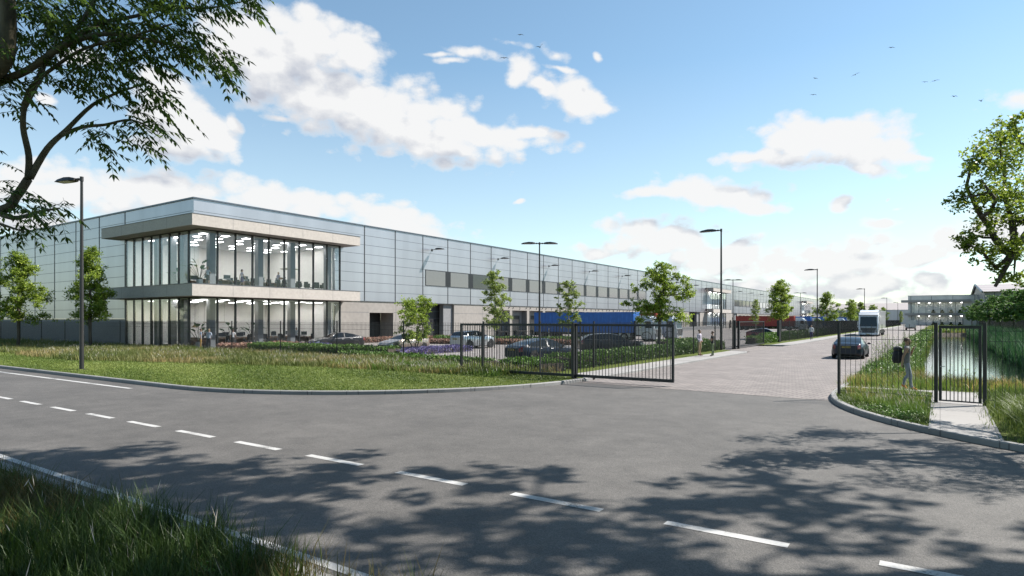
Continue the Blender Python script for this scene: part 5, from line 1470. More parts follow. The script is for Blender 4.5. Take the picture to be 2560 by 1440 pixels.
def skeleton(trunk, ends, rng, c_r=0.02, wob=0.12, n=6, up=0.5, maxjoin=None):
    """trunk: points from the ground up; ends: limb ends. Returns an MB of tapering limbs joined into one mesh"""
    nodes = [Vector(p) for p in trunk]; par = [-1] + list(range(len(trunk)-1)); w = [0]*len(nodes)
    t0 = nodes[0]
    order = sorted(range(len(ends)), key=lambda i: (Vector(ends[i])-nodes[-1]).length)
    for i in order:
        e = Vector(ends[i]); best = None; bd = 1e9
        for k, q in enumerate(nodes):
            if k < 1: continue
            dv = e-q
            if dv.length < 1e-3: continue
            cost = dv.length + max(0, q.z-e.z)*1.2 + (q-nodes[min(len(trunk)-1, 1)]).length*0.12
            if cost < bd: bd = cost; best = k
        q = nodes[best]; m = max(2, int((e-q).length/0.9)); prev = best
        ln = (e-q).length
        for s in range(1, m+1):
            t = s/m
            p = q.lerp(e, t) + Vector((0, 0, -up*ln*0.35*t*(1-t)*2))
            if s < m: p += Vector((rng.normal(), rng.normal(), rng.normal()*0.6))*wob*min(1.0, ln*0.25)
            nodes.append(p); par.append(prev); w.append(1 if s == m else 0); prev = len(nodes)-1
    for k in range(len(nodes)-1, 0, -1): w[par[k]] += w[k]
    kids = {}
    for k in range(1, len(nodes)): kids.setdefault(par[k], []).append(k)
    rad = [c_r*math.sqrt(max(1, x)) for x in w]
    mb = MB(); done = set()
    def chain(a, b):
        path = [nodes[a], nodes[b]]; rr = [min(rad[a], rad[b]*1.25), rad[b]]
        cur = b
        while cur in kids:
            nx = max(kids[cur], key=lambda z: w[z])
            for o in kids[cur]:
                if o != nx: todo.append((cur, o))
            path.append(nodes[nx]); rr.append(rad[nx]); cur = nx
        rr[-1] *= 0.5
        mb.tube(path, rr, n)
    todo = [(0, kids[0][0])]
    while todo: a, b = todo.pop(); chain(a, b)
    return mb

def blades(xy, z, h, w, lean, rng, curl=1.0, dirbias=None):
    """grass blades: quad + tip triangle each"""
    n = len(xy)
    a = rng.uniform(0, 2*PI, n) if dirbias is None else rng.normal(dirbias, 0.9, n)
    d = np.stack([np.cos(a), np.sin(a)], 1); sd = np.stack([-np.sin(a+rng.normal(0, .6, n)), np.cos(a+rng.normal(0, .6, n))], 1)
    L_ = (lean*h)[:, None]
    z = np.broadcast_to(z, (n,))
    def lvl(t): return np.concatenate([xy + d*L_*(t**2), (z + h*t*(1-0.18*t*curl*lean))[:, None]], 1)
    b0, b1, b2 = lvl(0.0), lvl(0.55), lvl(1.0)
    W_ = np.concatenate([sd*w[:, None], np.zeros((n, 1))], 1)
    vs = np.stack([b0-W_, b0+W_, b1-W_*.8, b1+W_*.8, b2], 1).reshape(-1, 3)
    i = np.arange(n)*5
    q = np.stack([i, i+1, i+3, i+2], 1); t = np.stack([i+2, i+3, i+4], 1)
    return vs, q, t, b2

def in_poly(xy, poly):
    p = np.array(poly); x, y = xy[:, 0], xy[:, 1]; r = np.zeros(len(xy), bool)
    j = len(p)-1
    for i in range(len(p)):
        c = ((p[i, 1] > y) != (p[j, 1] > y)) & (x < (p[j, 0]-p[i, 0])*(y-p[i, 1])/(p[j, 1]-p[i, 1]+1e-12)+p[i, 0])
        r ^= c; j = i
    return r

def scatter(poly, n, rng):
    p = np.array(poly); lo, hi = p.min(0), p.max(0); out = []
    got = 0
    while got < n:
        q = lo + rng.random((n*2, 2))*(hi-lo); q = q[in_poly(q, poly)]; out.append(q); got += len(q)
        if len(q) == 0: break
    return np.concatenate(out)[:n]

def vnoise(xy, s, seed):
    rr = np.random.default_rng(seed); ph = rr.uniform(0, 6.28, (6, 1)); k = rr.normal(size=(6, 2))*s
    return (np.sin(k @ xy.T + ph).sum(0)/6.0)*0.9 + 0.5

def grass(name, poly, nclump, per, hr, matl, seed, z=0.1, cr=0.16, w=0.008, lean=(0.15, 0.7), plumes=0.0, tshift=0.0, patch=1.0, avoid=None, kind='stuff', cat=None, label=None, plume_h=1.15, mask=None):
    rng = np.random.default_rng(seed)
    c = scatter(poly, nclump, rng)
    if mask is not None: c = c[mask(c)]
    k = len(c)
    ch = rng.uniform(hr[0], hr[1], k)*(0.75+0.5*np.clip(vnoise(c, 0.9, seed+1), 0, 1))
    ct = np.clip(vnoise(c, 0.55, seed+2)*patch + rng.normal(0, .12, k) + tshift, 0, 1)
    idx = np.repeat(np.arange(k), per); n = len(idx)
    xy = c[idx] + rng.normal(0, cr, (n, 2))
    if avoid is not None: keep = ~avoid(xy); xy = xy[keep]; idx = idx[keep]; n = len(idx)
    h = ch[idx]*rng.uniform(0.5, 1.15, n)
    vs, q, t, tip = blades(xy, z, h, w*rng.uniform(0.7, 1.4, n), rng.uniform(lean[0], lean[1], n), rng)
    tint = np.clip(ct[idx] + rng.normal(0, .13, n), 0, 1)
    V = [vs]; Q = [q]; T = [t]; tq = [tint]; tt = [tint]; mi_q = [np.zeros(n)]; mi_t = [np.zeros(n)]
    mats = [matl]
    if plumes > 0:
        mats.append(M['plume'])
        pm = np.clip(vnoise(c, 0.8, seed+5), 0, 1) > 0.45
        sel = np.nonzero((rng.random(n) < plumes) & pm[idx])[0]; m = len(sel)
        if m:
            base = tip[sel]; dirs = rng.normal(0, .28, (m, 3)); dirs[:, 2] = 1; dirs[:, 0] -= .15
            dirs /= np.linalg.norm(dirs, axis=1)[:, None]; ln = rng.uniform(.10, .2, m)[:, None]
            sdv = np.cross(dirs, rng.normal(size=(m, 3))); sdv /= np.linalg.norm(sdv, axis=1)[:, None]; sdv *= min(w, .009)*1.15
            o = base - dirs*ln*0.2
            pv = np.stack([o, o+dirs*ln*.45+sdv, o+dirs*ln*1.1, o+dirs*ln*.45-sdv], 1).reshape(-1, 3)
            V.append(pv); Q.append(np.arange(m*4).reshape(m, 4)+len(vs)); tq.append(rng.random(m)); mi_q.append(np.ones(m))
    o = np_mesh(name, np.concatenate(V), Q+T, mats, tint=np.concatenate(tq+tt), mat_idx=np.concatenate(mi_q+mi_t))
    tag(o, label, cat, None, kind)
    return o

# ------------------------------------------------------------------ hedges and beds
def hedge(label, p0, p1, width, h, seed, dens=240, matl=None, leaf=0.085, name='hedge', cat='hedge', z0=0.05):
    rng = np.random.default_rng(seed)
    p0 = np.array(p0, float); p1 = np.array(p1, float); L_ = np.linalg.norm(p1-p0); d = (p1-p0)/L_; nv = np.array([-d[1], d[0]])
    n = int(dens*L_*(width+2*h))
    s = rng.random(n)*L_; per = width+2*h; u = rng.random(n)*per
    bump = 0.5+0.5*np.sin(s*2.3+rng.uniform(0, 6))*np.sin(s*0.9+1) 
    hh = h*(0.86+0.18*bump)
    lat = np.where(u < h, -width/2, np.where(u > h+width, width/2, u-h-width/2)); zz = np.where(u < h, u/h, np.where(u > h+width, (per-u)/h, 1.0))
    zz = zz*hh; lat = lat*(1+0.10*(bump-.5)) 
    edge = np.clip((np.abs(lat)/(width/2))**4, 0, 1); zz = zz - edge*(zz/hh)*0.12*h
    jit = rng.normal(0, 0.055, (n, 3))
    xy = p0[None, :] + d[None, :]*s[:, None] + nv[None, :]*lat[:, None]
    c = np.concatenate([xy, (z0+zz)[:, None]], 1) + jit
    inset = rng.random(n) < 0.25
    c[inset, 2] -= rng.uniform(0, .12, inset.sum())
    sz = leaf*rng.uniform(0.6, 1.35, n)
    vs, q = leaf_quads(c, sz, rng, 0.35, 0.45, -0.9)
    tint = np.clip(rng.normal(.45, .2, n) + 0.2*vnoise(xy, 1.5, seed)-.1, 0, 1)
    root = empty(name, (p0[0], p0[1], z0), 0, label, cat, None)
    o = np_mesh('leaves', vs-np.array([p0[0], p0[1], z0]), [q], matl or M['hedge'], tint=tint, parent=root)
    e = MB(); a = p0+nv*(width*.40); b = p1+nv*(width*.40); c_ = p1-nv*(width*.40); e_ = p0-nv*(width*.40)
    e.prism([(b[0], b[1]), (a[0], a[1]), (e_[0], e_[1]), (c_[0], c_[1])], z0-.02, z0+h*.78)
    e.build('stems', M['bark'], root, world=True)  # solid dark core put inside the leaves to block the view through
    return root
hedge('long clipped hedge in front of the black saloon and the office path', (-48.2, 31.9), (-32.2, 32.3), 1.5, 0.62, 21)
hedge('low hedge behind the fence posts and in front of the lavender bed', (-34.2, 29.4), (-20.4, 28.0), 1.0, 0.38, 22)
hedge('dense hedge at the tail of the sliding gate in front of the navy saloon', (-18.6, 27.4), (-15.5, 26.2), 1.9, 0.55, 23)
hedge('tall leafy hedge between the car park and the pavement fence', (-16.35, 28.2), (-16.35, 55.6), 1.7, 0.72, 24)
hedge('second hedge row inside the car park beside the grey-brown SUV', (-19.4, 50.8), (-17.4, 56), 1.3, 0.9, 25, dens=200)
hedge('hedge across the yard below the two thin birches', (-46.0, 52.4), (-31.2, 58.0), 1.6, 0.75, 26, dens=190, leaf=.1)
hedge('hedge behind the fence past the second gate, beside the walking man', (-16.6, 76.2), (-16.6, 118), 1.6, 0.95, 27, dens=130, leaf=.12)
hedge('far hedge along the fence beyond the walking man', (-16.6, 119), (-16.6, 190), 1.6, 0.95, 28, dens=60, leaf=.17)
hedge('small bushy hedge beside the broad gate posts', (-16.4, 68.6), (-15.5, 74.6), 1.1, 0.8, 29, dens=160, leaf=.1)
hedge('hedge in the yard in front of the three distant cars', (-46, 186), (-30, 196), 1.6, 0.95, 30, dens=60, leaf=.17)
hedge('row of pinkish heather along the yard hedge', (-45.6, 50.6), (-30.8, 56.2), 1.3, 0.5, 31, dens=200, matl=M['heather'], name='heather_bed', cat='flower bed')
hedge('pinkish heather bed at the foot of the concrete wall', (-53.6, 47.2), (-50.6, 61.5), 1.4, 0.55, 32, dens=150, matl=M['heather'], name='heather_bed', cat='flower bed')
hedge('pinkish heather bed at the end of the long hedge by the office', (-51.6, 31.2), (-48.6, 32.2), 1.8, 0.5, 33, matl=M['heather'], name='heather_bed', cat='flower bed')
hedge('pinkish heather strip between the long hedge and the office glass', (-48.2, 33.6), (-44.4, 34.2), 1.2, 0.62, 37, matl=M['heather'], name='heather_bed', cat='flower bed')
hedge('small lavender patch in front of the black saloon', (-44.2, 33.4), (-41.5, 34.0), 1.4, 0.6, 34, matl=M['lavender'], name='lavender_bed', cat='flower bed')
hedge('violet lavender bed beside the champagne hatchback', (-32.7, 32.4), (-32.7, 40.6), 2.3, 0.42, 35, dens=330, leaf=.06, matl=M['lavender'], name='lavender_bed', cat='flower bed')

# ------------------------------------------------------------------ trees
def young_tree(seed, label, H=7.6, R_=2.5, clear=1.9, ncl=40, per=95, size=0.115, kind='leaf_young', bark='bark', shape='vase', stems=1, name='tree', group='young trees', tr=0.018):
    rng = np.random.default_rng(seed)
    root = empty(name, (0, 0, 0), 0, label, 'tree', group)
    cl = []
    while len(cl) < ncl:
        t = rng.random(); z = clear + (H-clear)*t
        if shape == 'vase': rmax = R_*(0.45+1.0*math.sin(PI*min(1, t*0.95+.12)))*0.72*(1-0.35*t*t)
        elif shape == 'birch': rmax = R_*(math.sin(PI*(0.12+0.80*t))**0.8)
        else: rmax = R_*(0.75+0.5*math.sin(PI*t))*0.85
        a = rng.uniform(0, 2*PI); r = rmax*math.sqrt(rng.uniform(0.06, 1))
        r *= 0.72+0.42*math.sin(a*2+seed)+0.1*math.sin(3*a)
        c = np.array([r*math.cos(a), r*math.sin(a), z])
        rad = rng.uniform(0.55, 0.95)*(0.95 if shape == 'birch' else 1.0)*(R_/2.5)**0.5
        if all(np.linalg.norm(c-q[0]) > rad*0.55 for q in cl) or rng.random() < .1: cl.append((c, rad))
    if stems == 1:
        wob = rng.normal(0, .05, (6, 2))
        trunk = [(wob[i, 0]*(i > 0), wob[i, 1]*(i > 0), z) for i, z in enumerate(np.linspace(0, clear+(H-clear)*(0.85 if shape == 'birch' else .42), 6))]
        mb = skeleton(trunk, [c for c, r in cl], rng, tr)
    else:
        mb = MB()
        for s in range(stems):
            a = 2*PI*s/stems; sub = [c for i, (c, r) in enumerate(cl) if i % stems == s]
            trunk = [(0.08*math.cos(a), 0.08*math.sin(a), 0), (.25*math.cos(a), .25*math.sin(a), clear*.6), (.55*math.cos(a), .55*math.sin(a), clear*1.2), (.75*math.cos(a), .75*math.sin(a), clear*1.8)]
            k = skeleton(trunk, sub, rng, tr); mb.add(k.v, k.f)
    mb.build('trunk', M[bark], root, smooth=True)
    make_crown('crown', cl, per, size, M[kind], root, rng)
    return root
ya = young_tree(101, 'young leafy tree on the meadow at the left edge, in front of the shaded wall', H=8.4, R_=2.8, clear=2.5, ncl=58, per=190, size=.10)
ya.location = (-69.6, 22.0, 0.1)
c = copy_tree(ya); c.location = (-62.3, 25.0, 0.1); c.rotation_euler = (0, 0, 2.4); c.scale = (.97, .97, 1.03); tag(c, 'young leafy tree between the tall street lamp and the glazed office')
yb = young_tree(107, 'young spreading tree rising from the hedge behind the sliding gate', H=6.9, R_=2.7, clear=2.6, ncl=56, per=180, size=.095); yb.location = (-17.2, 44.6, 0.05); yb.scale = (.9, .9, .97)
for i, (y, s, lab) in enumerate([(88.4, 1.06, 'young tree behind the fence between the second gate and the walking man'), (129.7, 1.06, 'young tree behind the fence just left of the white lorry'),
        (168, 1.0, 'small young tree far down the fence, left above the white lorry'), (190, 1.0, 'small young tree far down the fence, directly above the white lorry'), (228, 1.0, 'far young tree just right of the white lorry'), (270, 1.0, 'farthest young tree along the pavement fence')]):
    c = copy_tree(ya if i % 2 else yb); c.location = (-17.4, y, 0.05); c.rotation_euler = (0, 0, 1.1+1.7*i); k = s*(1.05 if i % 2 == 0 else .84); c.scale = (k, k, k); tag(c, lab, None, 'young trees')
ms = young_tree(111, 'small multi-stemmed tree growing out of the lavender bed', H=4.5, R_=1.9, clear=1.0, ncl=36, per=170, size=.085, shape='round', stems=3, tr=.012); ms.location = (-33.0, 35.3, 0.05)
bi = young_tree(121, 'thin pale birch in the yard hedge, left of the twin-headed lamp', H=6.9, R_=1.35, clear=1.9, ncl=60, per=190, size=.08, kind='leaf_birch', bark='birchbark', shape='birch', group='thin birches in the yard', tr=.010); bi.location = (-33.4, 46.2, 0.05)
for i, (x, y, s, lab) in enumerate([(-33.2, 59.6, .97, 'thin pale birch in front of the blue container'), (-32.0, 138, .98, 'thin birch in the yard in front of the dark red container'), (-32, 278, 1.0, 'tiny distant birch before the far blue containers'), (-14, 320, .9, 'small distant birch beside the far office building')]):
    c = copy_tree(bi); c.location = (x, y, 0.05); c.rotation_euler = (0, 0, 1.3*i+.8); c.scale = (s, s, s); tag(c, lab)
# trees on the far bank of the canal
bk = young_tree(131, 'dense dark tree on the canal bank at the right edge', H=7.2, R_=3.1, clear=2.4, ncl=46, per=120, size=.15, kind='leaf_bank', shape='round', group='trees on the canal bank', tr=.02); bk.location = (9.6, 127, 0.1)
for i, (y, s, lab) in enumerate([(156, 1.0, 'dark canal bank tree, second from the right edge'), (186, 1.02, 'canal bank tree right of the gabled shed roof tip'), (214, 1.0, 'canal bank tree standing under the gabled shed roof tip'), (248, 1.0, 'canal bank tree with light green leaves near the far end'), (286, 1.05, 'farthest canal bank tree beside the far office'), (108, 1.0, 'canal bank tree just outside the right edge of the photo')]):
    c = copy_tree(bk); c.location = (9.7, y, 0.1); c.rotation_euler = (0, 0, 1.9*i+.6); c.scale = (s, s, s); tag(c, lab)

# the tree at the right edge: its trunk stands outside the picture, its boughs reach in
def broad_tree(label, trunk, clusters, seed, per, size, matl, bark='bark', tr=.03, name='tree', extra=None, up=.6, wob=.15, spread=.5):
    rng = np.random.default_rng(seed)
    o0 = Vector(trunk[0]); root = empty(name, o0, 0, label, 'tree')
    rel = [(np.array(Vector(c)-o0), r) for c, r in clusters]
    mb = skeleton([Vector(p)-o0 for p in trunk], [c for c, r in rel], rng, tr, wob=wob, n=8)
    if extra:
        for path, rad in extra: mb.tube([Vector(p)-o0 for p in path], rad, 8)
    mb.build('trunk', M[bark], root, smooth=True)
    make_crown('crown', rel, per, size, M[matl], root, rng, up=up, spread=spread)
    return root
rt = []
for (px, py, r, d) in [(2535, 300, 42, 13.2), (2500, 345, 50, 13), (2550, 360, 60, 13.6), (2462, 392, 45, 12.6), (2430, 408, 34, 12.9), (2510, 420, 60, 13.4), (2455, 450, 48, 12.4), (2545, 470, 60, 12.6), (2402, 490, 30, 12.6), (2432, 500, 42, 13.0), (2490, 500, 50, 12.4),
        (2470, 560, 45, 13.2), (2530, 550, 55, 13.2), (2430, 585, 34, 13.2), (2418, 610, 28, 12.8), (2455, 625, 40, 12.6), (2505, 620, 46, 13.0), (2550, 625, 45, 12.4), (2490, 668, 34, 12.8), (2535, 690, 36, 13.2)]:
    rt.append((PX(px, py, d), r/FPX*d*1.25))
rr = random.Random(4)
for k in range(46):
    a = rr.uniform(0, 2*PI); q = math.sqrt(rr.random())*3.0
    rt.append((W(14.4+q*math.cos(a), 13.6+q*math.sin(a), rr.uniform(4.3, 8.2)), rr.uniform(.5, .9)))
broad_tree('large broad-leaved tree reaching into the photo at the right edge', [W(14.4, 13.2, 0.1), W(14.3, 13.2, 1.6), W(14.2, 13.3, 3.2), W(14.0, 13.3, 5.0)], rt, 141, 470, 0.047, 'leaf_big', tr=.022, spread=.62,
           extra=[([PX(2488, 716, 12.8), PX(2515, 668, 12.8), PX(2560, 590, 12.8), PX(2660, 470, 13.0), W(14.0, 13.3, 5.6)], [.03, .045, .06, .08, .1])])
# the tall tree beside the road whose high crown shades the near carriageway
tt = []; rr = random.Random(8)
while len(tt) < 150:
    a = rr.uniform(0, 2*PI); q = math.sqrt(rr.random())
    l = 6.5+13.5*q*math.cos(a); d = 9.6+4.8*q*math.sin(a); z = rr.uniform(11.6, 15.0)
    if l < 0.9*d and z < 2.6+0.53*d+1.6: continue
    tt.append((W(l, d, z), rr.uniform(.8, 1.35)))
for k in range(75):
    l = rr.uniform(-9, 6.5); d = rr.uniform(9.6, 15.2); z = rr.uniform(max(11.4, 2.6+.53*d+1.7), 15.6)
    tt.append((W(l, d, z), rr.uniform(.9, 1.4)))
for k in range(70):
    l = rr.uniform(-1, 8); d = rr.uniform(10.5, 15.6); z = rr.uniform(max(11.4, 2.6+.53*d+1.7), 15.6)
    tt.append((W(l, d, z), rr.uniform(.9, 1.4)))
broad_tree('tall spreading roadside tree outside the photo that shades the near road', [W(13.5, 8.2, 0.0), W(13.4, 8.2, 3.5), W(13.2, 8.3, 7.0), W(12.8, 8.5, 9.6), W(11.8, 8.8, 11.4)], tt, 151, 56, 0.17, 'leaf_big', tr=.016, wob=.4, spread=.85)

# ------------------------------------------------------------------ the ash at the top left, close to the photographer
def ash_tree():
    rng = np.random.default_rng(161); rr = random.Random(161)
    base = W(-9.6, 8.2, 0.05)
    root = empty('ash_tree', base, 0, 'dark ash tree with feathery leaves overhanging the top left corner', 'tree')
    P3 = lambda px, py, d: PX(px, py, d)-base
    limbs = [  # (points in the picture with their distance, radius at start and end)
        ([(-560, 900, 8.3), (-420, 640, 8.2), (-200, 560, 8.1), (0, 527, 8.0), (40, 492, 8.0), (70, 448, 7.95)], .075, .050),
        ([(70, 448, 7.95), (72, 390, 7.9), (58, 320, 7.8), (62, 262, 7.7), (80, 215, 7.7), (140, 165, 7.6), (215, 120, 7.5), (330, 90, 7.4), (430, 60, 7.3)], .042, .010),
        ([(74, 446, 7.95), (118, 372, 8.0), (165, 326, 8.1), (232, 262, 8.2), (300, 230, 8.3), (375, 205, 8.4)], .044, .008),
        ([(150, 340, 8.05), (205, 318, 8.2), (262, 312, 8.3), (330, 300, 8.4), (395, 330, 8.5)], .028, .008),
        ([(62, 262, 7.7), (100, 190, 7.8), (118, 150, 7.9), (200, 60, 8.0), (260, -40, 8.1)], .04, .02),
        ([(-300, 500, 8.2), (-120, 260, 7.6), (0, 170, 7.4), (20, 80, 7.3), (18, -40, 7.2), (30, -200, 7.2)], .10, .07),
        ([(-150, 300, 7.9), (-20, 215, 7.6), (70, 175, 7.5), (150, 120, 7.5), (260, 85, 7.5), (400, 105, 7.5), (500, 130, 7.6)], .055, .012),
        ([(150, 120, 7.5), (250, 60, 7.8), (340, 40, 8.0), (420, 20, 8.1), (520, 20, 8.2), (600, 5, 8.3)], .03, .008),
        ([(-250, 560, 8.2), (-60, 520, 8.0), (30, 545, 7.8), (95, 530, 7.7), (150, 520, 7.6)], .05, .008),
        ([(-100, 530, 8.0), (0, 560, 7.9), (60, 580, 7.8)], .03, .008),
        ([(18, -40, 7.2), (160, -60, 7.6), (330, -50, 7.9), (480, -30, 8.1), (640, -20, 8.3)], .05, .01),
    ]
    mb = MB()
    mb.tube([Vector((0, 0, 0)), Vector((0.05, 0.05, 1.2)), (PX(-560, 900, 8.3)-base)], [.24, .2, .16], 10)
    mb.tube([PX(-560, 900, 8.3)-base, PX(-420, 640, 8.25)-base, PX(-300, 500, 8.2)-base], [.16, .14, .11], 10)
    tips = []
    def smooth_path(pts, k=4):
        P_ = [P3(*p) for p in pts]; out = []
        for i in range(len(P_)-1):
            p0 = P_[max(0, i-1)]; p1 = P_[i]; p2 = P_[i+1]; p3 = P_[min(len(P_)-1, i+2)]
            for j in range(k):
                t = j/k
                out.append(0.5*((2*p1)+(p2-p0)*t+(2*p0-5*p1+4*p2-p3)*t*t+(3*p1-p0-3*p2+p3)*t*t*t))
        return out+[P_[-1]]
    for pts, ra, rb in limbs:
        sp = smooth_path(pts); n = len(sp)
        mb.tube(sp, [ra+(rb-ra)*i/(n-1) for i in range(n)], 8)
    # feathery leaf sprays: where they hang in the picture, how many, how wide the patch
    patches = [(60, 40, 90, 95), (170, 30, 90, 95), (280, 40, 90, 85), (380, 30, 80, 60), (470, 20, 70, 40), (570, 15, 60, 24), (620, -5, 40, 12), (70, 110, 80, 60), (180, 120, 90, 75), (290, 120, 80, 62), (390, 110, 70, 50), (470, 130, 55, 36), (530, 150, 35, 22), (560, 180, 22, 10),
               (130, 190, 60, 30), (230, 180, 60, 36), (330, 170, 60, 32), (420, 90, 60, 30), (30, 240, 40, 16), (20, 190, 40, 18), (270, 225, 50, 22), (340, 225, 50, 24), (385, 240, 35, 14), (410, 270, 25, 8),
               (290, 300, 45, 20), (345, 310, 45, 20), (390, 320, 28, 9), (240, 345, 40, 14), (255, 380, 25, 9), (360, 370, 24, 9), (220, 335, 25, 8), (100, 265, 20, 6), (30, 290, 26, 9), (12, 470, 30, 12), (40, 520, 40, 18), (90, 515, 40, 18), (140, 525, 30, 10), (60, 555, 40, 15), (20, 575, 35, 14), (10, 530, 40, 16),
               (-80, 60, 120, 60), (-120, 200, 120, 50), (-100, 420, 110, 40), (-200, 330, 120, 40), (-60, -120, 200, 60), (250, -110, 200, 70), (480, -90, 140, 40)]
    tw = MB(); V = []; F = []; tint = []
    for (px, py, rad, cnt) in patches:
        for k in range(int(cnt*(.70 if py < 200 else .55))):
            a = rr.uniform(0, 2*PI); q = math.sqrt(rr.random())*rad
            d = rr.uniform(7.1, 8.6)
            o = PX(px+q*math.cos(a)*1.05, py+q*math.sin(a)*0.75 - 14, d)-base
            # one compound leaf: a drooping stalk with paired leaflets
            az = rr.uniform(0, 2*PI); el = rr.uniform(-.85, 0.2); ln = rr.uniform(.22, .38)
            if rr.random() < .65: az = math.atan2(RV.y, RV.x) + rr.normalvariate(0, .7)
            dr = Vector((math.cos(az)*math.cos(el), math.sin(az)*math.cos(el), math.sin(el)))
            sag = Vector((0, 0, -ln*rr.uniform(.05, .4)))
            npair = rr.choice((4, 5, 5, 6)); pts = []
            for i in range(npair+1):
                t = i/npair; pts.append(o + dr*ln*t + sag*t*t)
            tw.tube([pts[0], pts[len(pts)//2], pts[-1]], .0022, 3, cap=False)
            side = dr.cross(Vector((0, 0, 1)));
            if side.length < .1: side = Vector((1, 0, 0))
            side.normalize(); ti = rr.random()*.8
            def leaflet(p, dirv, L_):
                nrm = Vector((rr.uniform(-.5, .5), rr.uniform(-.5, .5), 1)).normalized(); wv = dirv.cross(nrm)
                if wv.length < 1e-3: return
                wv.normalize(); wv *= L_*.17; i0 = len(V)
                V.extend([p, p+dirv*L_*.45+wv, p+dirv*L_+Vector((0, 0, -L_*.12)), p+dirv*L_*.45-wv]); F.append((i0, i0+1, i0+2, i0+3)); tint.append(min(1, max(0, ti+rr.uniform(-.15, .25))))
            for i in range(1, npair+1):
                for s in (-1, 1):
                    dv = (dr*.55 + side*s*.8 + Vector((0, 0, -.45+rr.uniform(-.2, .2)))).normalized()
                    leaflet(pts[i], dv, rr.uniform(.078, .115))
            leaflet(pts[-1], (dr + Vector((0, 0, -.3))).normalized(), .11)
    k0 = len(mb.f)
    mb.build('trunk', M['barkgreen'], root, smooth=True)
    tw.build('twigs', M['barkgreen'], root)
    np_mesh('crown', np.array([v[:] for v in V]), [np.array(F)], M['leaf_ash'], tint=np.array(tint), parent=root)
ash_tree()

# ------------------------------------------------------------------ grasses
belt = [(-66, 18.6), (-50, 16.8), (-44.3, 16.9), (-33.3, 20.1), (-25.9, 21.8), (-19.1, 22.3), (-16.6, 22.9), (-15.2, 25.0), (-15.4, 26.6), (-20.5, 27.2), (-33, 28.4), (-66, 28.4)]
grass('tall_grass', belt, 4300, 17, (0.26, 0.48), M['grass_dry'], 201, cr=.2, w=.012, plumes=0.035, z=.1)
grass('tall_grass', [(-27, 21.9), (-16.4, 22.6), (-15.0, 25.6), (-27, 26.5)], 420, 26, (0.22, .4), M['grass_mix'], 202, cr=.16, w=.012, plumes=.07, z=.1)
grass('tall_grass', [(-140, 24), (-66, 22.2), (-66, 28.4), (-140, 28.4)], 900, 12, (0.3, 0.6), M['grass_dry'], 203, cr=.3, w=.02, plumes=.05)
lawnA = [(-60, 12.7), (-24, 12.7), (-19.5, 13.5), (-16, 15.9), (-13.6, 19.6), (-12.9, 23.5), (-14.6, 25), (-16.6, 23), (-19.1, 22.6), (-25.9, 22), (-33.3, 20.4), (-44.3, 17.3), (-60, 18)]
grass('lawn_grass', lawnA, 26000, 3, (0.035, 0.085), M['grass_short'], 204, cr=.06, w=.010, lean=(.3, 1.2), patch=1.0, tshift=.05, z=.1)
corner = [(-2.9, 24.3), (-2.5, 21.4), (-1.5, 19.4), (-.28, 17.75), (-.28, 25.85), (-2.9, 25.85)]
grass('verge_grass', corner, 5200, 4, (0.05, 0.14), M['grass_short'], 205, cr=.07, w=.006, lean=(.3, 1.1))
grass('tall_grass', [(-2.3, 22.2), (-1.3, 20.2), (-.4, 19.2), (-.4, 24.4), (-2.5, 24.8)], 330, 20, (0.18, 0.38), M['grass_mix'], 206, cr=.12, w=.006, plumes=.03)
bank = [(-2.9, 26.75), (1.0, 26.75), (5.0, 27.4), (5.0, 29.6), (-.6, 30.3), (-1.0, 32), (-1.2, 60), (-1.1, 150), (-3.0, 150)]
grass('bank_grass', bank, 3600, 12, (0.18, 0.5), M['grass_mix'], 207, cr=.18, w=.010, z=.05, tshift=-.1, plumes=.02)
grass('bank_grass', [(-2.9, 27.2), (-.7, 29.5), (-1.1, 44), (-2.9, 44)], 1000, 16, (0.18, 0.42), M['grass_mix'], 208, cr=.16, w=.009, z=.05)
grass('bank_grass', [(-3.0, 148), (8, 152), (8, 300), (-3, 300)], 1500, 8, (0.3, 0.8), M['grass_mix'], 209, cr=.5, w=.05, z=.05)
grass('bank_grass', [(-1.4, 30.0), (4.9, 29.3), (4.9, 30.4), (-1.0, 31.2)], 420, 16, (0.3, 0.65), M['grass_dry'], 210, cr=.12, w=.007, z=-.1, tshift=-.05)
grass('verge_grass', [(1.15, 16.3), (5.5, 14.3), (9, 14.0), (9, 28), (1.15, 28)], 3200, 9, (0.08, 0.28), M['grass_short'], 211, cr=.14, w=.007, tshift=.1)
grass('tall_grass', [(1.35, 16.9), (3.2, 15.6), (4.6, 19), (1.6, 22.2)], 170, 60, (0.45, 0.8), M['grass_short'], 212, cr=.15, w=.006, lean=(.3, 1.0), plumes=.035, tshift=.1)
grass('verge_grass', [(-.95, 150), (-.95, 150.5), (4.9, 150.5), (4.9, 150)], 60, 10, (.4, .8), M['grass_mix'], 213, cr=.3, w=.04)
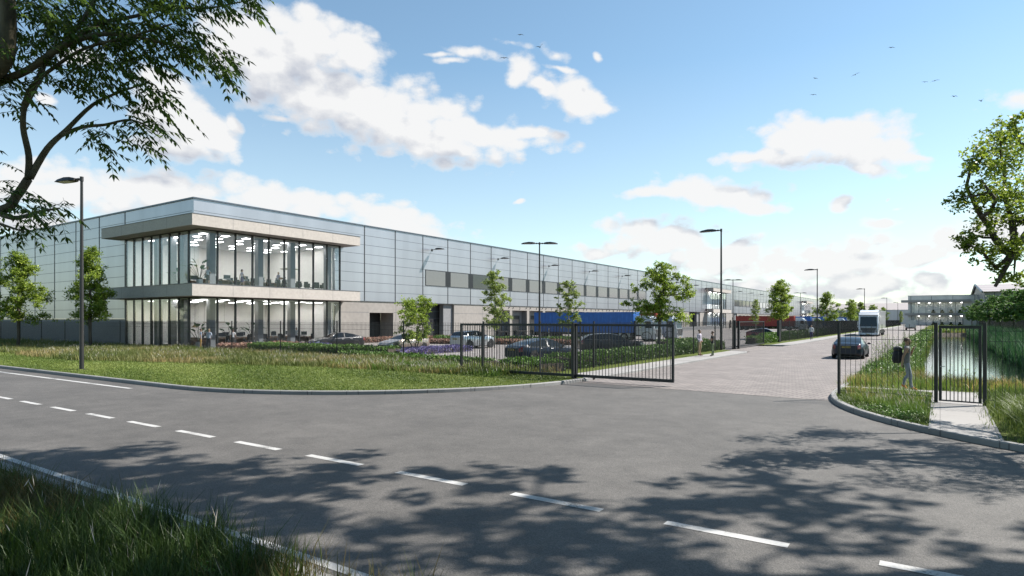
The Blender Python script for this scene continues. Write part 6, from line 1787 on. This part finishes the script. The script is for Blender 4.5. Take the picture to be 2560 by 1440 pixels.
# reeds along the far bank, and young reeds on the near one
grass('reeds', [(4.4, 31), (6.6, 30), (8.6, 60), (8.6, 150), (4.5, 150)], 3600, 14, (1.0, 1.9), M['reed'], 214, cr=.3, w=.022, z=-.3, lean=(.1, .5))
grass('bank_grass', [(7.4, 34), (12, 34), (12, 150), (7.4, 150)], 1200, 10, (0.3, 0.7), M['grass_mix'], 215, cr=.4, w=.03, tshift=-.2)
def reed_clump(label, x, y, n, h, seed, z=0.0):
    rr = random.Random(seed); root = empty('reed_plant', (x, y, z), 0, label, 'plant', 'leafy reeds on the canal bank')
    st = MB(); V = []; F = []; tint = []
    for k in range(n):
        bx, by = rr.normalvariate(0, .25), rr.normalvariate(0, .3); hh = h*rr.uniform(.65, 1.1); tx, ty = rr.normalvariate(0, .1), rr.normalvariate(0, .1)
        st.tube([(bx, by, 0), (bx+tx*.4, by+ty*.4, hh*.5), (bx+tx, by+ty, hh)], [.008, .006, .003], 4)
        for j in range(9):
            t = .2+.8*j/8; a = rr.uniform(0, 2*PI); L_ = rr.uniform(.22, .42)*(1.1-.5*t); p = Vector((bx+tx*t*t, by+ty*t*t, hh*t)); d = Vector((math.cos(a), math.sin(a), .75)); s = Vector((-math.sin(a), math.cos(a), 0))*.016
            m = p+d*L_*.5; e = p+Vector((math.cos(a), math.sin(a), .25))*L_; i0 = len(V); V.extend([p-s*.5, p+s*.5, m+s, m-s, e]); F.append((i0, i0+1, i0+2, i0+3)); tint.append(rr.random())
            T.append((i0+3, i0+2, i0+4)); tt_.append(rr.random())
    return st, V, F, tint, root
# leafy reed stems that stand up between the road and the water
for ci, (lab, x, y, n, h) in enumerate([('tall leafy reeds between the driveway kerb and the man with the bag', -2.5, 36.5, 16, 1.55), ('leafy reeds on the bank behind the man with the bag', -1.5, 33.0, 20, 1.35), ('reed stems standing in the water left of the footpath gate', .1, 30.4, 9, 1.1),
        ('reed stems standing in the water behind the footpath gate', .9, 30.5, 10, 1.25), ('tall reeds on the bank further along the driveway', -2.6, 45, 18, 1.5), ('reeds on the bank halfway along the canal', -2.3, 60, 20, 1.5)]):
    T = []; tt_ = []
    st, V, F, tint, root = reed_clump(lab, x, y, n, h, 300+ci, 0.05 if x < -.5 else -.45)
    st.build('stems', M['bark'], root)
    np_mesh('leaves', np.array([v[:] for v in V]), [np.array(F), np.array(T)], M['grass_mix'], tint=np.array(tint+tt_)*.55, parent=root)
# rough verge this side of the road, at the photographer's feet
near = [(-30, 3.75), (-30, .2), (-14, -.6), (-6, 1.0), (-3.2, 2.6), (-2.6, 3.75)]
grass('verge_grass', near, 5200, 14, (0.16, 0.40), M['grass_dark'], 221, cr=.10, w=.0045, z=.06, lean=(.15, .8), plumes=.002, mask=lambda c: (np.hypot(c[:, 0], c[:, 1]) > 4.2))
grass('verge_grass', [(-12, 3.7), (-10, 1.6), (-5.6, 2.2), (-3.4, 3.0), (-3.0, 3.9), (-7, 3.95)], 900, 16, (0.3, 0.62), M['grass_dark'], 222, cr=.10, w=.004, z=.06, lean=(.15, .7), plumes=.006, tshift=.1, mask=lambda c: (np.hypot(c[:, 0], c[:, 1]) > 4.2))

# broad-leaved weeds between the grasses of the near canal bank
def weeds(name, poly, n, hr, seed, z=.05, size=.05, matl='hedge'):
    rng = np.random.default_rng(seed); xy = scatter(poly, n//24, rng); xy = xy[vnoise(xy, .8, seed) > .42]
    hh = rng.uniform(hr[0], hr[1], len(xy)); idx = np.repeat(np.arange(len(xy)), 24); m = len(idx)
    t = rng.random(m); c = np.concatenate([xy[idx]+rng.normal(0, .11, (m, 2)), (z+hh[idx]*(.25+.75*t))[:, None]], 1)
    vs, q = leaf_quads(c, size*rng.uniform(.6, 1.4, m), rng, .5, .42, -.2)
    o = np_mesh(name, vs, [q], M[matl], tint=np.clip(rng.normal(.45, .22, m), 0, 1)); tag(o, kind='stuff')
weeds('bank_weeds', [(-2.9, 27.6), (-.9, 28.9), (-1.2, 60), (-2.9, 60)], 26000, (.2, .6), 231)
weeds('bank_weeds', [(-2.9, 60), (-1.2, 60), (-1.2, 150), (-2.9, 150)], 16000, (.25, .8), 232, size=.10)
weeds('verge_weeds', [(-.5, 17.9), (-1.9, 20.0), (-1.2, 20.6), (-.4, 19.4)], 1500, (.06, .2), 233, z=.1, size=.028)
weeds('verge_weeds', [(-9, 3.7), (-8, 2.4), (-6, 2.6), (-5, 3.8)], 1500, (.1, .35), 234, z=.06, size=.022)
# ------------------------------------------------------------------ people
def cloth(name, col): return mat(name, [c/ALB*0.8 for c in col], 0.85, var=0.1, vscale=14, bump=0.25, bscale=30)
CL = {k: cloth('cloth_'+k, c) for k, c in dict(grey=(.17, .175, .18), jeans=(.26, .285, .34), white=(.62, .62, .64), black=(.015, .015, .017), khaki=(.36, .27, .16), lilac=(.46, .42, .50), green=(.13, .17, .085),
      mustard=(.42, .25, .055), bluegrey=(.20, .25, .32), charcoal=(.04, .04, .045), red=(.48, .02, .02), purple=(.08, .06, .13), suit=(.03, .032, .036), orange=(.55, .20, .035), brownshoe=(.14, .065, .03), lightblue=(.40, .46, .56)).items()}
HAIR = {'brown': mat('brown_hair', (.10, .05, .03), .6), 'blond': mat('blond_hair', (.55, .38, .2), .6), 'dark': mat('dark_hair', (.025, .018, .014), .6), 'grey': mat('grey_hair', (.5, .48, .46), .6), 'shaved': mat('cropped_hair', (.16, .09, .06), .7)}
EYE = mat('eye_white', (.8, .8, .8), .3)

def person(label, loc, heading, H=1.76, top='white', bottom='jeans', shoe='black', skin='skin', hair='brown', hairlen=0, legs='stand', arms=('down', 'down'), lean=0.0, skirt=False, sleeves='short', headturn=0.0, build=1.0, beard=False, group=None, untuck=True, seat=0.45):
    """figure facing +y in its own frame, feet on the ground at the origin"""
    k = H/1.76
    root = empty('person', loc, heading-PI/2, label, 'person', group)
    hipz = .93; dz = 0.0
    if legs == 'sit': hipz = seat+.09
    pel = Vector((0, 0, hipz)); chest = Vector((0, .015+lean*.35, hipz+.36)); neck = Vector((0, .0+lean*.5, hipz+.56)); 
    nods = {}; P_ = []; Rr = []; E_ = []; reg = []
    def nd(n, p, r): nods[n] = len(P_); P_.append(Vector(p)); Rr.append(r if isinstance(r, tuple) else (r, r))
    def ed(a, b, g): E_.append((nods[a], nods[b])); reg.append(g)
    bw = build
    nd('pel', pel, (.150*bw, .105*bw)); nd('waist', pel+Vector((0, .005+lean*.12, .17)), (.138*bw, .095*bw)); nd('chest', chest, (.165*bw, .11*bw)); nd('upch', chest+Vector((0, lean*.08, .13)), (.15*bw, .09*bw)); nd('neck', neck, (.056, .056))
    hd_ = neck + Vector((0, .025, .085)); 
    nd('jaw', hd_, (.066, .072)); nd('skull', hd_+Vector((0, .0, .075)), (.080, .098)); nd('crown', hd_+Vector((0, -.012, .138)), (.062, .075))
    ed('pel', 'waist', 'mid'); ed('waist', 'chest', 'top'); ed('chest', 'upch', 'top'); ed('upch', 'neck', 'neck'); ed('neck', 'jaw', 'skin'); ed('jaw', 'skull', 'skin'); ed('skull', 'crown', 'skin')
    LEG = {'stand': ((.0, .0, .02, -.03), (.0, .0, .01, -.05)), 'walk': ((.0, .09, .14, .10), (.0, .03, -.10, -.22)), 'stride': ((.0, .14, .16, .10), (.0, .04, -.16, -.30)), 'sit': None}
    for s, nm in ((1, 'r'), (-1, 'l')):
        x = .092*s*bw
        nd('hip'+nm, (x, 0, hipz-.06), .092*bw)
        if legs == 'sit':
            nd('knee'+nm, (x*1.3, .44, hipz+.0), .058); nd('ank'+nm, (x*1.3, .46, .085), .042); nd('heel'+nm, (x*1.3, .43, .045), .04); nd('toe'+nm, (x*1.35, .61, .035), .034)
        else:
            _, ky, ay, ah = LEG[legs][0 if s > 0 else 1]
            kz = .50; az = .09
            if ah < -.2: az = .16 if legs == 'walk' else .15
            spread = 1.15 if legs == 'stand' else .9
            nd('knee'+nm, (x*1.05*spread, ky+.015, kz), .058*bw); nd('calf'+nm, (x*spread*1.05, (ky+ay)/2-.02, (kz+az)/2+.06), .053); nd('ank'+nm, (x*spread, ay, az), .040)
            if ah < -.2: nd('heel'+nm, (x*spread, ay-.05, az-.03), .038); nd('toe'+nm, (x*spread, ay+.10, .04), .034)
            else: nd('heel'+nm, (x*spread, ay-.035, .045), .04); nd('toe'+nm, (x*spread*1.15, ay+.16, .036), .034)
        ed('pel', 'hip'+nm, 'bot'); ed('hip'+nm, 'knee'+nm, 'thigh')
        if legs == 'sit': ed('knee'+nm, 'ank'+nm, 'shin')
        else: ed('knee'+nm, 'calf'+nm, 'shin'); ed('calf'+nm, 'ank'+nm, 'shin')
        ed('ank'+nm, 'heel'+nm, 'shoe'); ed('ank'+nm, 'toe'+nm, 'shoe')
    hands = []
    shz = hipz+.49
    for s, nm, pose in ((1, 'r', arms[0]), (-1, 'l', arms[1])):
        sh = Vector((.185*s*bw, lean*.42, shz)); up = .29; fo = .26
        A = {'down': ((.05, -.02, -.29), (.06, .05, -.54)), 'back': ((.05, -.10, -.27), (.07, -.14, -.52)), 'fwd': ((.05, .09, -.27), (.04, .24, -.48)), 'hip': ((.13, -.05, -.25), (.0, .06, -.42)), 'crossed': ((.05, .02, -.28), (-.20, .19, -.25)),
             'strap': ((.02, .10, -.27), (-.03, .18, -.05)), 'phone': ((.06, .10, -.26), (-.03, .26, -.12)), 'carry': ((.06, .02, -.28), (-.08, .24, -.28)), 'desk': ((.05, .10, -.26), (.0, .34, -.28)), 'chin': ((.02, .10, -.27), (-.10, .17, .06)), 'lap': ((.05, .10, -.27), (-.02, .30, -.36)), 'belt': ((.06, -.02, -.28), (-.10, .15, -.42))}[pose]
        el = sh + Vector((A[0][0]*s, A[0][1], A[0][2])); wr = sh + Vector((A[1][0]*s, A[1][1], A[1][2])); d = (wr-el).normalized(); pm = wr + d*.075
        nd('sh'+nm, sh, .060*bw); nd('el'+nm, el, .042); nd('fa'+nm, el.lerp(wr, .3), .040); nd('wr'+nm, wr, .027); nd('pm'+nm, pm, (.036, .022))
        ed('upch', 'sh'+nm, 'top'); ed('sh'+nm, 'el'+nm, 'upper'); ed('el'+nm, 'fa'+nm, 'fore'); ed('fa'+nm, 'wr'+nm, 'fore'); ed('wr'+nm, 'pm'+nm, 'skin')
        hands.append((wr, d, s))
    me = bpy.data.meshes.new('body'); me.from_pydata([p[:] for p in P_], E_, [])
    ob = bpy.data.objects.new('body_tmp', me); COL.objects.link(ob)
    md = ob.modifiers.new('skin', 'SKIN'); md.use_smooth_shade = True; md.branch_smoothing = 0.35
    sv = me.skin_vertices[0].data
    for i, r in enumerate(Rr): sv[i].radius = r; sv[i].use_root = (i == 0)
    s2 = ob.modifiers.new('sub', 'SUBSURF'); s2.levels = 2; s2.render_levels = 2
    dg = bpy.context.evaluated_depsgraph_get(); out = bpy.data.meshes.new_from_object(ob.evaluated_get(dg))
    bpy.data.objects.remove(ob); bpy.data.meshes.remove(me)
    vs = [v.co.copy() for v in out.vertices]; fs = [list(p.vertices) for p in out.polygons]
    segs = [(P_[a], P_[b]) for a, b in E_]
    mats = [M[skin], CL[top], CL[bottom], CL[shoe], HAIR[hair], EYE, M['black']]
    def region(c):
        bi, bd = 0, 9
        for i, (a, b) in enumerate(segs):
            ab = b-a; t = max(0, min(1, (c-a).dot(ab)/max(1e-9, ab.length_squared))); d = (c-(a+ab*t)).length
            if d < bd: bd, bi = d, i
        a, b = segs[bi]; ab = b-a; t = max(0, min(1, (c-a).dot(ab)/max(1e-9, ab.length_squared))); g = reg[bi]
        if g == 'skin' or (g == 'neck' and t > .72): return 0
        if g in ('top', 'neck'): return 1
        if g == 'mid': return 1 if (t > .15 or untuck) else 2
        if g == 'upper': return 1 if (sleeves != 'none' and (t < .62 or sleeves == 'long')) else 0
        if g == 'fore': return 1 if sleeves == 'long' else 0
        if g == 'bot': return 1 if (untuck and c.z > hipz-.02) else 2
        if g == 'thigh': return 2 if not (skirt and t > .75) else 0
        if g == 'shin': return 0 if skirt else 2
        return 3
    mi = []
    for f in fs:
        c = Vector((0, 0, 0))
        for i in f: c += vs[i]
        mi.append(region(c/len(f)))
    bod = MB(); bod.v = [v[:] for v in vs]; bod.f = fs; bod.m = mi
    # fingers and thumb, rooted inside the palm
    for wr, d, s in hands:
        sd_ = d.cross(Vector((0, 0, 1)) if abs(d.z) < .8 else Vector((0, 1, 0))).normalized()
        cv = d.cross(sd_).normalized()
        if cv.y < 0: cv = -cv
        for q, (off, ln) in enumerate(((-.027, .062), (-.009, .074), (.009, .07), (.026, .055))):
            b0 = wr + d*.07 + sd_*off; b1 = b0 + d*ln*.6 + cv*.012; b2 = b1 + d*ln*.3 + cv*.03
            bod.tube([b0, b1, b2], [.0088, .008, .0065], 6)
        t0 = wr + d*.03 - sd_*.02*s; bod.tube([t0, t0 - sd_*.03*s + d*.03 + cv*.01, t0 - sd_*.035*s + d*.065 + cv*.02], [.011, .0095, .007], 6)
    # face
    fc = hd_ + Vector((0, .0, .045))
    bod.tube([fc+Vector((0, .082, .045)), fc+Vector((0, .112, .0)), fc+Vector((0, .088, -.008))], [.008, .015, .010], 6)
    for s in (-1, 1):
        bod.ball(fc+Vector((.030*s, .082, .040)), .011, .008, .008, 8, 6, 5); bod.ball(fc+Vector((.030*s, .089, .040)), .005, .004, .005, 6, 4, 6)
        bod.ball(fc+Vector((.082*s, -.005, .02)), .012, .022, .033, 8, 6)
    bod.tube([fc+Vector((-.025, .078, -.045)), fc+Vector((0, .088, -.045)), fc+Vector((.025, .078, -.045))], .007, 5)
    o = bod.build('body', mats, root, smooth=True)
    # hair
    e = MB()
    hc = hd_ + Vector((0, -.018, .095))
    n, kk = 14, 8; vsx = []
    for j in range(kk+1):
        t = PI/2 - j/kk*(PI*.62 if hairlen == 0 else PI*.70)
        for i in range(n):
            a = 2*PI*i/n; front = max(0, math.sin(a)); tt_ = max(t, .25) if front > .3 and t < .25 else t
            rx, ry, rz = .091, .110, .098
            vsx.append(hc + Vector((rx*math.cos(tt_)*math.cos(a), ry*math.cos(tt_)*math.sin(a)-(.012 if front > .3 else 0), rz*math.sin(tt_)-.0)))
    e.add([v[:] for v in vsx], [(j*n+i, j*n+(i+1) % n, (j+1)*n+(i+1) % n, (j+1)*n+i) for j in range(kk) for i in range(n)])
    if hairlen: e.ball(hc+Vector((0, -.085, -.10)), .065, .045, .13*hairlen, 10, 7)
    if beard: e.ball(hd_+Vector((0, .045, -.012)), .055, .045, .042, 10, 6)
    if hair != 'bald': e.build('hair', HAIR[hair], root, smooth=True)
    if skirt:
        e = MB(); n = 18; rows = [(hipz+.10, .135, .10), (hipz-.05, .172, .125), (hipz-.25, .175, .14), (hipz-.42, .165, .135)]
        vv = [(a*math.cos(2*PI*i/n), b*math.sin(2*PI*i/n), z) for z, a, b in rows for i in range(n)]
        e.add(vv, [(j*n+i, (j+1)*n+i, (j+1)*n+(i+1) % n, j*n+(i+1) % n) for j in range(3) for i in range(n)]); e.build('skirt', CL[bottom], root, smooth=True)
    root.scale = (k, k, k)
    return root
def toward(dx, dy): return math.atan2(dy, dx)

# the man with the bag walks along the path towards the footpath gate
pm = person('bearded man in a grey sleeveless top and orange shoes walking past the footpath gate', (-.97, 26.25, .108), toward(.96, .05), H=1.86, top='grey', bottom='jeans', shoe='orange', skin='skin_dark', hair='shaved', beard=True, legs='walk', arms=('back', 'strap'), sleeves='none', build=1.02)
bg = empty('backpack', (-.97, 26.25, 1.0), toward(.96, .05)-PI/2, 'dark blue-black bag slung over the back of the man in grey', 'bag')
e = MB(); e.ball((-.02, -.27, .34), .20, .16, .30, 14, 10); e.ball((-.02, -.36, .22), .15, .10, .17, 12, 8); e.build('pouch', cloth('bag_cloth', (.012, .014, .022)), bg, smooth=True)
e = MB(); e.ball((-.02, -.27, .56), .19, .15, .11, 12, 8); e.build('flap', M['plastic'], bg, smooth=True)
e = MB()
e.tube([(-.15, -.16, .58), (-.17, -.05, .62), (-.16, .08, .56), (-.15, .12, .42)], .018, 6); e.build('strap', M['plastic'], bg)
e = MB(); e.box(-.05, .0, -.47, -.44, .38, .41); e.build('buckle', M['chrome'], bg)

person('man in a lilac shirt and beige trousers talking on the pavement by the hedge', (-13.75, 43.2, .11), toward(.9, -.15), H=1.82, top='lilac', bottom='khaki', shoe='brownshoe', hair='brown', arms=('belt', 'belt'), sleeves='long', untuck=False, build=1.04)
person('person in a black T-shirt and green trousers with folded arms facing the man in lilac', (-12.85, 43.25, .11), toward(-.9, .1), H=1.72, top='black', bottom='green', shoe='black', hair='shaved', skin='skin_dark', arms=('crossed', 'crossed'), build=.94)
person('man in a white shirt and dark trousers walking along the pavement', (-13.3, 86.0, .11), toward(.25, -1), H=1.82, top='white', bottom='purple', shoe='black', hair='brown', legs='stride', arms=('down', 'fwd'), sleeves='long', untuck=False, build=1.05)
person('man in mustard trousers standing outside the glazed office corner', (-52.9, 29.75, .06), toward(.5, .9), H=1.78, top='bluegrey', bottom='mustard', shoe='black', hair='brown', arms=('down', 'phone'))
person('fair-haired man in a pale shirt with his hand on his hip outside the office', (-51.6, 29.75, .06), toward(-.4, .9), H=1.78, top='lightblue', bottom='charcoal', shoe='black', hair='blond', arms=('hip', 'carry'), sleeves='long', untuck=False)
person('woman in a white blouse and black skirt outside the ground floor glass', (-51.5, 31.9, .06), toward(-.9, .5), H=1.74, top='white', bottom='black', shoe='black', hair='brown', hairlen=.4, arms=('down', 'down'), skirt=True, build=.9)
person('person in a light top standing in the yard before the blue container', (-41.6, 69.6, .05), toward(.8, -.3), H=1.76, top='white', bottom='khaki', hair='brown', arms=('crossed', 'crossed'), build=.92)
person('person in a bright red top standing in the yard before the blue container', (-40.9, 70.3, .05), toward(-.8, -.2), H=1.84, top='red', bottom='jeans', hair='dark', arms=('hip', 'down'), sleeves='long', build=1.08)
person('dark-clothed distant person walking by the second glazed bay', (-48.5, 178.8, .05), toward(.3, -1), H=1.75, top='black', bottom='black', hair='dark', legs='stride')
person('distant person in pale clothes walking by the second glazed bay', (-47.2, 181, .05), toward(.3, -1), H=1.72, top='white', bottom='jeans', hair='brown', legs='stride')
U = 5.70
person('woman in a white blouse and dark shorts by the plant at the upper glass corner', (-55.0, 31.6, U), toward(-.3, .9), H=1.74, top='white', bottom='black', shoe='brownshoe', hair='blond', hairlen=.5, arms=('phone', 'down'), skirt=True, build=.9)
person('woman in a pale blouse and purple shorts walking on the upper floor', (-55.2, 35.1, U), toward(.2, 1), H=1.74, top='lilac', bottom='purple', shoe='white', hair='brown', hairlen=.3, legs='stride', arms=('fwd', 'back'), skirt=True, build=.9)
person('man in a light shirt and black trousers carrying a box on the upper floor', (-55.9, 39.6, U), toward(.8, .2), H=1.78, top='lilac', bottom='black', hair='blond', arms=('carry', 'carry'), sleeves='long', untuck=False)
person('seated man in a white shirt at a desk on the upper floor', (-56.75, 41.0, U), toward(-1, .1), H=1.76, top='white', bottom='charcoal', hair='dark', legs='sit', arms=('desk', 'desk'), sleeves='long', seat=.50)
person('woman in a white blouse and dark trousers standing among the ground floor desks', (-56.2, 42.0, .052), toward(.9, -.4), H=1.74, top='white', bottom='charcoal', hair='dark', hairlen=.3, arms=('chin', 'carry'), sleeves='long', build=.9)
person('seated man in a dark suit on the leather sofa', (-58.2, 32.9, .052), toward(.2, -1), H=1.78, top='suit', bottom='suit', hair='brown', legs='sit', arms=('lap', 'lap'), sleeves='long', seat=.45)
person('seated man in a white shirt on the leather armchair', (-60.9, 33.1, .052), toward(.3, -1), H=1.76, top='white', bottom='suit', hair='brown', legs='sit', arms=('lap', 'desk'), sleeves='long', seat=.45)
bx = MB(); bx.bbox(-.2, .2, -.14, .14, 0, .2, .01); o = bx.build('box', M['wood']); o.location = (-55.58, 39.68, U+1.02); tag(o, 'dark box held by the man upstairs', 'box')

# ------------------------------------------------------------------ birds
BM_ = mat('gull_feathers', (.16, .17, .19), .8, var=.2, vscale=10)
def bird(label, px, py, d, span, flap, bank, heading, up=0.0):
    e = MB(); s = span/2
    e.tube([(0, .24*s, 0), (0, .16*s, .012*s), (0, -.06*s, 0), (0, -.24*s, 0), (0, -.38*s, .01*s)], [.025*s, .07*s, .095*s, .055*s, .05*s], 8)
    for q in (-1, 1):
        f = flap[0 if q < 0 else 1]
        x1, z1 = .45*s*math.cos(f), .45*s*math.sin(f); f2 = f-.55 if f > -.2 else f-.2
        x2, z2 = x1+.58*s*math.cos(f2), z1+.58*s*math.sin(f2)
        top_ = [(0, .12*s, .03*s), (q*x1, .16*s, z1+.03*s), (q*x2, -.10*s, z2), (q*x1, -.10*s, z1+.02*s), (0, -.12*s, .02*s)]
        bot = [(p[0], p[1], p[2]-.022*s) for p in top_]
        n = 5; e.add(top_+bot, [(0, 1, 3, 4), (1, 2, 3), (9, 8, 6, 5), (8, 7, 6)] + [(i, i+n, (i+1) % n+n, (i+1) % n) for i in range(n)])
    o = e.build('bird', BM_, smooth=False); p = PX(px, py, d)
    o.location = p; o.rotation_euler = (up, bank, heading)
    tag(o, label, 'bird', 'birds in the sky')
for i, (px, py, d, sp, fl, bk_, hdg, lab) in enumerate([
    (1300, 87, 75, 1.05, (.25, .1), -.3, 1.2, 'grey gull with drooping wings, highest of the left three birds'), (1350, 118, 70, 1.1, (.25, 1.15), .0, .9, 'grey gull with one wing raised high, lowest right of the left three birds'), (1260, 145, 72, 1.1, (.15, .25), .1, .6, 'grey gull gliding with flat wings, leftmost of all birds'),
    (2228, 119, 80, 1.0, (.2, .3), 0, .8, 'grey gull flying highest of the right-hand flock'), (2138, 187, 78, 1.1, (.1, .5), -.2, .4, 'grey gull in the right-hand flock, just below and left of the highest'), (2038, 196, 85, .9, (.35, .3), 0, 1.0, 'grey gull at the left end of the right-hand flock, upper one of two'),
    (2033, 237, 82, 1.0, (.2, .2), 0, .7, 'grey gull at the left end of the right-hand flock, lower one of two'), (2312, 205, 85, .9, (.1, .4), .2, .5, 'grey gull flying close beside another, left one of the pair'), (2337, 202, 82, 1.1, (.05, .25), -.1, .3, 'grey gull flying close beside another, right one of the pair'),
    (2385, 241, 80, 1.1, (.25, .35), 0, .9, 'grey gull low in the right-hand flock, beside the one with a raised wing'), (2453, 253, 78, .95, (.5, 1.2), .1, .7, 'grey gull with a raised wing, rightmost of all birds')]):
    bird(lab, px, py, d, sp, fl, bk_, YAW+hdg-.7)
